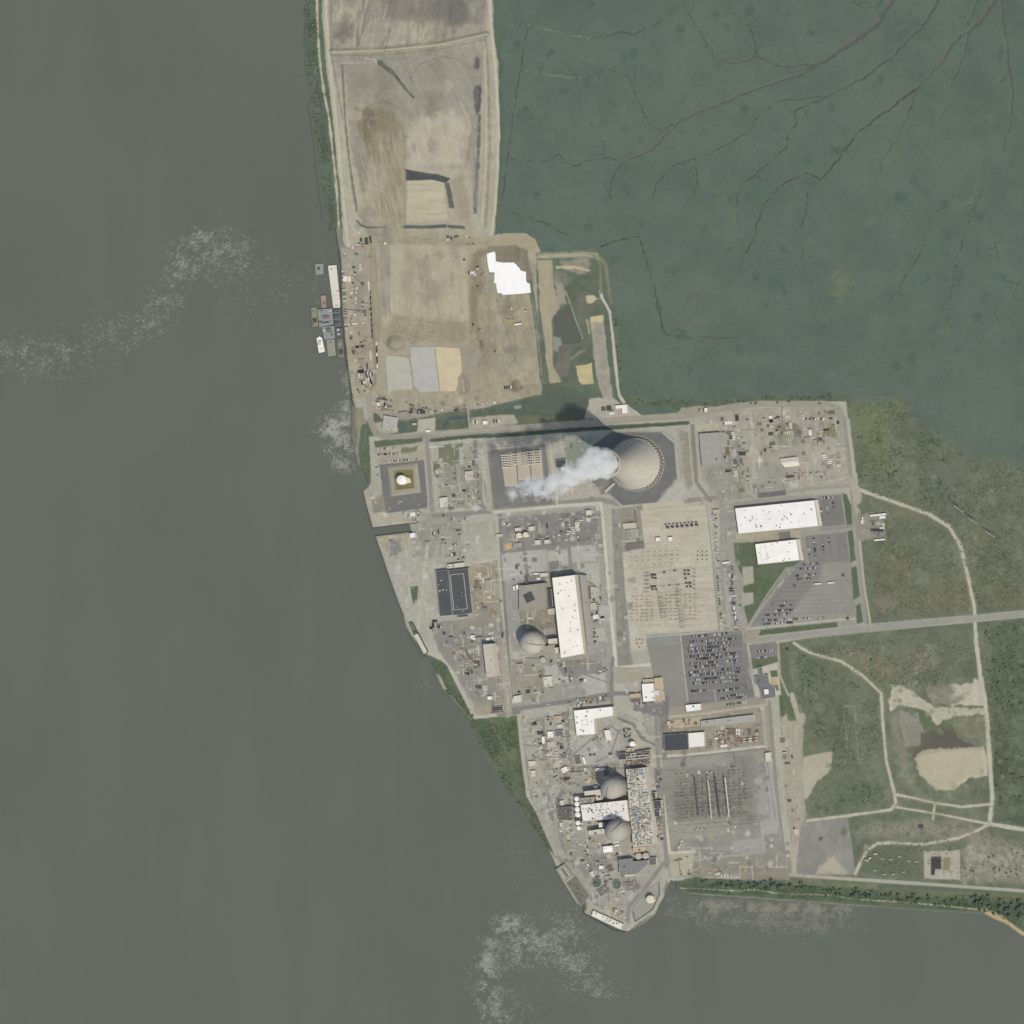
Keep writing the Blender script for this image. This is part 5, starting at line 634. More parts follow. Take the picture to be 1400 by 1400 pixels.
for l, x, y, w, h, hh_, m in (
 ('white frame shed in the works west of the L-shaped building', 752.5,1004.5,8,9,4,WHR), ('dark shed right of the white frame shed in the western works', 764.5,1002.5,11,8,4,SL), ('tan shed below the white frame shed in the western works', 753,1018,9,8,4,BEIR), ('tan shed nearest the L-shaped building in the western works', 762,982,9,6,4,TANR), ('cream shed under the tan one nearest the L-shaped building', 765,993,7,5,4,LTR), ('dark long shed below the tanker stand', 770.5,1034.5,9,5,4,SL), ('striped grey shed standing aslant north-west of the twin domes', 761.5,1066,8,8,4,GRYR), ('white frame hut aslant above the striped grey shed', 772,1052.5,8,7,4,WHR), ('pale roofed hut on the north side of the northern twin dome', 829,1063.5,11,4,5,LTR), ('white hut hard against the northern twin dome, west', 815,1076.5,6,4,6,WHR), ('cream and orange topped block below the white round tank', 861.5,1025,10,5,6,TANR), ('white box beside the white gantry frame', 866,1032.5,8,5.5,9,WHR), ('dark block on the west side of the red brown pipe block', 850.5,1034,11,9,8,DKR), ('dark block for a transformer and its shadow east of the turbine deck, upper', 892,1088,9,9,8,DKR), ('dark block for a transformer and its shadow east of the turbine deck, lower', 897,1112,10,9,8,DKR), ('tall dark block for a transformer and its shadow, between the other two', 899,1100,10,11,10,DKR),  # dark blocks by the turbine deck stand for transformers plus their cast shade
 ('cream hut among the pads south of the white hall, left', 749,932,12,14,4,LTR), ('brown hut east of the white hall, upper', 805,811,7,17,5,BRNR), ('brown hut east of the white hall, lower', 811,829,7,9,4,BEIR), ('grey hut south of the lone dome, far left', 711,911,8,7,4,GRYR), ('white hut in the clarifier yard', 822,1186,6,5,4,WHR), ('grey hut right of the charcoal warehouse', 668,798,7,10,4,GRYR), ('cream hut below the angled laydown', 646,871,5,5,4,WHR), ('white cabin in the gravel yard below the beige hall', 669.5,954.5,6,5,4,WHR), ('dark long pit shed on the south edge of the gravel yard', 680,968.8,16,6,2.5,DKR), ('cream hut on the east side of the gravel yard by the lane', 674.5,915,5,5,4,WHR), ('grey hut beside the transformers under the plume', 789,720,5,13,5,LTR), ('grey hut north of the storage pads by the plume', 770,640,6,6,4,WHR), ('dark roofed hut under the edge of the plume', 767,634,14,11,5,DKR), ('tan hut in the plume corner by the road', 779,672,7,9,5,TANR), ('cream hut in the western laydown strip', 729,1058,6,9,4,LTR), ('long white hut in the works north of the twin domes', 820,1052,12,4,4,WHR), ('grey long hut in the works north of the twin domes', 790,1058,16,5,4,GRYR), ('white hut by the strip near the service building', 743,1012,4,10,3,WHR), ('pale square by the gate of the dome unit', 706,958,12,7,3,LTR)):
    building('hut', l, R(x, y, w, h, -30 if 'aslant' in l else -4.5), hh_, m, vents=2 if w * h > 40 else 0, vs=(1, 2))
# ------------------------------------------------------------------ cooling tower
tw = empty('cooling_tower', W(870.5, 634, gz(870, 634) - .3)); tag(tw, 'giant pale hyperbolic cooling tower breathing steam', 'cooling tower')
HT = 156; prof = []
for z in np.linspace(10.5, HT, 40):
    zt = 118; r = 26.5 * math.sqrt(1 + ((z - zt) / 59.8) ** 2) if z < zt else 26.5 * math.sqrt(1 + ((z - zt) / 90) ** 2); prof.append((r, z))
TM = mat('tower_concrete', (180, 176, 165), amp=.1, scale=.12, stretch=(1, 1, .05))
b = MB(); b.lathe(prof, 96, cap=False); shell_in = [(r - .8, z) for r, z in prof][::-1]; b.lathe([prof[-1], (prof[-1][0] - .8, HT)] , 96, cap=False); b.lathe(shell_in, 96, cap=False); shl = b.build('shell', TM, tw, smooth=True)
b = MB(); rr = prof[-1][0]; b.lathe([(rr, HT - 1.6), (rr + .9, HT - 1.6), (rr + .9, HT + .6), (rr - .9, HT + .6), (rr - .9, HT - 1)], 96, cap=False); b.build('rim', TM, shl)
r0 = prof[0][0]; b = MB(); b.lathe([(r0 + .8, 9.6), (r0 + .8, 11.4), (r0 - .8, 11.4), (r0 - .8, 9.6), (r0 + .8, 9.6)], 96, cap=False); b.build('base_ring', CONC, tw)
for i in range(44):
    a = 2 * math.pi * i / 44; a1, a2 = a - .07, a + .07; b = MB()
    for aa in (a1, a2): b.bar((r0 * math.cos(a), r0 * math.sin(a), 10), ((r0 + 4.2) * math.cos(aa), (r0 + 4.2) * math.sin(aa), .2), 1.1)
    b.build('leg', CONC, tw)
b = MB(); b.lathe([(r0 + 6.6, 0), (r0 + 6.6, 1.4), (r0 + 5.8, 1.4), (r0 + 5.8, 0)], 96, cap=False); b.build('basin_wall', CONC, tw); b = MB(); b.lathe([(r0 + 5.8, .7), (.1, .7)], 64); b.build('basin_water', mat('basin_dark', (112,114,110), rough=.3), tw)
b = MB(); b.lathe([(r0 - 3, 11), (r0 - 3, 12), (.1, 12)], 64); b.build('fill_deck', mat('fill', (126,126,120)), tw)
b = MB(); prev = None
for k, (r, z) in enumerate(prof[::3]):
    c = Vector(((r + .7) * math.cos(-2.05 + z * .001), (r + .7) * math.sin(-2.05 + z * .001), z))
    if prev is not None: b.bar(prev, c, .9, .7)
    prev = c
b.build('ladder', mat('stair_grey', (150,146,132)), shl)
building('pipe_bridge', 'pale concrete flume running up to the foot of the cooling tower', [(826.5,671.5),(839,660),(840.6,661.8),(828,673.5)], 3, LTR, cat='flume', door=False)
# ------------------------------------------------------------------ tanks
def tank(name, label, x, y, r, h, m, domed=.22, cat='tank', group=None):
    gx, gy = U(x, y, h); o = empty(name, W(gx, gy, gz(gx, gy) - .2)); tag(o, label, cat, group); r *= S
    b = MB(); b.lathe([(r, 0), (r, h)], 32, cap=False); b.build('shell', m, o, smooth=True)
    b = MB(); b.lathe([(r + .15, h - .3), (r + .15, h)] + [(r * math.cos(t), h + r * domed * math.sin(t)) for t in np.linspace(.15, 1.5, 6)], 32); b.build('roof', m, o, smooth=True)
    b = MB(); b.bar((r + .4, 0, 0), (r + .4, 0, h), .5); b.bar((r + .4, 0, h), (r * .5, 0, h + r * domed * .9), .5); b.build('ladder', DKST, o); return o
TW = mat('tank_white', (236, 233, 224), amp=.03, scale=.2); TG = mat('tank_grey', (178, 173, 158), amp=.06, scale=.2); TC = mat('tank_cream', (214, 204, 178), amp=.05, scale=.2)
tank('storage_tank', 'white domed tank in the brown square basin, larger lobe', 549, 656, 6.6, 12, TW, .3); tank('storage_tank', 'small pale tank touching the white domed tank in the square basin', 556.6, 656.5, 4.2, 8, TC, .3)
for i, (x, y, r) in enumerate(((788.5,1092,3.1),(789,1099,3.3),(789.3,1106.4,3.4),(790,1113.6,3.4),(790.3,1125,3.1),(791.5,1132,2.8))): tank('water_tank', f'white storage tank beside the auxiliary building, {ORD[i]} from the north', x, y, r, 14, TW, .25, group='row of white storage tanks')
tank('condensate_tank', 'grey flat tank by the ribbed hall, left of two', 873, 1170.5, 4.3, 11, TG, .12, group='two grey tanks'); tank('condensate_tank', 'grey flat tank by the ribbed hall, right of two', 882.7, 1170, 4.2, 11, TG, .12, group='two grey tanks')
tank('oil_tank', 'lone cream tank in the pointed bund on the southern tip', 889, 1229.5, 5.4, 12, TC, .1); tank('water_tank', 'white round tank north of the red brown pipe block', 864.3, 1017, 3.6, 12, TW, .3)
tank('water_tank', 'cream tank of the dome unit, left of the pair', 709.5, 732, 3.8, 10, TC, .15); tank('water_tank', 'cream tank of the dome unit, right of the pair', 718.6, 731, 3.6, 10, TC, .15); tank('acid_tank', 'small round grey tank just south of the lone dome', 742, 902, 3.8, 6, TG, .2); tank('acid_tank', 'small orange tank north-west of the northern twin dome', 802, 1068.5, 1.6, 4, mat('tank_amber', (206,176,110)), .2); tank('air_tank', 'small cream tank on the laydown south of the white hall', 781.5, 927, 1.6, 4, TC, .3); tank('air_tank', 'small white tank behind the beige hall', 648, 873, 1.7, 5, TW, .3)
for l, x, y, r in (('round green clarifier with a dark bridge, left of the two', 817, 1206.4, 6.3), ('round green clarifier with a pale bridge, right of the two', 844.5, 1208.8, 6.0)):
    o = empty('clarifier', W(x, y, gz(x, y) - .2)); tag(o, l, 'clarifier'); r *= S
    b = MB(); b.lathe([(r + .6, 0), (r + .6, 3), (r, 3), (r, .5)], 40, cap=False); b.build('basin_wall', CONC, o); b = MB(); b.lathe([(r, 2.1), (.05, 2.1)], 40); b.build('water', mat('clarifier_water', (92,108,98), rough=.3, amp=.06), o); b = MB(); b.bar((-r, -1, 3.2), (r * .1, 0, 3.2), 1.0, .3); b.lathe([(1.3, 2), (1.3, 3.4)], 12); b.build('bridge', STEEL if x > 830 else DKST, o)
# ------------------------------------------------------------------ covers laid on the north-west fill
def cover(name, label, pts, m, h=.5, bags=True):
    if name == 'soil_cap':      # hand-graded, slightly wavering edges
        q0 = []
        for i in range(len(pts)):
            (a, e), (f, g_) = pts[i], pts[(i + 1) % len(pts)]; n_ = max(1, int(math.hypot(f - a, g_ - e) / 4))
            q0 += [(a + (f - a) * t / n_ + random.uniform(-.45, .45), e + (g_ - e) * t / n_ + random.uniform(-.45, .45)) for t in range(n_)]
        pts = q0
    p = [W(*a) for a in pts]; c = sum(p, Vector()) / len(p); z = gz(*np.mean(pts, 0)) ; b = MB(); q_ = ccw([((a - c).x, (a - c).y) for a in p]); ins = inset(q_, .6); n = len(q_)
    b.add([(x, y, 0) for x, y in q_] + [(x, y, h) for x, y in ins], [(i, (i + 1) % n, n + (i + 1) % n, n + i) for i in range(n)] + [tuple(range(n, 2 * n))]); o = b.build(name, m); o.location = (c.x, c.y, z + .02); return tag(o, label, 'cover')
cover('liner_sheet', 'bright white ragged liner sheet spread over the brown fill', [(666,347),(670,345.5),(676,344),(677.6,346),(678,357),(683,358.4),(688,359),(703,358.8),(704.5,361),(706.5,361.5),(708,365),(710.5,366),(711.5,369),(714,370.6),(719.5,371.5),(719.4,378),(720,385.5),(724.5,388),(726,400),(710,401.8),(700,402.4),(687.5,403.2),(686.8,401),(680.5,400.4),(678.6,388.6),(679,387),(676,387.4),(676.4,372.4),(669.6,372),(668.5,368),(667,360)], mat('white_liner', (249,248,244), amp=.05, scale=.05, seam=(7,60,.92)), .4)
cover('soil_cap', 'flat grey green capped cell, leftmost of three', [(527,484.5),(559,488.5),(564.5,533),(548,532),(531,536)], mat('cap_greygreen', (178,175,158), amp=.11, scale=.04), 1.0); cover('soil_cap', 'flat pale grey capped cell between two others', [(560.5,474),(594,473.5),(600.5,534.5),(574,536),(567,528),(564.5,510)], mat('cap_grey', (176,175,166), amp=.1, scale=.04), 1.3); cover('soil_cap', 'sandy orange capped cell, rightmost of three', [(595.5,473.5),(629,475.5),(632,508),(627,514),(624,534.5),(602.5,535)], mat('cap_orange', (200,182,150), amp=.11, scale=.04), 1.5)
# ------------------------------------------------------------------ storage pads and casks
for nm, pts in (('leftmost', [(685,621),(705,618.5),(707.5,663.5),(690.5,665.5)]), ('middle', [(707,619),(722,617),(726,655),(709,657)]), ('rightmost', [(724.5,616.5),(740,614.5),(743.5,655.5),(728,657)])):
    o = cover('storage_pad', f'tan concrete storage pad, {nm} of three', pts, mat('pad_concrete', (182,170,150), amp=.06, scale=.15, seam=(5,5,.9)), .45); o['category'] = 'concrete pad'
bc = MB(); bc.lathe([(1.75, 0), (1.75, 5.2), (1.65, 5.5), (.9, 5.6)], 14); cask0 = bc.build('storage_cask', mat('cask_concrete', (206,202,190), amp=.05), smooth=False); cask_used = False
for pi, (cols, px, py, nrow) in enumerate((((0,3.3,6.6), 687.6, 622.5, 6), ((0,), 698.8, 622.8, 6), ((0,3.3), 704.0, 621.0, 5), ((0,), 717.3, 619.2, 6), ((0,3.3,6.0), 722.6, 618.0, 6), ((0,3.2), 735.2, 617.0, 6))):
    for ci, dx in enumerate(cols):
        for r_ in range(nrow):
            x, y = px + dx + r_ * .33, py + r_ * 3.35 - dx * .08
            o = cask0 if not cask_used else cask0.copy()
            if cask_used: COL.objects.link(o)
            cask_used = True; o.location = W(x, y, LAND + .47)
            tag(o, f'pale upright storage cask, {ORD[r_]} from the top in {ORD[ci]} column of {ORD[pi]} cluster', 'cask', 'casks standing in clusters on the tan pads')
# ------------------------------------------------------------------ walls and barriers
def wall(name, label, pts, h, t, m, cat='wall', z=None):
    b = MB(); p = [W(*a) for a in pts]; c = p[0].copy(); z = LAND - .4 if z is None else z; c.z = z
    for i in range(len(p) - 1): b.bar(p[i] - c + Vector((0, 0, z + h / 2)), p[i + 1] - c + Vector((0, 0, z + h / 2)), t, h)
    o = b.build(name, m); o.location = c; tag(o, label, cat); return o
wall('sheet_pile_wall', 'dark sheet pile wall along the barge landing', [(463,343),(466,361),(466.5,420),(470.5,460),(473,490),(477.5,515),(481,549)], 3.2, 1.3, DKST, z=-1); wall('sheet_pile_wall', 'dark bulkhead wall west of the square tank basin', [(496,672),(509.5,722),(560,716)], 3.2, 1.2, DKST, z=-1); wall('sheet_pile_wall', 'dark bulkhead wall from the boat inlet down to the west intake', [(561.5,727),(513,733),(529,780),(545,825),(552,842)], 3.2, 1.2, DKST, z=-1); wall('sheet_pile_wall', 'dark sheet pile wall round the southern intake deck', [(799,1240),(798,1248),(840,1272),(857,1274)], 3.4, 1.3, DKST, z=-1); wall('sheet_pile_wall', 'short sheet pile wall beside the southern cove', [(924,1206),(926,1216)], 3, 1.2, DKST, z=-1)
wall('breakwater', 'thin broken timber breakwater off the north-west bank', [(420,140),(424,165),(429,200),(434,245),(440,300)], 1.6, .7, BARK, 'breakwater', z=-.9)
wall('sheet_pile_wall', 'dark curved wall along the north bank landing', [(459.5,313),(461,330),(464,344)], 3, 1.1, DKST, z=-1)
wall('concrete_wall', 'pale concrete wall round the east side of the cooling tower apron', [(906,591),(923.5,604.5),(929,653)], 2.2, 1.2, CONC); wall('concrete_wall', 'pale bund wall round the pointed tank yard', [(866,1244),(889,1214),(902,1206.5)], 1.8, .9, CONC); wall('concrete_wall', 'dark bund wall along the outer side of the pointed tank yard', [(902,1207),(902,1222),(893,1243),(869,1260),(866,1246)], 1.8, .9, DKST)
def fence(label, pts):
    o = empty('security_fence', W(*pts[0], LAND)); tag(o, label, 'fence'); b = MB(); k = MB(); p0 = W(*pts[0])
    for i in range(len(pts) - 1):
        a, e = W(*pts[i]) - p0, W(*pts[i + 1]) - p0
        for z in (1.0, 2.0, 2.7): k.bar(a + Vector((0, 0, z)), e + Vector((0, 0, z)), .16)
        n = max(1, int((e - a).length / 22))
        for j in range(n): q_ = a + (e - a) * j / n; b = MB(); b.box(q_.x, q_.y, -.3, .3, .3, 3.1); b.build('post', STEEL, o)
    k.build('mesh_panel', STEEL, o)
fence('steel fence round the storage pad square', [(664.5,613.5),(749.5,604.5),(761,690.5),(673.5,698),(664.5,613.5)]); fence('steel fence along the east side of the beige switchyard', [(967,691),(976,768),(985,862),(884,869)]); fence('steel fence round the southern switchyard', [(904.5,1039),(1047,1024),(1062,1122)]); fence('steel fence on the east side of the crowded car park', [(1020,868),(1024,910),(1034,957)])

building('screen_well', 'long latticed screen well in front of the south-west bank', [(775,1208.5),(789,1199),(806,1225),(800,1233),(793,1238)], 2.2, mat('lattice_deck', (128,124,112), amp=.3, scale=.5, seam=(3, 3, .6)), CONC, vents=22, vs=(.8, 2), ventm=(DKST, STEEL, BARK), door=False)
# ------------------------------------------------------------------ vehicles
def ordn(i):
    if i < 20: return ORD[i]
    n = i + 1; return f"{n}{'th' if n % 100 in (11,12,13) else {1:'st',2:'nd',3:'rd'}.get(n % 10, 'th')}"
CC = {'white': (226,227,224), 'silver': (172,176,178), 'black': (52,56,60), 'grey': (104,108,111), 'red': (136,62,56), 'blue': (72,88,112), 'tan': (166,152,128)}
def car_mesh(van=False):
    b = MB(); L_, w, h = (4.9, 1.95, .62) if van else (4.6, 1.82, .55)
    b.box(0, 0, .32, L_, w, h, 0, .93); b.mi = 1
    b.box(-.25 if not van else .1, 0, .32 + h, L_ * (.62 if not van else .75), w * .9, .5 if not van else .72, 0, .8); b.mi = 0
    b.box(-.3 if not van else .05, 0, .82 + h if not van else 1.04 + h, L_ * (.36 if not van else .58), w * .7, .06); b.mi = 2
    for x in (-L_ * .31, L_ * .31):
        for y in (-w / 2 + .05, w / 2 - .05): b.add([(x + .34 * math.cos(t * .785), y + s * .12, .33 + .34 * math.sin(t * .785)) for s in (-1, 1) for t in range(8)], [tuple(range(8)), tuple(range(15, 7, -1))] + [(t, (t + 1) % 8, 8 + (t + 1) % 8, 8 + t) for t in range(8)])
    return b
carsB = [car_mesh(False), car_mesh(True)]; car0 = [B.build('parked_car', [CARP, GLASS, TYRE]) for B in carsB]; car_n = [0, 0]; NCAR = 0; rest = {c: MB() for c in CC}
def put_car(x, y, ang, cn, label, group):
    global NCAR
    k = int(random.random() < .35); p = W(x, y, gz(x, y) + .02)
    if NCAR < 300:
        o = car0[k] if car_n[k] == 0 else car0[k].copy()
        if car_n[k]: COL.objects.link(o)
        car_n[k] += 1; NCAR += 1; o.location = p; o.rotation_euler = (0, 0, ang); o.color = (*alb(CC[cn]), 1); tag(o, label, 'car', group)
    else:
        c, s = math.cos(ang), math.sin(ang); B = carsB[k]; T = rest[cn]; b0 = len(T.v)
        T.v += [(p.x + v[0] * c - v[1] * s, p.y + v[0] * s + v[1] * c, p.z + v[2]) for v in B.v]; T.f += [[b0 + i for i in f] for f in B.f]; T.m += B.m
def row(where, group, a, e, fill, turn=90, pitch=1.69, pal=None):
    L_ = math.hypot(e[0] - a[0], e[1] - a[1]); n = max(1, int(L_ / pitch)); ang = math.atan2(-(e[1] - a[1]), e[0] - a[0]) + math.radians(turn); cnt = {}; run = random.random() < fill
    for i in range(n):
        if random.random() < .45: run = random.random() < fill
        if not run: continue
        cn = random.choices(list(CC), pal or (28, 20, 20, 17, 5, 7, 3))[0]; k = cnt.get(cn, 0); cnt[cn] = k + 1; t = (i + .5) / n
        put_car(a[0] + (e[0] - a[0]) * t + random.uniform(-.12, .12), a[1] + (e[1] - a[1]) * t + random.uniform(-.35, .35), ang + random.choice((0, math.pi)) + random.gauss(0, .03), cn, f'{ordn(k)} {cn} car from the {"west" if abs(e[0] - a[0]) > abs(e[1] - a[1]) else "north"} in {where}', group)
G1 = 'cars in the warehouse car parks'
for k, (a, e, f) in enumerate((((1123,681),(1139,679.4),.8), ((1122.5,690),(1125,717),.75), ((1130,684),(1132.5,701),.5), ((1139.5,685),(1140.3,695),.45))): row(f'{ORD[k]} line of the small warehouse car park', G1, a, e, f)
for k, (a, e, f) in enumerate((((1105.5,748),(1107,763),.6), ((1112.5,734),(1116,765),.72), ((1124,730),(1127,762),.5), ((1133,733),(1134,743),.5))): row(f'{ORD[k]} upright line of the big warehouse car park', G1, a, e, f)
for k, (a, e, f) in enumerate((((1096,771.5),(1121,770),.7), ((1083,778.5),(1116,776),.85), ((1088,787.5),(1121,785),.7), ((1083,792.5),(1109,790.5),.6), ((1083,801),(1090,800),.8), ((1066,815),(1074,814),.6), ((1056,825),(1076,823.5),.75), ((1056,829.5),(1084,827),.7), ((1048,836),(1088,833.5),.6), ((1047,841),(1078,839),.9), ((1043,848.5),(1110,845),.6), ((1041,853.5),(1087,850.5),.92))): row(f'{ORD[k]} cross row of the big warehouse car park', G1, a, e, f)
row('slanting kerb line of the big warehouse car park', G1, (1083,779), (1064,803), .8, 70, 2.1, (70, 20, 3, 3, 0, 0, 4)); row('far east row of the big warehouse car park', G1, (1146,819), (1158,818), .4); row('far south pair of the big warehouse car park', G1, (1120,845), (1127,844.5), .7)
G2 = 'cars north of the square tank basin'
for k, (a, e, f) in enumerate((((516,614),(551,611.5),.85), ((517,621.5),(553,619.5),.75), ((514,632),(576,627),.6), ((514.5,634),(517,652),.6))): row(f'{ORD[k]} row by the square tank basin', G2, a, e, f, pal=(40, 20, 12, 14, 5, 6, 3))
row('line beside the container lane', 'cars in the container lane', (980.5,779), (987.5,859), .8, 90, 2.2); row('short upper row at the visitor centre', 'cars at the visitor centre', (1031,890.5), (1057,889), .65); row('short lower row at the visitor centre', 'cars at the visitor centre', (1033,899.5), (1049,898), .8)
row('works row by the gravel hut', 'cars in the southern works', (931,1195), (968,1193), .2); row('forecourt west of the empty lot', 'cars in the southern works', (870,962), (905,958), .25)
zr = lambda x, y: (920 + x / 9.333, 860 + y / 9.333)
rows = [((240,98),(700,55),.75), ((200,165),(810,120),.8), ((200,205),(820,165),.55), ((190,255),(790,205),.75), ((200,292),(700,258),.75), ((200,352),(830,305),.8), ((205,392),(830,345),.7), ((210,445),(830,400),.75), ((210,490),(830,440),.6), ((205,552),(860,500),.75), ((210,592),(860,545),.75), ((220,650),(870,600),.75), ((225,700),(870,650),.75), ((220,795),(430,780),.85), ((560,790),(940,745),.75), ((680,860),(940,820),.9), ((610,885),(940,865),.7), ((690,965),(950,925),.75)]
for k, (a, e, f) in enumerate(rows): row(f'{ORD[k]} row of the crowded car park', 'cars in the crowded car park', zr(*a), zr(*e), f, pal=(26, 17, 24, 22, 5, 7, 3))
allv = MB(); mats_ = []
for i, (cn, T) in enumerate(rest.items()):
    mats_.append(mat('car_' + cn, CC[cn], rough=.3, amp=.02, spec=.5)); b0 = len(allv.v); allv.v += T.v; allv.f += [[b0 + j for j in f] for f in T.f]; allv.m += [{0: i, 1: len(CC), 2: len(CC) + 1}[m] for m in T.m]
if allv.v: tag(allv.build('parked_cars', mats_ + [GLASS, TYRE]), 'remaining rows of parked cars in the southern part of the crowded car park', 'cars', kind='stuff')
# ------------------------------------------------------------------ yard goods: one mesh per kind, copied with its own colour
KB = {}
def K(nm): b = MB(); KB[nm] = b; return b
b = K('shipping_container'); b.box(0, 0, 0, 6.1, 2.44, 2.6); [b.box(-2.8 + k * .7, 0, 2.6, .25, 2.3, .08) for k in range(9)]; b.mi = 1; b.box(3.07, -.6, .2, .06, 1.1, 2.2); b.box(3.07, .6, .2, .06, 1.1, 2.2)
b = K('pallet_stack'); [b.box(random.uniform(-.1, .1), 0, k * .55, 2.6, 2.0, .45) for k in range(3)]; b.mi = 1; [b.box(0, y, k * .55 + .45, 2.6, .2, .1) for k in range(2) for y in (-.8, 0, .8)]
b = K('crate'); b.box(0, 0, .15, 2.8, 2.2, 1.8); b.mi = 1; [b.box(x, 0, 0, .25, 2.2, .15) for x in (-1.1, 0, 1.1)]; b.box(0, 0, 1.95, 2.9, .25, .08); b.box(0, .8, 1.95, 2.9, .2, .08)
b = K('pipe_bundle'); [b.cylx(-4.5 + random.uniform(-.3, .3), 4.5, -1 + k * .55, .3, .27, 8) for k in range(5)]; [b.cylx(-4.3, 4.4, -.7 + k * .55, .78, .27, 8) for k in range(4)]; b.mi = 1; b.box(-2.5, 0, 0, .25, 3, .12); b.box(2.5, 0, 0, .25, 3, .12)
b = K('pickup_truck'); b.box(0, 0, .45, 5.6, 2, .55); b.box(.9, 0, 1.0, 2, 1.9, .75, 0, .85); [b.box(-1.5, y, 1.0, 2.4, .12, .4) for y in (-.94, .94)]; b.mi = 1; b.box(1.95, 0, 1.05, .25, 1.6, .5); [b.box(x, y, 0, .8, .3, .8) for x in (-1.8, 1.8) for y in (-.9, .9)]
b = K('flatbed_truck'); b.box(3.6, 0, .6, 2.2, 2.4, 2.2, 0, .9); b.box(-1.2, 0, 1.0, 7.4, 2.5, .35); b.box(-1.6, 0, 1.35, 5, 2.1, 1.1); b.mi = 1; b.box(4.6, 0, 1.8, .2, 2, .7); [b.box(x, y, 0, 1, .35, 1) for x in (-3.6, -2.2, 3.4) for y in (-1.1, 1.1)]
b = K('box_trailer'); b.box(0, 0, .9, 12.5, 2.55, 2.9); [b.box(-5.6 + k * 1.6, 0, 3.8, .15, 2.4, .06) for k in range(8)]; b.mi = 1; [b.box(x, y, 0, 1, .35, 1) for x in (-4.6, -3.3, 4.3) for y in (-1.1, 1.1)]
b = K('equipment_skid'); b.box(0, 0, 0, 4.4, 2.4, .35); b.box(-.8, 0, .35, 2.2, 1.7, 1.6); b.cylx(.5, 2, .1, 1.1, .65, 10); b.mi = 1; b.lathe([(.2, 1.9), (.2, 2.8)], 8, -1.2, .3); b.box(1.3, -.8, .35, 1.2, .5, .9)
b = K('cable_spool'); b.add(*(lambda m: (m.v, m.f))((lambda m: (m.cylx(-.9, -.7, 0, 1.1, 1.1, 14), m.cylx(.7, .9, 0, 1.1, 1.1, 14), m)[2])(MB()))); b.mi = 1; b.cylx(-.7, .7, 0, 1.1, .7, 12)
b = K('portable_tank'); b.cylx(-2.2, 2.2, 0, 1.35, 1.1, 14); b.mi = 1; [b.box(x, 0, 0, .4, 2, .6) for x in (-1.4, 1.4)]; b.box(0, 0, 2.4, .6, .6, .3)
b = K('steel_frame'); [b.bar((x, y, 0), (x, y, 2.8), .35) for x in (-2.6, 2.6) for y in (-1.5, 1.5)]; [b.bar((-2.6, y, z), (2.6, y, z), .35) for y in (-1.5, 1.5) for z in (1.2, 2.8)]; [b.bar((x, -1.5, 2.8), (x, 1.5, 2.8), .35) for x in (-2.6, 0, 2.6)]; b.mi = 1; b.box(0, 0, .1, 3.8, 2, 1.3)
b = K('sheet_stack'); [b.box(random.uniform(-.2, .2), random.uniform(-.1, .1), .15 + k * .2, 6, 2.2, .18) for k in range(4)]; b.mi = 1; [b.box(x, 0, 0, .2, 2.2, .15) for x in (-2, 0, 2)]
b = K('transformer'); b.box(0, 0, .3, 4.6, 3, 3.2); [b.box(-2 + k * .5, s * 2, .5, .18, 1, 2.6) for k in range(9) for s in (-1, 1)]; b.box(0, 0, 0, 5.6, 4, .3); b.mi = 1; [b.lathe([(.3, 3.5), (.22, 5.2), (.1, 5.4)], 8, -1.3 + k * 1.3, .5) for k in range(3)]; b.cylx(-1.8, 1.8, -1, 4.3, .5, 10)
b = K('circuit_breaker'); b.box(0, 0, .4, 3.4, 1.5, 1.8); [b.lathe([(.4, 2.2), (.28, 4.4), (.12, 4.6)], 8, x, y) for x in (-1.2, 0, 1.2) for y in (-.5, .5)]; b.mi = 1; [b.box(x, 0, 0, .3, 1.3, .4) for x in (-1.3, 1.3)]
b = K('bus_support'); [b.bar((x, 0, 0), (x, 0, 4.6), .5) for x in (-2.2, 2.2)]; b.bar((-3, 0, 4.7), (3, 0, 4.7), .7, .5); b.mi = 1; [b.lathe([(.32, 4.9), (.22, 6.2)], 8, x, 0) for x in (-2.4, 0, 2.4)]
b = K('portal_frame'); [b.bar((x, s * 1.3, 0), (x, 0, 13), .45) for x in (-5, 5) for s in (-1, 1)]; b.bar((-6, 0, 13), (6, 0, 13), .9, .9); [b.bar((-5 + k * 2, -.4, 12.4), (-4 + k * 2, .4, 13.6), .25) for k in range(5)]; b.mi = 1; [b.lathe([(.3, 13.4), (.2, 14.8)], 8, x, 0) for x in (-4, 0, 4)]
b = K('light_mast'); b.bar((0, 0, 0), (0, 0, 16), .4); b.bar((-2, 0, 16), (2, 0, 16), .6, .5); b.mi = 1; b.box(0, 0, -.3, 1.4, 1.4, .9)
KM = {}
KC = {'shipping_container': 'container', 'pallet_stack': 'pallets', 'crate': 'crate', 'pipe_bundle': 'pipes', 'pickup_truck': 'truck', 'flatbed_truck': 'truck', 'box_trailer': 'trailer', 'equipment_skid': 'machine', 'cable_spool': 'spool', 'portable_tank': 'tank', 'steel_frame': 'frame', 'sheet_stack': 'stack', 'transformer': 'transformer', 'circuit_breaker': 'breaker', 'bus_support': 'support', 'portal_frame': 'gantry', 'light_mast': 'mast'}
PC = {'white': (230,228,220), 'cream': (206,196,172), 'grey': (150,152,150), 'rust brown': (130,116,105), 'dark grey': (82,84,84), 'red': (152,112,104), 'blue': (110,132,152), 'tan': (180,165,140), 'black': (52,54,56), 'yellow': (178,162,116), 'pale blue': (168,180,182), 'orange': (172,150,126)}
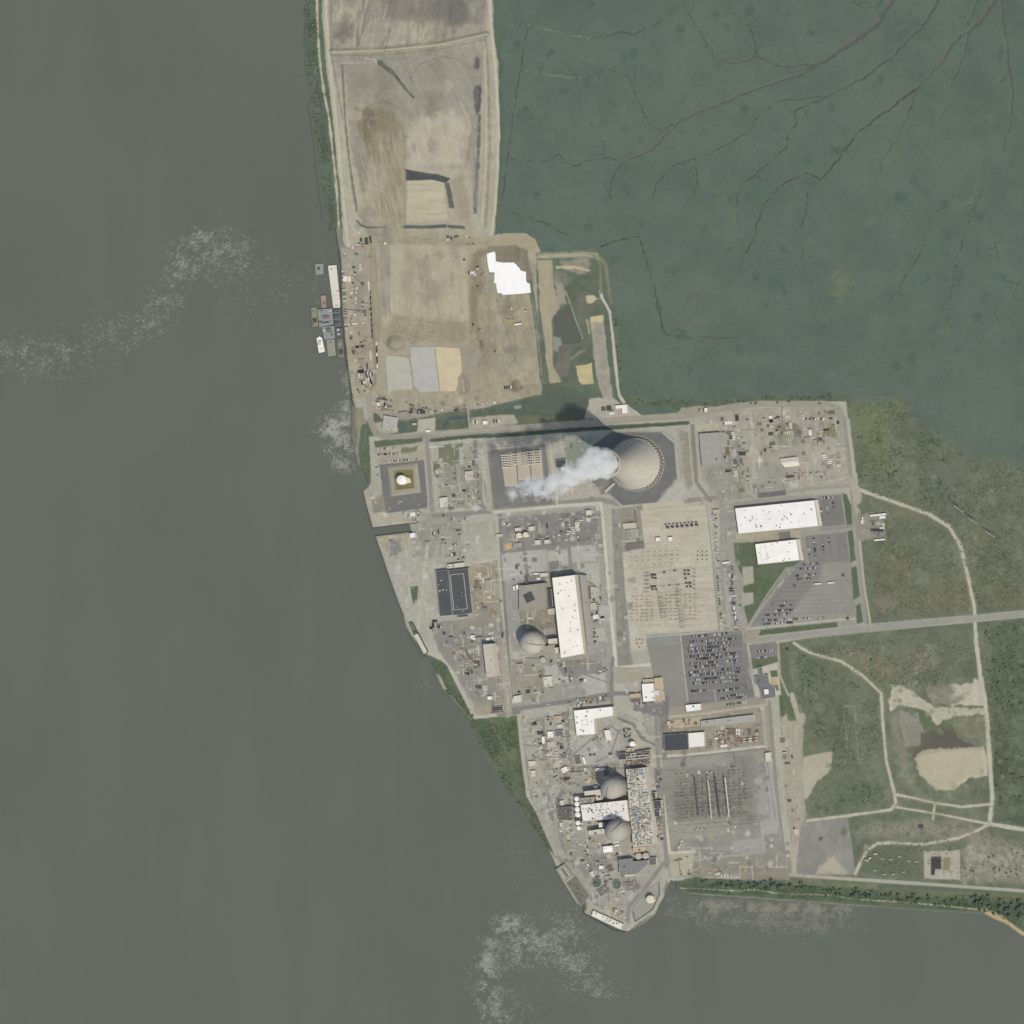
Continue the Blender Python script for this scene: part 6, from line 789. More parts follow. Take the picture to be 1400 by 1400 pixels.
def put(kind, x, y, rz, cn, label, group, sc=1.0):
    m2 = STEEL if kind in ('bus_support', 'circuit_breaker', 'transformer', 'portal_frame') else DKST
    if kind not in KM: o = KB[kind].build(kind, [PAINT, m2]); KM[kind] = o
    else: o = KM[kind].copy(); COL.objects.link(o)
    o.location = W(x, y, gz(x, y)); o.rotation_euler = (0, 0, rz); o.color = (*alb(PC[cn]), 1); o.scale = (sc,) * 3
    return tag(o, label, KC[kind], group)
def batch(zone, items, group=None):          # items: (kind, x, y, rz, colour, scale); the label counts likes from the west
    by = {}
    for it in items: by.setdefault((it[0], it[4]), []).append(it)
    for (kind, cn), L_ in by.items():
        L_.sort(key=lambda t: t[1])
        for i, it in enumerate(L_):
            nm = kind.replace('_', ' '); lab = f'the only {cn} {nm} in {zone}' if len(L_) == 1 else f'{ordn(i)} {cn} {nm} from the west in {zone}'
            put(kind, it[1], it[2], it[3], cn, lab, group or f'yard goods in {zone}', it[5] if len(it) > 5 else 1)
def scatter(zone, poly, n, kinds, cols, ang=-4.5, sc=(.8, 1.25), jit=6):
    xs = [p[0] for p in poly]; ys = [p[1] for p in poly]; out = []; pos = []; tries = 0; n = int(n * 1.4)
    while len(out) < n and tries < n * 60:
        tries += 1; x, y = random.uniform(min(xs), max(xs)), random.uniform(min(ys), max(ys))
        if sd_poly(poly, np.array([[x]]), np.array([[y]]))[0, 0] > -1: continue
        if vn(np.array([x / 11.]), np.array([y / 11.]), 5)[0] < random.uniform(-.8, .3): continue
        if any(abs(x - a) + abs(y - e) < 3.6 for a, e in pos): continue
        rz = math.radians(-ang + random.choice((0, 90)) + random.gauss(0, jit * .5)); kd, cn, s_ = random.choice(kinds), random.choice(cols), random.uniform(*sc); long_ = kd in ('pipe_bundle', 'flatbed_truck', 'box_trailer', 'shipping_container', 'sheet_stack', 'pickup_truck')
        st = rz + math.pi / 2; dx, dy = math.cos(st), -math.sin(st); sp = (3.1 if long_ else 3.3) * s_ / 1.6 * 1.05
        for r_ in range(random.choice((1, 1, 2, 3, 4, 5))):     # goods are set down in short rows
            a, e = x + dx * sp * r_, y + dy * sp * r_
            if len(out) >= n or sd_poly(poly, np.array([[a]]), np.array([[e]]))[0, 0] > -.6: break
            pos.append((a, e)); out.append((kd, a, e, rz + random.gauss(0, .04), cn if random.random() < .75 else random.choice(cols), s_ * 1.08))
    batch(zone, out)
MIX = ('crate', 'pallet_stack', 'shipping_container', 'equipment_skid', 'sheet_stack', 'pickup_truck', 'steel_frame'); IND = ('equipment_skid', 'steel_frame', 'portable_tank', 'crate', 'pallet_stack'); VEH = ('pickup_truck', 'flatbed_truck', 'box_trailer', 'shipping_container')
CLA = ('white', 'cream', 'grey', 'rust brown', 'dark grey', 'tan', 'black')
scatter('the riverside barge landing', [(468,345),(500,345),(506,380),(508,440),(486,470),(476,470)], 46, ('pipe_bundle','crate','sheet_stack','equipment_skid','pallet_stack'), ('grey','dark grey','cream','rust brown','tan','white'), ang=0)
scatter('the riverside laydown loop', [(480,465),(508,465),(512,540),(490,545)], 40, MIX, CLA)
batch('the pipe rack by the barges', [('pipe_bundle', 471 + .06 * (y - 400), y, .12, random.choice(('grey', 'cream', 'dark grey')), .75) for y in np.arange(368, 452, 2.9)]); batch('the covered bay lane', [('pipe_bundle', 480 + (y - 420) * .05, y, .05, random.choice(('grey', 'cream')), .8) for y in np.arange(426, 446, 2.8)])
batch('the white stack line east of the landing', [('sheet_stack', 504.2 + k * .35, 386 + k * 2.9, 1.45, 'white', .8) for k in range(6)]); batch('the dark haul truck line', [('flatbed_truck', 507 + k * .35, 400 + k * 7.5, 1.5, random.choice(('dark grey', 'black')), .9) for k in range(9)]); batch('the dark haul truck line south', [('flatbed_truck', 515.5 + k * .2, 470 + k * 5, 1.5, random.choice(('black', 'white', 'dark grey')), .9) for k in range(7)])
batch('the parked rig cluster in the loop', [(random.choice(('pickup_truck', 'flatbed_truck')), random.uniform(501, 511), random.uniform(508, 525), random.uniform(1.2, 2), random.choice(('white', 'black', 'dark grey', 'white')), .9) for k in range(16)])
scatter('the southern edge of the fill', [(512,535),(545,548),(600,560),(655,550),(700,548),(640,562),(560,567),(515,560)], 70, MIX, ('white','black','dark grey','rust brown','tan','cream','grey','red'), sc=(.7,1.1)); scatter('the brown open field', [(655,405),(728,402),(736,470),(738,530),(660,545)], 16, VEH, ('white','yellow','dark grey','rust brown')); scatter('the strip between the fill fields', [(628,320),(660,325),(655,400),(650,470),(645,480),(640,400)], 14, ('pickup_truck','flatbed_truck','equipment_skid','crate'), ('white','black','dark grey','yellow')); scatter('the top of the fill field', [(490,316),(540,330),(500,345),(480,340)], 14, ('pickup_truck','equipment_skid','crate'), ('black','white','dark grey')); scatter('the middle crossing of the fill', [(612,322),(640,320),(640,328),(612,330)], 6, ('pickup_truck','flatbed_truck'), ('white','dark grey'))
batch('the parked rigs north of the main road', [('box_trailer', 648 + k * 2.5, 577 - k * .12, 1.65, c, .62) for k, c in enumerate(('white', 'dark grey', 'white', 'cream'))] + [('box_trailer', 676 + k * 3.6, 576 - k * .2, 1.65, c, .62) for k, c in enumerate(('black', 'dark grey', 'white'))]); batch('the white pipe rack beside the liner', [('pipe_bundle', 633 + .2 * k, 520 + 2.4 * k, 0, 'cream', .6) for k in range(7)])
scatter('the marsh gate yard', [(820,556),(842,556),(842,566),(825,568)], 9, VEH, ('white','red','dark grey','cream'), sc=(.7,1)); batch('the red box group north of the tower road', [('shipping_container', 957 + k * 2.6, 561, 1.57, c, 1) for k, c in enumerate(('red', 'cream', 'red'))])
scatter('the northern storage yard, west part', [(985,570),(1024,566),(1030,600),(1028,670),(1005,675),(990,640)], 78, MIX, ('white','cream','grey','rust brown','dark grey','tan','black','blue')); scatter('the northern storage yard, middle', [(1034,566),(1085,562),(1085,615),(1040,620)], 34, MIX, CLA); scatter('the northern storage yard, east part', [(1090,562),(1146,560),(1150,600),(1095,620)], 46, MIX, ('white','black','cream','rust brown','grey','tan')); scatter('the northern storage yard, south part', [(1075,645),(1146,640),(1130,655),(1040,665)], 26, MIX, ('grey','rust brown','cream','red','pale blue'))
batch('the long timber rows of the northern yard', [('pipe_bundle', 1127 + 9.2 * j + random.uniform(-2, 2), 620 + k * 2.7, .08, random.choice(('white', 'cream', 'grey')), .95) for j in range(3) for k in range(7)]); batch('the red rafter stacks of the northern yard', [('sheet_stack', 1086 + k * 4, 647 - k * .3, .08, 'red', .9) for k in range(4)]); batch('the white truck row of the northern yard', [('pickup_truck', 1099 + k * 3.4, 571.5 + (k % 3) * .8, 1.5, c, 1) for k, c in enumerate(('white','black','white','dark grey','black','white','white','black','white'))])
scatter('the roadside yard east of the car parks', [(1178,712),(1211,710),(1212,734),(1180,736)], 22, MIX, ('white','grey','dark grey','cream','rust brown')); batch('the equipment file beside the beige switchyard', [(random.choice(('shipping_container', 'equipment_skid', 'portable_tank', 'crate')), 976 + (y - 700) * .09 + random.uniform(-2, 3), y, random.choice((0, 1.57)), random.choice(('white', 'dark grey', 'grey', 'cream', 'black')), .9) for y in np.arange(703, 768, 2.9)]); batch('the container lane', [(random.choice(('box_trailer', 'shipping_container', 'flatbed_truck')), 1000.5 + (y - 780) * .07 + random.uniform(-2, 2), y, random.choice((0.05, 1.5)), random.choice(('dark grey', 'black', 'white', 'blue', 'grey')), .72) for y in np.arange(775, 861, 3.3)])
scatter('the red container yard', [(966,1000),(1040,991),(1044,1016),(968,1023)], 44, ('shipping_container','crate','equipment_skid','steel_frame'), ('rust brown','cream','red','tan','grey','white','orange')); batch('the red container block of the long shed yard', [('shipping_container', 993 + 3 * k, y, 1.6, c, 1.05) for y in (998, 1003) for k, c in enumerate(('tan', 'rust brown', 'red', 'red', 'rust brown', 'white', 'white'))] + [('shipping_container', 1010 + 4.2 * k, y - .4 * k, .1, c, 1) for y in (1011, 1014.5) for k, c in enumerate(('grey', 'red', 'cream', 'red', 'white', 'red', 'cream'))]); scatter('the sandy strip north of the black roofed store', [(908,986),(958,981),(958,991),(908,996)], 10, ('crate','shipping_container','steel_frame'), ('rust brown','tan','cream'))
scatter('the tank basin waterfront', [(550,702),(572,700),(576,714),(556,716)], 12, ('box_trailer','crate','pallet_stack'), ('white','cream','rust brown'), sc=(.6,.9)); scatter('the inlet square', [(570,700),(632,705),(640,765),(610,768),(575,740)], 44, MIX, ('white','dark grey','grey','cream','rust brown'), sc=(.6,1)); scatter('the yard west of the storage pads', [(630,610),(656,606),(662,690),(608,694),(606,660)], 46, MIX, CLA, sc=(.6,1.05)); scatter('the charcoal warehouse yard', [(648,782),(680,778),(684,845),(650,848)], 30, ('steel_frame','pipe_bundle','crate','sheet_stack'), ('rust brown','tan','cream','grey')); scatter('the angled laydown by the west intake', [(584,852),(600,846),(618,882),(606,885)], 26, MIX, ('white','black','cream','rust brown','dark grey'), sc=(.6,.9)); scatter('the gravel yard west of the beige hall', [(618,890),(655,885),(660,925),(640,928)], 56, MIX, ('white','grey','rust brown','dark grey','cream','red','black'), sc=(.5,.95)); scatter('the lane north of the beige hall', [(600,868),(690,858),(690,872),(610,884)], 24, MIX, ('white','grey','dark grey'), sc=(.6,.9)); batch('the tanker line south of the beige hall', [('box_trailer', 652 + k * 2.3, 939 + (k % 2) * .4, 1.6, c, .55) for k, c in enumerate(('black', 'dark grey', 'black', 'dark grey'))] + [('box_trailer', 644, 942, 2.1, 'white', .5), ('box_trailer', 666, 938, .1, 'white', .5), ('flatbed_truck', 670, 954.5, .1, 'black', .9)])
scatter('the dome unit north yard', [(684,712),(770,702),(816,700),(818,738),(770,742),(690,750)], 44, IND, ('grey','cream','white','dark grey','tan')); scatter('the transformer cluster under the plume', [(765,708),(782,704),(784,732),(768,735)], 30, ('transformer','circuit_breaker','steel_frame','equipment_skid'), ('grey','cream','dark grey','white'), sc=(.6,.9)); scatter('the east apron of the white turbine hall', [(803,800),(822,798),(826,860),(810,895),(804,880)], 44, ('transformer','equipment_skid','steel_frame','pipe_bundle','pickup_truck'), ('rust brown','grey','dark grey','tan','white','black'), sc=(.6,1)); scatter('the yard around the lone dome', [(700,845),(760,842),(765,862),(710,862)], 26, IND, ('grey','cream','tan','white'), sc=(.6,1)); scatter('the yard south of the white turbine hall', [(705,905),(765,900),(826,902),(836,925),(760,945),(706,958)], 62, MIX + ('transformer',), CLA, sc=(.6,1.05)); scatter('the brown shell edge yard', [(700,786),(757,780),(757,798),(706,800)], 18, MIX, ('dark grey','grey','white','rust brown'), sc=(.6,1)); scatter('the pads north of the white hall', [(690,762),(820,746),(822,784),(700,800)], 14, IND, ('grey','cream','rust brown'), sc=(.6,1))
scatter('the container works north of the L-shaped building', [(775,958),(832,949),(836,962),(780,968)], 36, ('shipping_container','crate','steel_frame','pipe_bundle'), ('rust brown','cream','white','grey','orange'), sc=(.6,1)); scatter('the works west of the L-shaped building', [(722,985),(775,972),(782,1030),(770,1042),(740,1045),(724,1030)], 96, MIX, ('white','cream','grey','rust brown','dark grey','tan','orange','black'), sc=(.55,1.05)); scatter('the works north of the twin domes', [(758,1048),(845,1046),(846,1060),(800,1070),(762,1075)], 66, MIX, ('white','cream','grey','dark grey','tan','rust brown'), sc=(.55,1.05)); scatter('the concrete court in the southern works', [(788,1008),(845,990),(846,1030),(790,1045)], 22, IND, ('grey','cream','dark grey','white'), sc=(.6,1)); batch('the tanker stand', [('box_trailer', 780 + (k % 2) * 2, 1009 + k * 2.6, .1 + (k > 3) * .5, 'white', .5) for k in range(6)]); batch('the white trailer stand', [('box_trailer', 761, 1024 + k * 4.2, .05, c, .5) for k, c in enumerate(('white', 'cream', 'white', 'white'))])
scatter('the breaker cluster by the white tank', [(852,996),(864,994),(866,1008),(854,1010)], 14, ('circuit_breaker','transformer','steel_frame'), ('dark grey','grey'), sc=(.6,.9)); scatter('the lawn side lane', [(722,1045),(738,1045),(740,1100),(726,1080)], 12, IND, ('cream','tan','grey'), sc=(.6,1)); scatter('the area west of the auxiliary building', [(758,1085),(782,1084),(790,1098),(765,1102)], 12, IND, ('white','rust brown','cream'), sc=(.6,1)); scatter('the court south of the twin domes', [(765,1135),(800,1140),(850,1160),(840,1178),(785,1180)], 40, MIX, CLA, sc=(.5,.95)); scatter('the clarifier yard', [(795,1175),(845,1176),(880,1200),(870,1220),(835,1235),(812,1200)], 62, IND + ('pickup_truck',), ('white','cream','grey','dark grey','rust brown'), sc=(.5,.95)); batch('the clarifier boat shed row', [('portable_tank', 816 + k * 2.1, 1179 + k * 1.6, -.9, 'white', .6) for k in range(5)]); scatter('the southern tip yard', [(815,1238),(850,1240),(858,1255),(845,1262)], 26, MIX, ('rust brown','cream','white','grey'), sc=(.5,.9)); scatter('the strip east of the turbine deck', [(894,1055),(905,1055),(910,1150),(898,1155)], 40, ('transformer','equipment_skid','portable_tank','steel_frame'), ('grey','cream','dark grey','blue','white'), sc=(.7,1.1)); batch('the big transformer row east of the turbine deck', [('transformer', 893 + k * 1.3, 1086 + k * 9, .1, c, 2.0) for k, c in enumerate(('dark grey', 'dark grey', 'grey'))])
scatter('the pale yard by the cove', [(918,1170),(948,1168),(945,1192),(920,1195)], 10, MIX, ('red','rust brown','dark grey','white'), sc=(.6,1)); batch('the white trailer line by the southern trees', [('box_trailer', 987 + k * 4.4, 1196.5, 1.5, 'white', .45) for k in range(4)]); scatter('the southern rail yard', [(950,1180),(1000,1176),(1000,1198),(955,1200)], 12, MIX, ('red','tan','grey','cream'), sc=(.6,.9)); scatter('the sand strip east of the southern switchyard', [(1066,1010),(1096,1010),(1098,1150),(1082,1150)], 20, ('pipe_bundle','steel_frame','sheet_stack','crate'), ('dark grey','grey','cream','rust brown'), sc=(.8,1.4)); batch('the meadow trailer group', [('box_trailer', x, y, .05, 'cream', .55) for x, y in ((1207,1174),(1218,1175),(1230,1171),(1243,1177),(1254,1178),(1197,1190),(1210,1195),(1222,1195),(1236,1192))]); batch('the burnt hut meadow', [('steel_frame', 1260, 1130, .1, 'dark grey', 1.6), ('crate', 1262, 1135, .1, 'grey', 1.5)]); batch('the meadow gate', [('shipping_container', 1198, 1167, .1, 'cream', 1.2), ('shipping_container', 1186, 1176, -.3, 'tan', 1.5), ('shipping_container', 1190, 1173, .6, 'cream', 1.2)])
batch('the bare plot of the big warehouse car park', [('box_trailer', 1119, 798, .06, 'white', 1.05), ('box_trailer', 1137, 796.6, .06, 'white', 1.05)])
# switchyards
sy = []
for y in (783.5, 788, 793.5, 799, 804.5, 809.5): sy += [('bus_support', 884 + random.uniform(-.5, .5), y, .06, 'dark grey', .95), ('bus_support', 950.5, y - 4.5, .06, 'dark grey', .9), ('bus_support', 887.5, y, .06, 'dark grey', .8)]
for j, y in enumerate(np.arange(816, 852, 4.7)):
    for x in np.arange(866, 958, 6.6):
        if random.random() < .9 and not (899 < x < 911 or 926 < x < 935): sy.append(('bus_support', x + random.uniform(-1, 1), y - (x - 866) * .035, .06, random.choice(('dark grey', 'grey', 'cream')), .85))
for y in (756, 762, 768, 774):
    for x in np.arange(864, 936, 8):
        if random.random() < .8: sy.append(('bus_support', x, y - (x - 866) * .05, .06, random.choice(('cream', 'grey', 'tan', 'dark grey')), .75))
for x in (954.5, 961, 967):
    for y in (754, 759.5, 765): sy.append(('circuit_breaker', x, y, 1.57, 'dark grey', .7))
batch('the beige switchyard', sy, 'equipment of the beige switchyard'); batch('the dark breaker row at the top of the beige switchyard', [('transformer', 913.5 + k * 6.6, 721 - k * .55, .1, 'dark grey', 1.05) for k in range(7)] + [('circuit_breaker', 911 + k * 5.2, 717 - k * .4, .1, 'dark grey', 1) for k in range(9)]); batch('the dark centre of the beige switchyard', [('transformer', x, y, .1, 'dark grey', s_) for x, y, s_ in ((892,786,.9),(896,786,.9),(893,790,.8),(897,790.5,.8),(892,802,.9),(896,802,.9),(893,806,.8),(898,806,.8),(937,780,.8),(942,780,.9),(937,785,.8),(942,785,.8),(938,791,.8),(939,797,.8),(944,797,.9),(940,802,.8),(945,802,.8),(909,782,.7),(923,780,.7),(916,800,.6),(928,799,.6))])
batch('the west bus line of the beige switchyard', [('portal_frame', 904 + k * .55, 812 + k * 4, .06, random.choice(('cream', 'dark grey', 'dark grey')), .72) for k in range(9)]); batch('the east bus line of the beige switchyard', [('portal_frame', 929.5 + k * .45, 807 + k * 4.6, .06, random.choice(('cream', 'dark grey', 'dark grey')), .72) for k in range(12)]); batch('the small sand bay of the beige switchyard', [('circuit_breaker', x, y, .1, 'grey', .8) for x, y in ((871,875),(875,874),(879,875),(872,880),(878,880),(875,885))])
def bus(label, a, e, h, w, m, n=7):
    a, e = W(*U(*a, h)), W(*U(*e, h)); o = empty('bus_bar', (a.x, a.y, LAND)); tag(o, label, 'bus bar'); d = e - a; B = MB(); B.bar((0, 0, h), (d.x, d.y, h), w, .6); B.build('beam', m, o)
    for k in range(n): q_ = d * (k + .5) / n; p = MB(); p.bar((q_.x - 1.4, q_.y, 0), (q_.x, q_.y, h), .35); p.bar((q_.x + 1.4, q_.y, 0), (q_.x, q_.y, h), .35); p.build('post', STEEL, o)
bus('white overhead bus beam in the southern switchyard, western one', (968,1066), (973.5,1120), 17, 1.6, WALLM); bus('broader white overhead bus beam in the southern switchyard, eastern one', (991.5,1063), (997.5,1118), 17, 2.3, WALLM); bus('dark overhead bus beam added as shadow in the southern switchyard, western one', (949.5,1061), (955.5,1117), 9, 1.5, DKST); bus('broader dark overhead bus beam added as shadow in the southern switchyard, eastern one', (977.5,1060), (984.5,1117), 9, 2.6, DKST)  # the dark beams are added as the cast shadows of the white ones
for k, (a, e) in enumerate((((922,1092),(1030,1080)), ((924,1104),(1032,1092)), ((926,1121),(1030,1113)), ((928,1131),(1036,1123)), ((918,1140),(1040,1127)), ((962,1063),(963,1118)), ((878,700+90),(955,776)), ((880,806),(950,799)))): bus(f'thin pale conductor line in the {"southern" if k < 6 else "beige"} switchyard, {ORD[k]} from the north' if k not in (5,) else 'thin pale upright conductor line in the southern switchyard', a, e, 8, .28, STEEL, 4)
sy = []
for y in np.arange(1058, 1118, 4.4):
    for x in np.arange(926, 1022, 7.2):
        if random.random() < .62: sy.append(('bus_support', x + random.uniform(-1, 1), y - (x - 926) * .06, .08, random.choice(('dark grey', 'grey', 'dark grey', 'tan')), .85))
for x, y in ((967,1055),(972,1056),(1002,1049),(1006,1050),(1002,1128),(1005,1130),(954,1133),(958,1134),(930,1155),(932,1150),(928,1158)): sy.append(('transformer', x, y, .1, random.choice(('grey', 'cream', 'white')), .9))
batch('the southern switchyard', sy, 'equipment of the southern switchyard')
batch('the crowded car park edge', [('light_mast', x, y, .2, 'grey', 1) for x, y in ((934,880),(938,925),(1021,882),(1026,930),(980,915))]); batch('the big warehouse car park', [('light_mast', x, y, .2, 'grey', 1) for x, y in ((1050,858),(1085,856),(1125,852),(1165,798),(1160,840),(1158,748))])
# diggers, dozers and a crane on the fill
def digger(label, x, y, rz, c=(176,160,112)):
    m = mat('digger_%d' % c[0], c, amp=.1); o = empty('excavator', W(x, y, gz(x, y)), rz); tag(o, label, 'excavator', 'machines on the fill')
    for s in (-1, 1): b = MB(); b.box(0, s * 1.2, 0, 4.2, .7, 1, 0, 1, .85); b.build('track', TYRE, o)
    b = MB(); b.box(-.4, 0, 1, 3.8, 2.7, 1.2, 0, .92); b.build('body', m, o); b = MB(); b.box(.6, .8, 2.2, 1.5, 1.1, 1.2, 0, .85); b.build('cab', GLASS, o)
    b = MB(); b.bar((1.2, -.3, 1.8), (4.4, -.3, 4.6), .6, .8); b.bar((4.4, -.3, 4.6), (7.2, -.3, 2.2), .5, .6); b.build('boom', m, o); b = MB(); b.box(7.3, -.3, .6, 1.2, 1.5, 1.6, 0, .7); b.build('bucket', DKST, o)
for l, x, y, r in (('yellow excavator digging beside the white liner sheet', 659, 377, 1), ('yellow excavator on the brown field south of the liner sheet', 682, 414, 2), ('yellow excavator by the dark muck strip', 655, 452, .5), ('yellow excavator in the middle of the brown field', 694, 436, 2.6), ('yellow excavator near the round muck pile', 713, 531, .2), ('yellow excavator at the west ditch of the fill', 497, 337, 1.2), ('yellow excavator by the landing road', 506, 424, .2)): digger(l, x, y, r)
def crane(label, x, y, rz, L_=30):
    o = empty('crawler_crane', W(x, y, gz(x, y)), rz); tag(o, label, 'crane', 'machines on the fill')
    for s in (-1, 1): b = MB(); b.box(0, s * 2.2, 0, 6.5, 1.1, 1.3); b.build('track', TYRE, o)
    b = MB(); b.box(-1, 0, 1.3, 6, 3.4, 2.2); b.build('body', mat('crane_body', (120,112,104)), o); b = MB()
    for y_, z_ in ((-.8, 0), (.8, 0), (-.8, 1.4), (.8, 1.4)): b.bar((2, y_, 2 + z_), (L_, y_ * .5, 9 + z_ * .5), .3)
    for k in range(9): t = k / 9; b.bar((2 + (L_ - 2) * t, -.8 + .4 * t, 2 + 7 * t), (2 + (L_ - 2) * (t + .11), .8 - .4 * t, 2.6 + 7 * t), .22)
    b.build('boom', STEEL, o)
crane('crawler crane with its boom laid west over the landing', 499, 426, math.pi - .03, 33); crane('crawler crane unloading beside the white barge', 496, 388, 2.4, 22)
# ------------------------------------------------------------------ barges and boats
def barge(label, pts, m, h=2.2, items=(), cat='barge'):
    p = ccw([tuple(W(*a)[:2]) for a in pts]); c = Vector((sum(a[0] for a in p) / len(p), sum(a[1] for a in p) / len(p), -.4)); o = empty('barge', c); tag(o, label, cat, 'vessels moored at the barge landing'); lp = [(a[0] - c.x, a[1] - c.y) for a in p]; inn = inset(lp, .8); n = len(lp)
    b = MB(); b.add([(x, y, 0) for x, y in inn] + [(x, y, h) for x, y in lp], [(i, (i + 1) % n, n + (i + 1) % n, n + i) for i in range(n)]); b.add([(x, y, h) for x, y in lp] + [(x, y, h + .7) for x, y in inset(lp, .15)] + [(x, y, h + .05) for x, y in inset(lp, .6)], [(k * n + i, k * n + (i + 1) % n, (k + 1) * n + (i + 1) % n, (k + 1) * n + i) for k in range(2) for i in range(n)]); b.build('hull', DKST if m is not TW else STEEL, o)
    b = MB(); b.prism(inset(lp, .3), h - .3, h + .12); b.build('deck', m, o)
    for nm, x, y, l, w, z, rz, mm in items:
        q_ = W(x, y) - c; b = MB(); b.box(q_.x, q_.y, h + .1, l, w, z, rz); b.box(q_.x, q_.y, h + .1 + z, l * .7, w * .6, .7, rz); b.build(nm, mm, o)
BD = mat('barge_green', (142,150,138), amp=.15, scale=.3); BW = mat('barge_cream', (214,208,192), amp=.07, scale=.15); BR = mat('barge_red', (168,132,126), amp=.15, scale=.4); BY = mat('barge_olive', (140,138,118), amp=.2, scale=.4); BDK = mat('barge_dark', (98,104,104), amp=.3, scale=.5); GBL = mat('barge_blue_grey', (140,148,144), amp=.15, scale=.4)
barge('long cream decked barge moored at the sheet pile wall', [(448.5,363),(461,362),(466,412),(466,421),(456,421.5)], BW, items=[('hatch_cover', 460, 405, 14, 1, .5, 0, BW), ('winch', 454, 368, 2, 2, 1.2, 0, DKST), ('winch', 462.5, 398, 5, .8, .8, 0, DKST), ('hatch_cover', 460.5, 410, 14, 1, .5, 0, BW), ('winch', 461, 418, 6, 3, 1, 0, CONC)]); barge('small square float with a dark well, northernmost of the moored vessels', [(431,361),(443,360),(443,375.5),(431.5,376)], BD, 1.4, [('hatch', 436, 367, 6, 6, .6, 0, DKST), ('winch', 440, 372, 2, 2, 1, 0, STEEL)]); barge('dusky red flat barge', [(438.5,404),(446.5,403.5),(447,421),(440,421.5)], BR, 1.8, [('crate', 444, 415, 4, 5, 2, 0, REDM)])
barge('blue grey derrick barge with red machinery in the middle of the moored group', [(434,423),(455,421),(457,444),(437,448)], GBL, 2.2, [('crane_house', 447, 434, 13, 6, 4, .1, REDM), ('deckhouse', 441, 426, 7, 4, 3, 0, BD), ('winch', 452, 425, 4, 4, 2, 0, WALLM), ('winch', 439, 440, 5, 3, 1.6, 0, DKST), ('crane_house', 446, 441, 15, 2, 2, .1, DKST), ('winch', 453, 440, 3, 3, 2, 0, STEEL)]); barge('olive rubble barge on the outer side of the moored group', [(425,421),(433.5,419),(436,446),(427.5,448)], BY, 1.8, [('rubble', 429, 428, 7, 9, 1.5, 0, BY), ('rubble', 431, 438, 8, 9, 2, .2, BARK), ('crate', 429, 444, 4, 4, 2, 0, RUST)]); barge('blue grey tug barge with rusty deckhouse below the derrick barge', [(440,447),(458,445),(459,463),(444,465)], GBL, 2.2, [('deckhouse', 451, 452, 8, 8, 5, .1, RUST), ('winch', 444, 452, 3, 6, 2, 0, WALLM), ('winch', 455, 458, 4, 4, 2, 0, REDM)])
barge('dark slatted barge between the derrick barge and the wall', [(456.5,423),(466,422),(468.5,446),(458.5,447)], BDK, 2, [('cargo_frame', 461, 427 + k * 4.6, 13, 1.2, 2, .1, DKST if k % 2 else STEEL) for k in range(5)]); barge('patchy white and rust barge against the wall, below the dark slatted one', [(459.5,448.5),(468.8,448),(470.3,460),(461,461)], BDK, 2, [('crate', 463, 451, 4, 5, 2, 0, WALLM), ('crate', 467, 454, 4, 3, 2, 0, RUST), ('crate', 464, 457, 6, 3, 2, 0, WALLM)]); barge('white boat with pointed bow, southernmost of the outer vessels', [(433,463),(437,459.5),(441,462),(445,481),(436.5,483)], TW, 1.8, [('deckhouse', 438, 469, 5, 10, 3.2, -.2, WALLM), ('hatch', 440.5, 477, 4, 4, 1, 0, BW)], 'boat'); barge('grey green empty deck barge at the south end of the moored group', [(446.5,464.5),(458,463.5),(460.3,486.5),(448.5,488)], mat('barge_moss', (146,148,130), amp=.12, scale=.2), 1.8, [('winch', 452, 468, 2, 2, 1, 0, DKST), ('hatch', 454, 482, 5, 3, .5, 0, BD)]); barge('dull rubble scow beside the wall at the south end', [(461,464),(469.6,463),(472,489),(463,490)], mat('scow', (120,124,114), amp=.25, scale=.6), 1.6, [('rubble', 465, 470, 9, 9, 1.2, 0, BY), ('rubble', 467, 481, 8, 10, 1.4, 0, BARK)])
# ------------------------------------------------------------------ pylons
def pylon(label, a, e, h=26):
    A_, E_ = W(*U(*a, h)), W(*U(*e, h)); m = (A_ + E_) / 2; d = E_ - A_; o = empty('power_pylon', (m.x, m.y, LAND - .2), math.atan2(d.y, d.x)); L_ = d.length / 2; tag(o, label, 'pylon', 'pylons crossing the eastern scrub')
    PM = mat('pylon_steel', (172,176,168), rough=.5)
    for s in (-1, 1):
        b = MB(); x = s * L_ * .45
        for dx, dy in ((-1.2, -1.2), (1.2, -1.2), (1.2, 1.2), (-1.2, 1.2)): b.bar((x + dx * 1.6, dy * 1.6, 0), (x + dx * .5, dy * .5, h + 3), .35)
        for k in range(6): t = h * k / 6; w_ = 1.9 - 1.1 * k / 6; b.bar((x - w_, -w_, t), (x + w_, -w_, t + h / 6), .22); b.bar((x + w_, w_, t), (x - w_, w_, t + h / 6), .22)
        b.build('leg', PM, o)
    b = MB()
    for y_, z_ in ((-.9, h), (.9, h), (0, h + 1.8)): b.bar((-L_, y_ * .6, z_), (L_, y_ * .6, z_), .55)
    for k in range(10): x = -L_ + 2 * L_ * k / 10; b.bar((x, -.6, h), (x + L_ / 5, .6, h + 1.2), .3)
    b.build('crossarm', PM, o)
    for x in (-L_ * .95, 0, L_ * .95): b = MB(); b.lathe([(.3, h - 3.4), (.3, h - .2)], 8, x, 0); b.build('insulator', PM, o)
pylon('north-western of three pale lattice pylons beside the curving sand track', (1304.5,691.5), (1317,700.5)); pylon('middle of three pale lattice pylons beside the curving sand track', (1324,708), (1336,716.5)); pylon('south-eastern of three pale lattice pylons beside the curving sand track', (1348.5,726.5), (1360,734.5), 22)
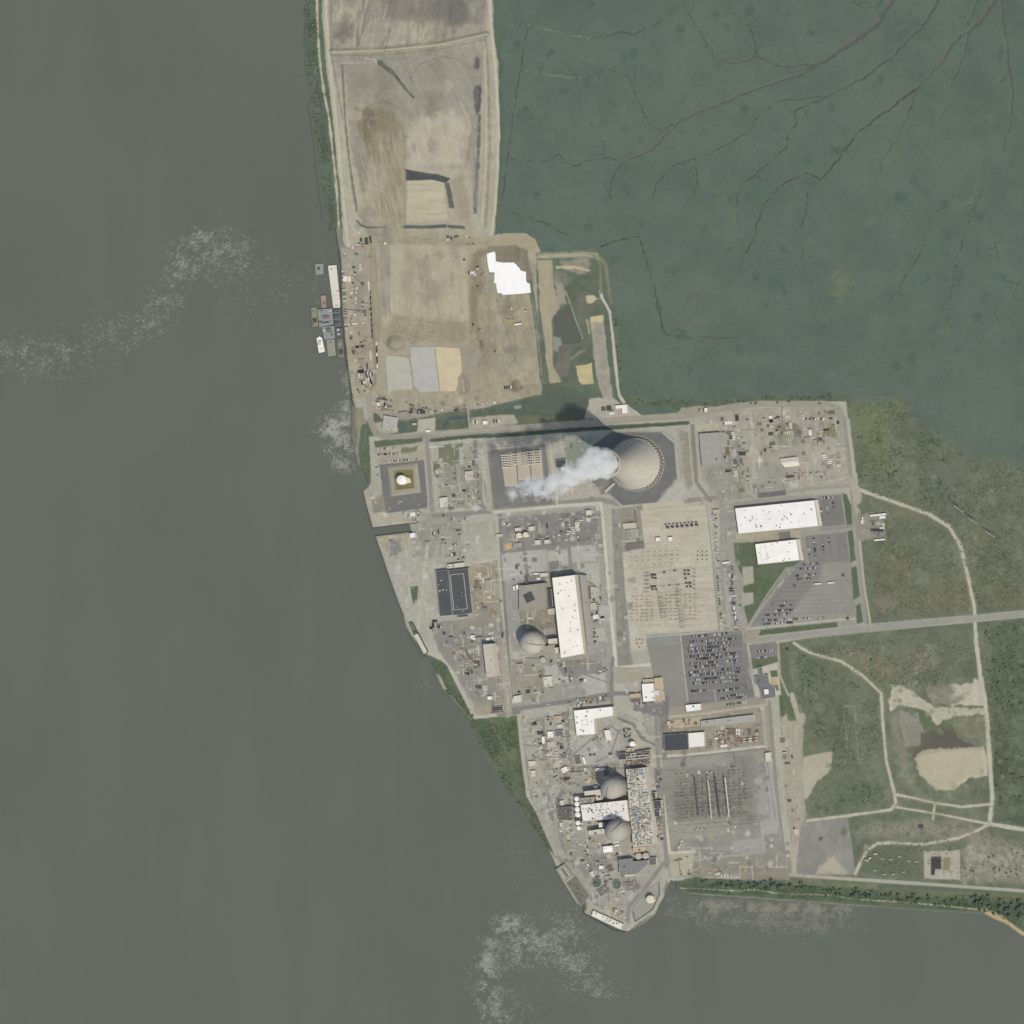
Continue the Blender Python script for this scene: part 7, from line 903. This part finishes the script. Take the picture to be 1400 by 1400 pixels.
# ------------------------------------------------------------------ trees and shrubs
def leafmat(nm, c1, c2):
    m = bpy.data.materials.new(nm); m.use_nodes = True; N, L = m.node_tree.nodes, m.node_tree.links; b = N['Principled BSDF']; b.inputs['Roughness'].default_value = .8; b.inputs['Specular IOR Level'].default_value = .1
    g = N.new('ShaderNodeNewGeometry'); oi = N.new('ShaderNodeObjectInfo'); ad = N.new('ShaderNodeMath'); ad.operation = 'ADD'; L.new(g.outputs['Random Per Island'], ad.inputs[0]); L.new(oi.outputs['Random'], ad.inputs[1])
    hf = N.new('ShaderNodeMath'); hf.operation = 'MULTIPLY'; hf.inputs[1].default_value = .5; L.new(ad.outputs[0], hf.inputs[0]); r = N.new('ShaderNodeValToRGB'); r.color_ramp.elements[0].color = (*alb(c1), 1); r.color_ramp.elements[1].color = (*alb(c2), 1); L.new(hf.outputs[0], r.inputs[0]); L.new(r.outputs[0], b.inputs['Base Color']); return m
LF = leafmat('leaves_tree', (78,98,84), (120,136,112)); LS = leafmat('leaves_shrub', (90,108,90), (126,138,114)); LG = leafmat('scrub_leaves', (102,114,92), (142,148,122)); LD = leafmat('scrub_dark', (84,104,84), (120,134,108))
def leaf(b, p, s, nrm=None):
    n = (nrm or Vector((random.gauss(0, 1), random.gauss(0, 1), random.gauss(.9, .6)))).normalized(); t = n.orthogonal().normalized(); t.rotate(__import__('mathutils').Quaternion(n, random.uniform(0, 6.28))); u = n.cross(t)
    b.add([p - t * s - u * s * .6, p + t * s * .2 - u * s * .8, p + t * s, p + u * s * .7], [(0, 1, 2, 3)])
def tree_proto(nm, R_, h, nl, lm, ls):
    o = empty(nm, (0, 0, 0)); b = MB(); b.lathe([(R_ * .09, -.3), (R_ * .06, h * .45), (R_ * .03, h * .8)], 8)
    lobes = []
    for k in range(5):
        a = k * 1.257 + random.uniform(-.4, .4); d = Vector((math.cos(a) * R_ * .5, math.sin(a) * R_ * .5, h * random.uniform(.55, .72))); b.bar((0, 0, h * .35), d, R_ * .05); lobes.append((d, R_ * random.uniform(.42, .62)))
    lobes.append((Vector((random.uniform(-.2, .2) * R_, random.uniform(-.2, .2) * R_, h * .8)), R_ * .55)); b.build('trunk', BARK, o); b = MB()
    for _ in range(nl):
        c, r = random.choice(lobes); v = Vector((random.gauss(0, 1), random.gauss(0, 1), random.gauss(.25, .8))).normalized() * r * random.random() ** .35; v.z *= .75; leaf(b, c + v, ls * random.uniform(.6, 1.4), v + Vector((0, 0, .4 * r)) + Vector((random.gauss(0, .4), random.gauss(0, .4), 0)) * r)
    b.build('crown', lm, o); return o
TP = [tree_proto('leafy_tree', 5, 8.5, 230, LF, .8), tree_proto('leafy_tree', 5.5, 9.5, 260, LF, .8), tree_proto('leafy_tree', 4.4, 8, 200, LF, .75)]; SP = [tree_proto('shrub', 2.6, 2.8, 70, LS, .6), tree_proto('shrub', 3, 3.2, 80, LS, .6), tree_proto('shrub', 2.3, 2.4, 60, LS, .55)]; used = set()
def plant(protos, zone, pts, sc, cat, group):
    pts = sorted(pts); nm = protos[0].name.split('.')[0].replace('_', ' ')
    for i, (x, y) in enumerate(pts):
        pr = random.choice(protos); o = pr if pr not in used else copy_tree(pr); used.add(pr); s = random.uniform(*sc); o.location = W(x, y, gz(x, y)); o.rotation_euler = (0, 0, random.uniform(0, 6.28)); o.scale = (s, s, s * random.uniform(.8, 1.1)); tag(o, f'{ordn(i)} {nm} from the west {zone}', cat, group)
def along(line, n, w, gap=.0):
    out = []; L_ = [0]
    for i in range(len(line) - 1): L_.append(L_[-1] + math.hypot(line[i + 1][0] - line[i][0], line[i + 1][1] - line[i][1]))
    for k in range(n):
        t = random.random() * L_[-1]; i = max(j for j in range(len(line) - 1) if L_[j] <= t); f = (t - L_[i]) / (L_[i + 1] - L_[i]); out.append((line[i][0] + (line[i + 1][0] - line[i][0]) * f + random.gauss(0, w * .4), line[i][1] + (line[i + 1][1] - line[i][1]) * f + random.gauss(0, w)))
    return out
GT = 'trees of the southern bank'
plant(TP, 'in the grove beside the cove', along([(962,1207),(985,1210),(1004,1212)], 16, 2.4), (.6, .95), 'tree', GT); plant(TP, 'in the grove south of the rail yard', along([(1012,1210),(1060,1211),(1108,1209)], 30, 3.2), (.55, 1.1), 'tree', GT); plant(TP, 'in the belt below the southern road', along([(1110,1214),(1150,1220),(1200,1224),(1260,1229),(1325,1233)], 56, 3.4), (.45, .95), 'tree', GT); plant(TP, 'in the thick wood behind the beach', along([(1328,1231),(1360,1237),(1405,1247)], 46, 5.5), (.7, 1.1), 'tree', GT)
plant(SP, 'on the north-west bank strip', along([(424,5),(423,80),(432,150),(438,200),(443,240),(450,280),(455,310)], 48, 5), (.7, 1.5), 'shrub', 'shrubs of the north-west bank'); plant(SP, 'beside the white track north of the road', along([(843,430),(846,470),(849,505)], 16, 2), (.7, 1.2), 'shrub', 'shrubs by the white track'); plant(SP, 'along the marsh edge of the platform', along([(858,549),(950,552),(1010,549),(1100,545),(1158,547)], 44, 2.4), (.8, 1.5), 'shrub', 'shrubs of the marsh edge')
def inpoly(poly, n):
    out = []; xs = [p[0] for p in poly]; ys = [p[1] for p in poly]
    while len(out) < n:
        x, y = random.uniform(min(xs), max(xs)), random.uniform(min(ys), max(ys))
        if sd_poly(poly, np.array([[x]]), np.array([[y]]))[0, 0] < -1 and vn(np.array([x / 16.]), np.array([y / 16.]), 8)[0] > random.uniform(-.7, .5): out.append((x, y))
    return out
plant(SP, 'in the scrub north of the sand track', inpoly([(1172,560),(1250,560),(1330,620),(1345,700),(1260,690),(1180,650)], 44), (.6, 1.4), 'shrub', 'shrubs of the eastern scrub'); plant(SP, 'in the rough field east of the sand strip', inpoly([(1085,885),(1195,945),(1205,1000),(1220,1095),(1108,1115),(1120,1060),(1140,1020),(1090,980)], 22), (.6, 1.3), 'shrub', 'shrubs of the rough field'); plant(SP, 'in the far east field', inpoly([(1342,855),(1400,850),(1400,1120),(1362,1120),(1352,960)], 40), (.8, 1.7), 'shrub', 'shrubs of the far east field'); plant(SP, 'on the dry flats by the burnt pad', inpoly([(1318,1155),(1400,1165),(1400,1205),(1318,1200)], 30), (.5, 1.1), 'shrub', 'shrubs of the dry flats'); plant(TP, 'standing alone in the eastern fields', [(1192,902),(1078,888),(1154,787),(1160,846)], (.6, .8), 'tree', 'lone trees')
plant(SP, 'on the western bank below the beige hall', along([(606,915),(616,945),(632,968),(652,995),(670,1030),(700,1080),(735,1130),(752,1165)], 50, 4), (.6, 1.3), 'shrub', 'shrubs of the western bank')
def scrub(label, poly, n, m, s=(.5, 1.3), z=.6):
    b = MB()
    for x, y in inpoly(poly, n):
        g_ = gz(x, y); p = W(x, y, g_); r = random.uniform(.5, 1.8)
        for k in range(random.randint(3, 7)): leaf(b, p + Vector((random.gauss(0, r), random.gauss(0, r), random.uniform(.1, z) * r)), random.uniform(*s))
    tag(b.build('scrub', m), label, 'scrub', kind='stuff')
scrub('rough mottled scrub north of the sand track', [(1168,552),(1240,548),(1300,615),(1400,640),(1400,832),(1340,838),(1300,720),(1200,680),(1172,655)], 3400, LD); scrub('rough grass inside the bend of the sand track', [(1196,700),(1290,722),(1320,780),(1328,836),(1195,852)], 1800, LG); scrub('low scrub of the rough field', [(1090,890),(1200,950),(1206,1000),(1222,1095),(1108,1115),(1140,1030),(1090,980)], 1700, LD); scrub('scrub of the far east field', [(1344,852),(1440,846),(1440,1125),(1364,1122),(1352,960)], 2000, LD); scrub('dry scrub north of the sand pit', [(1100,888),(1325,862),(1335,920),(1260,940),(1215,940)], 1500, LG); scrub('dry scrub on the flats by the burnt pad', [(1160,1130),(1300,1125),(1440,1150),(1440,1205),(1180,1195)], 700, LG); scrub('leafy growth on the north-west bank strip', [(418,0),(434,0),(440,130),(455,240),(462,320),(450,290),(436,200),(424,120),(417,60)], 1100, LD); scrub('leafy growth on the southern bank', [(925,1207),(1010,1205),(1200,1215),(1400,1228),(1400,1270),(1340,1243),(1160,1232),(940,1219)], 2200, LD); scrub('leafy growth on the western bank', [(590,908),(606,906),(655,990),(706,985),(715,1060),(758,1170),(742,1150),(692,1078),(652,1000)], 1500, LD)
# ------------------------------------------------------------------ river
wm = bpy.data.materials.new('river_water'); wm.use_nodes = True; N, L = wm.node_tree.nodes, wm.node_tree.links
b_ = N['Principled BSDF']; b_.inputs['Roughness'].default_value = .28; b_.inputs['Specular IOR Level'].default_value = .3
tc = N.new('ShaderNodeTexCoord'); nz = N.new('ShaderNodeTexNoise'); nz.inputs['Scale'].default_value = .0022; nz.inputs['Detail'].default_value = 5; L.new(tc.outputs['Object'], nz.inputs['Vector'])
cr = N.new('ShaderNodeValToRGB'); cr.color_ramp.elements[0].position = .35; cr.color_ramp.elements[1].position = .68
cr.color_ramp.elements[0].color = (*alb((96, 102, 91)), 1); cr.color_ramp.elements[1].color = (*alb((104, 107, 96)), 1); mp = N.new('ShaderNodeMapping'); mp.inputs['Scale'].default_value = (.011, .0016, 1); mp.inputs['Rotation'].default_value = (0, 0, .22); L.new(tc.outputs['Object'], mp.inputs[0]); n3 = N.new('ShaderNodeTexNoise'); n3.inputs['Scale'].default_value = 1; n3.inputs['Detail'].default_value = 7; n3.inputs['Roughness'].default_value = .6; L.new(mp.outputs[0], n3.inputs['Vector']); mxr = N.new('ShaderNodeMix'); mxr.inputs[0].default_value = .4; L.new(nz.outputs['Fac'], mxr.inputs[2]); L.new(n3.outputs['Fac'], mxr.inputs[3]); L.new(mxr.outputs[0], cr.inputs[0]); L.new(cr.outputs[0], b_.inputs['Base Color'])
n2 = N.new('ShaderNodeTexNoise'); n2.inputs['Scale'].default_value = .12; n2.inputs['Detail'].default_value = 6; L.new(tc.outputs['Object'], n2.inputs['Vector'])
bp = N.new('ShaderNodeBump'); bp.inputs['Strength'].default_value = .35; bp.inputs['Distance'].default_value = .6; L.new(n2.outputs['Fac'], bp.inputs['Height']); L.new(bp.outputs[0], b_.inputs['Normal'])
b = MB(); g = 24; xs = np.linspace(-2600, 4200, g); ys = np.linspace(-2600, 3400, g)
b.add([(*W(x, y)[:2], 0) for y in ys for x in xs], [(j * g + i, (j + 1) * g + i, (j + 1) * g + i + 1, j * g + i + 1) for j in range(g - 1) for i in range(g - 1)])
tag(b.build('river', wm), 'wide grey brown river along the west and south', 'river', kind='structure')
FOAM = mat('foam', (170, 170, 160), rough=.9, amp=.2, scale=.4)
GLINTM = mat('painted_glint', (142, 141, 127), rough=.9, amp=.15, scale=.4)  # sheen on the rippled water, painted as matt pale flecks
def foam(label, spots, n, m=FOAM, size=(.5, 1.5), an=0.3):
    B = MB(); ws = np.array([s[4] for s in spots], float); ws /= ws.sum(); out = 0
    while out < n:
        s = spots[rng.choice(len(spots), p=ws)]; t = rng.random(); x = s[0] + (s[2] - s[0]) * t + rng.normal(0, s[5]); y = s[1] + (s[3] - s[1]) * t + rng.normal(0, s[6] if len(s) > 6 else s[5])
        if x < 440 or y > 1215 or sd_poly(SHORE, np.array([[x]]), np.array([[y]]))[0, 0] > 1.5:
            if vn(np.array([x / 5.]), np.array([y / 4.]), 3)[0] + .6 * vn(np.array([x / 14.]), np.array([y / 12.]), 4)[0] < rng.normal(.1, .3): out += .2; continue
            th = an + rng.normal(0, .6); n_ = int(rng.integers(2, 7)); p = W(x, y)
            for _k in range(n_):
                l = rng.uniform(*size) * (.55 + .9 * rng.random() ** 2); w = l * rng.uniform(.35, .8); a = th + rng.normal(0, .5); k = rng.integers(4, 7); zf = .08 + .4 * rng.random()
                B.add([(p.x + l * math.cos(6.283 * i / k) * math.cos(a) * rng.uniform(.6, 1.2) - w * math.sin(6.283 * i / k) * math.sin(a), p.y + l * math.cos(6.283 * i / k) * math.sin(a) + w * math.sin(6.283 * i / k) * math.cos(a) * rng.uniform(.6, 1.2), zf) for i in range(k)], [tuple(range(k))])
                th += rng.normal(0, .35); p = p + Vector((math.cos(th), math.sin(th), 0)) * rng.uniform(.8, 2.8) + Vector((rng.normal(0, .9), rng.normal(0, .9), 0))
            out += 1
        else: out += .05
    tag(B.build('foam', m), label, 'foam', kind='stuff')
foam('thin white foam flecks drifting in a band across the upper river', [(-5,480,60,492,3,26,14),(60,495,200,440,3.2,22,16),(200,440,235,400,1.5,12,14),(235,395,250,345,2,12,14),(250,335,290,318,1.6,12,6),(270,350,320,365,3.2,26,16),(290,340,335,335,1.2,8,10),(330,380,400,400,.8,28,34)], 4300, size=(.35, .95))
foam('dense pale foam swirling against the mud bank of the western shore', [(440,590,470,575,3,9,8),(455,600,475,640,3,9,10),(440,580,475,600,2,8,6),(470,560,472,580,1.5,4,10),(470,500,476,545,.8,5,10)], 2600, size=(.35, 1.05))
foam('curling streak of pale foam off the southern point', [(680,1270,700,1258,2,7,6),(672,1285,660,1330,2.2,6,8),(660,1330,680,1400,4.2,12,14),(690,1275,740,1290,3,12,12),(730,1290,800,1275,3.6,20,16),(770,1300,800,1335,2,14,10),(785,1345,830,1360,1,18,6),(690,1300,715,1310,1.2,14,10),(700,1370,720,1395,.8,16,14)], 6200, size=(.35, 1.0))
foam('painted glinting ripples along the southern bank', [(960,1238,1158,1246,3,12,5),(930,1250,1150,1268,1.6,20,9)], 7000, GLINTM, size=(.4, 1.1))  # matt flecks painted as glint on the water, no foam here
foam('stray flecks of foam around the moored barges', [(425,360,440,460,1.2,10,20),(576,905,585,940,1.2,4,14),(680,1150,740,1200,1,26,24),(905,1250,925,1225,1.2,6,10),(410,60,440,290,.5,12,30)], 420, size=(.3, .75))
# ------------------------------------------------------------------ steam plume
pl = [(829,634,153,22,1.9),(838,634,156,13,1.9),(829,622,156,12,1.7),(829,646,156,12,1.7),(826,635,166,22,1.9),(822,632,176,23,1.8),(815,628,184,21,1.6),(812,640,186,21,1.5),(802,640,190,20,1.35),(792,646,193,18,1.15),(782,648,195,17,1.0),(771,655,197,16,.9),(760,660,198,16,.82),(748,663,199,16,.75),(736,664,200,16,.66),(724,667,200,16,.62),(713,672,200,15,.52),(756,669,198,14,.7),(772,666,197,13,.6),(703,676,200,14,.42),(740,674,199,14,.5)]
blobs = []
for x, y, z, r, d in pl:
    gx, gy = U(x, y, z); p = W(gx, gy, z); blobs.append((p, r * S * (.95 if d > 1 else 1.15), d if d > 1 else d * .85))
org = blobs[2][0].copy(); org.z = 0
pm = bpy.data.materials.new('steam'); pm.use_nodes = True; N, L = pm.node_tree.nodes, pm.node_tree.links
N.remove(N['Principled BSDF']); vo = N.new('ShaderNodeVolumePrincipled'); L.new(vo.outputs[0], N['Material Output'].inputs['Volume'])
vo.inputs['Color'].default_value = (.945, .94, .925, 1); vo.inputs['Anisotropy'].default_value = 0.15
tc = N.new('ShaderNodeTexCoord'); nz = N.new('ShaderNodeTexNoise'); nz.inputs['Scale'].default_value = .058; nz.inputs['Detail'].default_value = 5; nz.inputs['Roughness'].default_value = .62; L.new(tc.outputs['Object'], nz.inputs['Vector'])
def Mth(op, a, b=None, clamp=False):
    n = N.new('ShaderNodeMath'); n.operation = op; n.use_clamp = clamp
    for i, v in enumerate((a, b)):
        if v is None: continue
        if isinstance(v, (int, float)): n.inputs[i].default_value = v
        else: L.new(v, n.inputs[i])
    return n.outputs[0]
tot = None
for p, r, d in blobs:
    ds = N.new('ShaderNodeVectorMath'); ds.operation = 'DISTANCE'; L.new(tc.outputs['Object'], ds.inputs[0]); ds.inputs[1].default_value = p - org
    f = Mth('MULTIPLY', Mth('SUBTRACT', 1.0, Mth('DIVIDE', ds.outputs['Value'], r), True), d)
    tot = f if tot is None else Mth('MAXIMUM', tot, f)
nn = Mth('MULTIPLY', Mth('SUBTRACT', nz.outputs['Fac'], .5), 2.9)
dn = Mth('MULTIPLY', Mth('ADD', Mth('SUBTRACT', tot, .16), nn), .2)
mk = Mth('MULTIPLY', tot, 6.0, True)
L.new(Mth('MULTIPLY', Mth('MAXIMUM', dn, 0.0), mk), vo.inputs['Density'])
bmh = bmesh.new()
for p, r, d in blobs:
    for v in bmesh.ops.create_icosphere(bmh, subdivisions=3, radius=r * .97)['verts']: v.co += p - org
me = bpy.data.meshes.new('steam_plume'); bmh.to_mesh(me); bmh.free(); po = bpy.data.objects.new('steam_plume', me); po.location = org
md = po.modifiers.new('r', 'REMESH'); md.mode = 'VOXEL'; md.voxel_size = 3.0
me.materials.append(pm); tag(link(po), 'white steam plume drifting west from the cooling tower mouth', 'steam', kind='stuff')
# ------------------------------------------------------------------ camera, sun and sky
cd = bpy.data.cameras.new('camera'); co_ = bpy.data.objects.new('camera', cd); COL.objects.link(co_)
co_.location = W(CX, CY, ALT * S); cd.sensor_width = 36; cd.lens = 36 * ALT / 1400
cd.shift_x = (700 - CX) / 1400; cd.shift_y = -(700 - CY) / 1400; cd.clip_start = 100; cd.clip_end = 30000
scn.camera = co_
SUN_EL = 50.0; sd_ = Vector((.8, -.6, 0)).normalized() * math.cos(math.radians(SUN_EL)); sd_.z = math.sin(math.radians(SUN_EL))
sl_ = bpy.data.lights.new('sun', 'SUN'); sl_.energy = 3.3; sl_.angle = math.radians(.55); sl_.color = (1, .965, .9)
so = bpy.data.objects.new('sun', sl_); so.rotation_euler = sd_.to_track_quat('Z', 'Y').to_euler(); so.location = (600, -400, 900); COL.objects.link(so)
w = bpy.data.worlds.new('World'); scn.world = w; w.use_nodes = True; N, L = w.node_tree.nodes, w.node_tree.links
sk = N.new('ShaderNodeTexSky'); sk.sky_type = 'NISHITA'; sk.sun_disc = False; sk.sun_elevation = math.radians(SUN_EL); sk.sun_rotation = math.atan2(sd_.x, sd_.y)
sk.dust_density = 2.0; sk.air_density = 1.2
L.new(sk.outputs[0], N['Background'].inputs[0]); N['Background'].inputs[1].default_value = .15
vs = scn.view_settings; scn.display_settings.display_device = 'sRGB'; vs.view_transform = 'Standard'; vs.look = 'None'; vs.exposure = 0.0; vs.gamma = 1.0
scn.cycles.volume_bounces = 6; scn.cycles.max_bounces = 8; scn.cycles.volume_step_rate = 1.0; scn.cycles.use_denoising = True
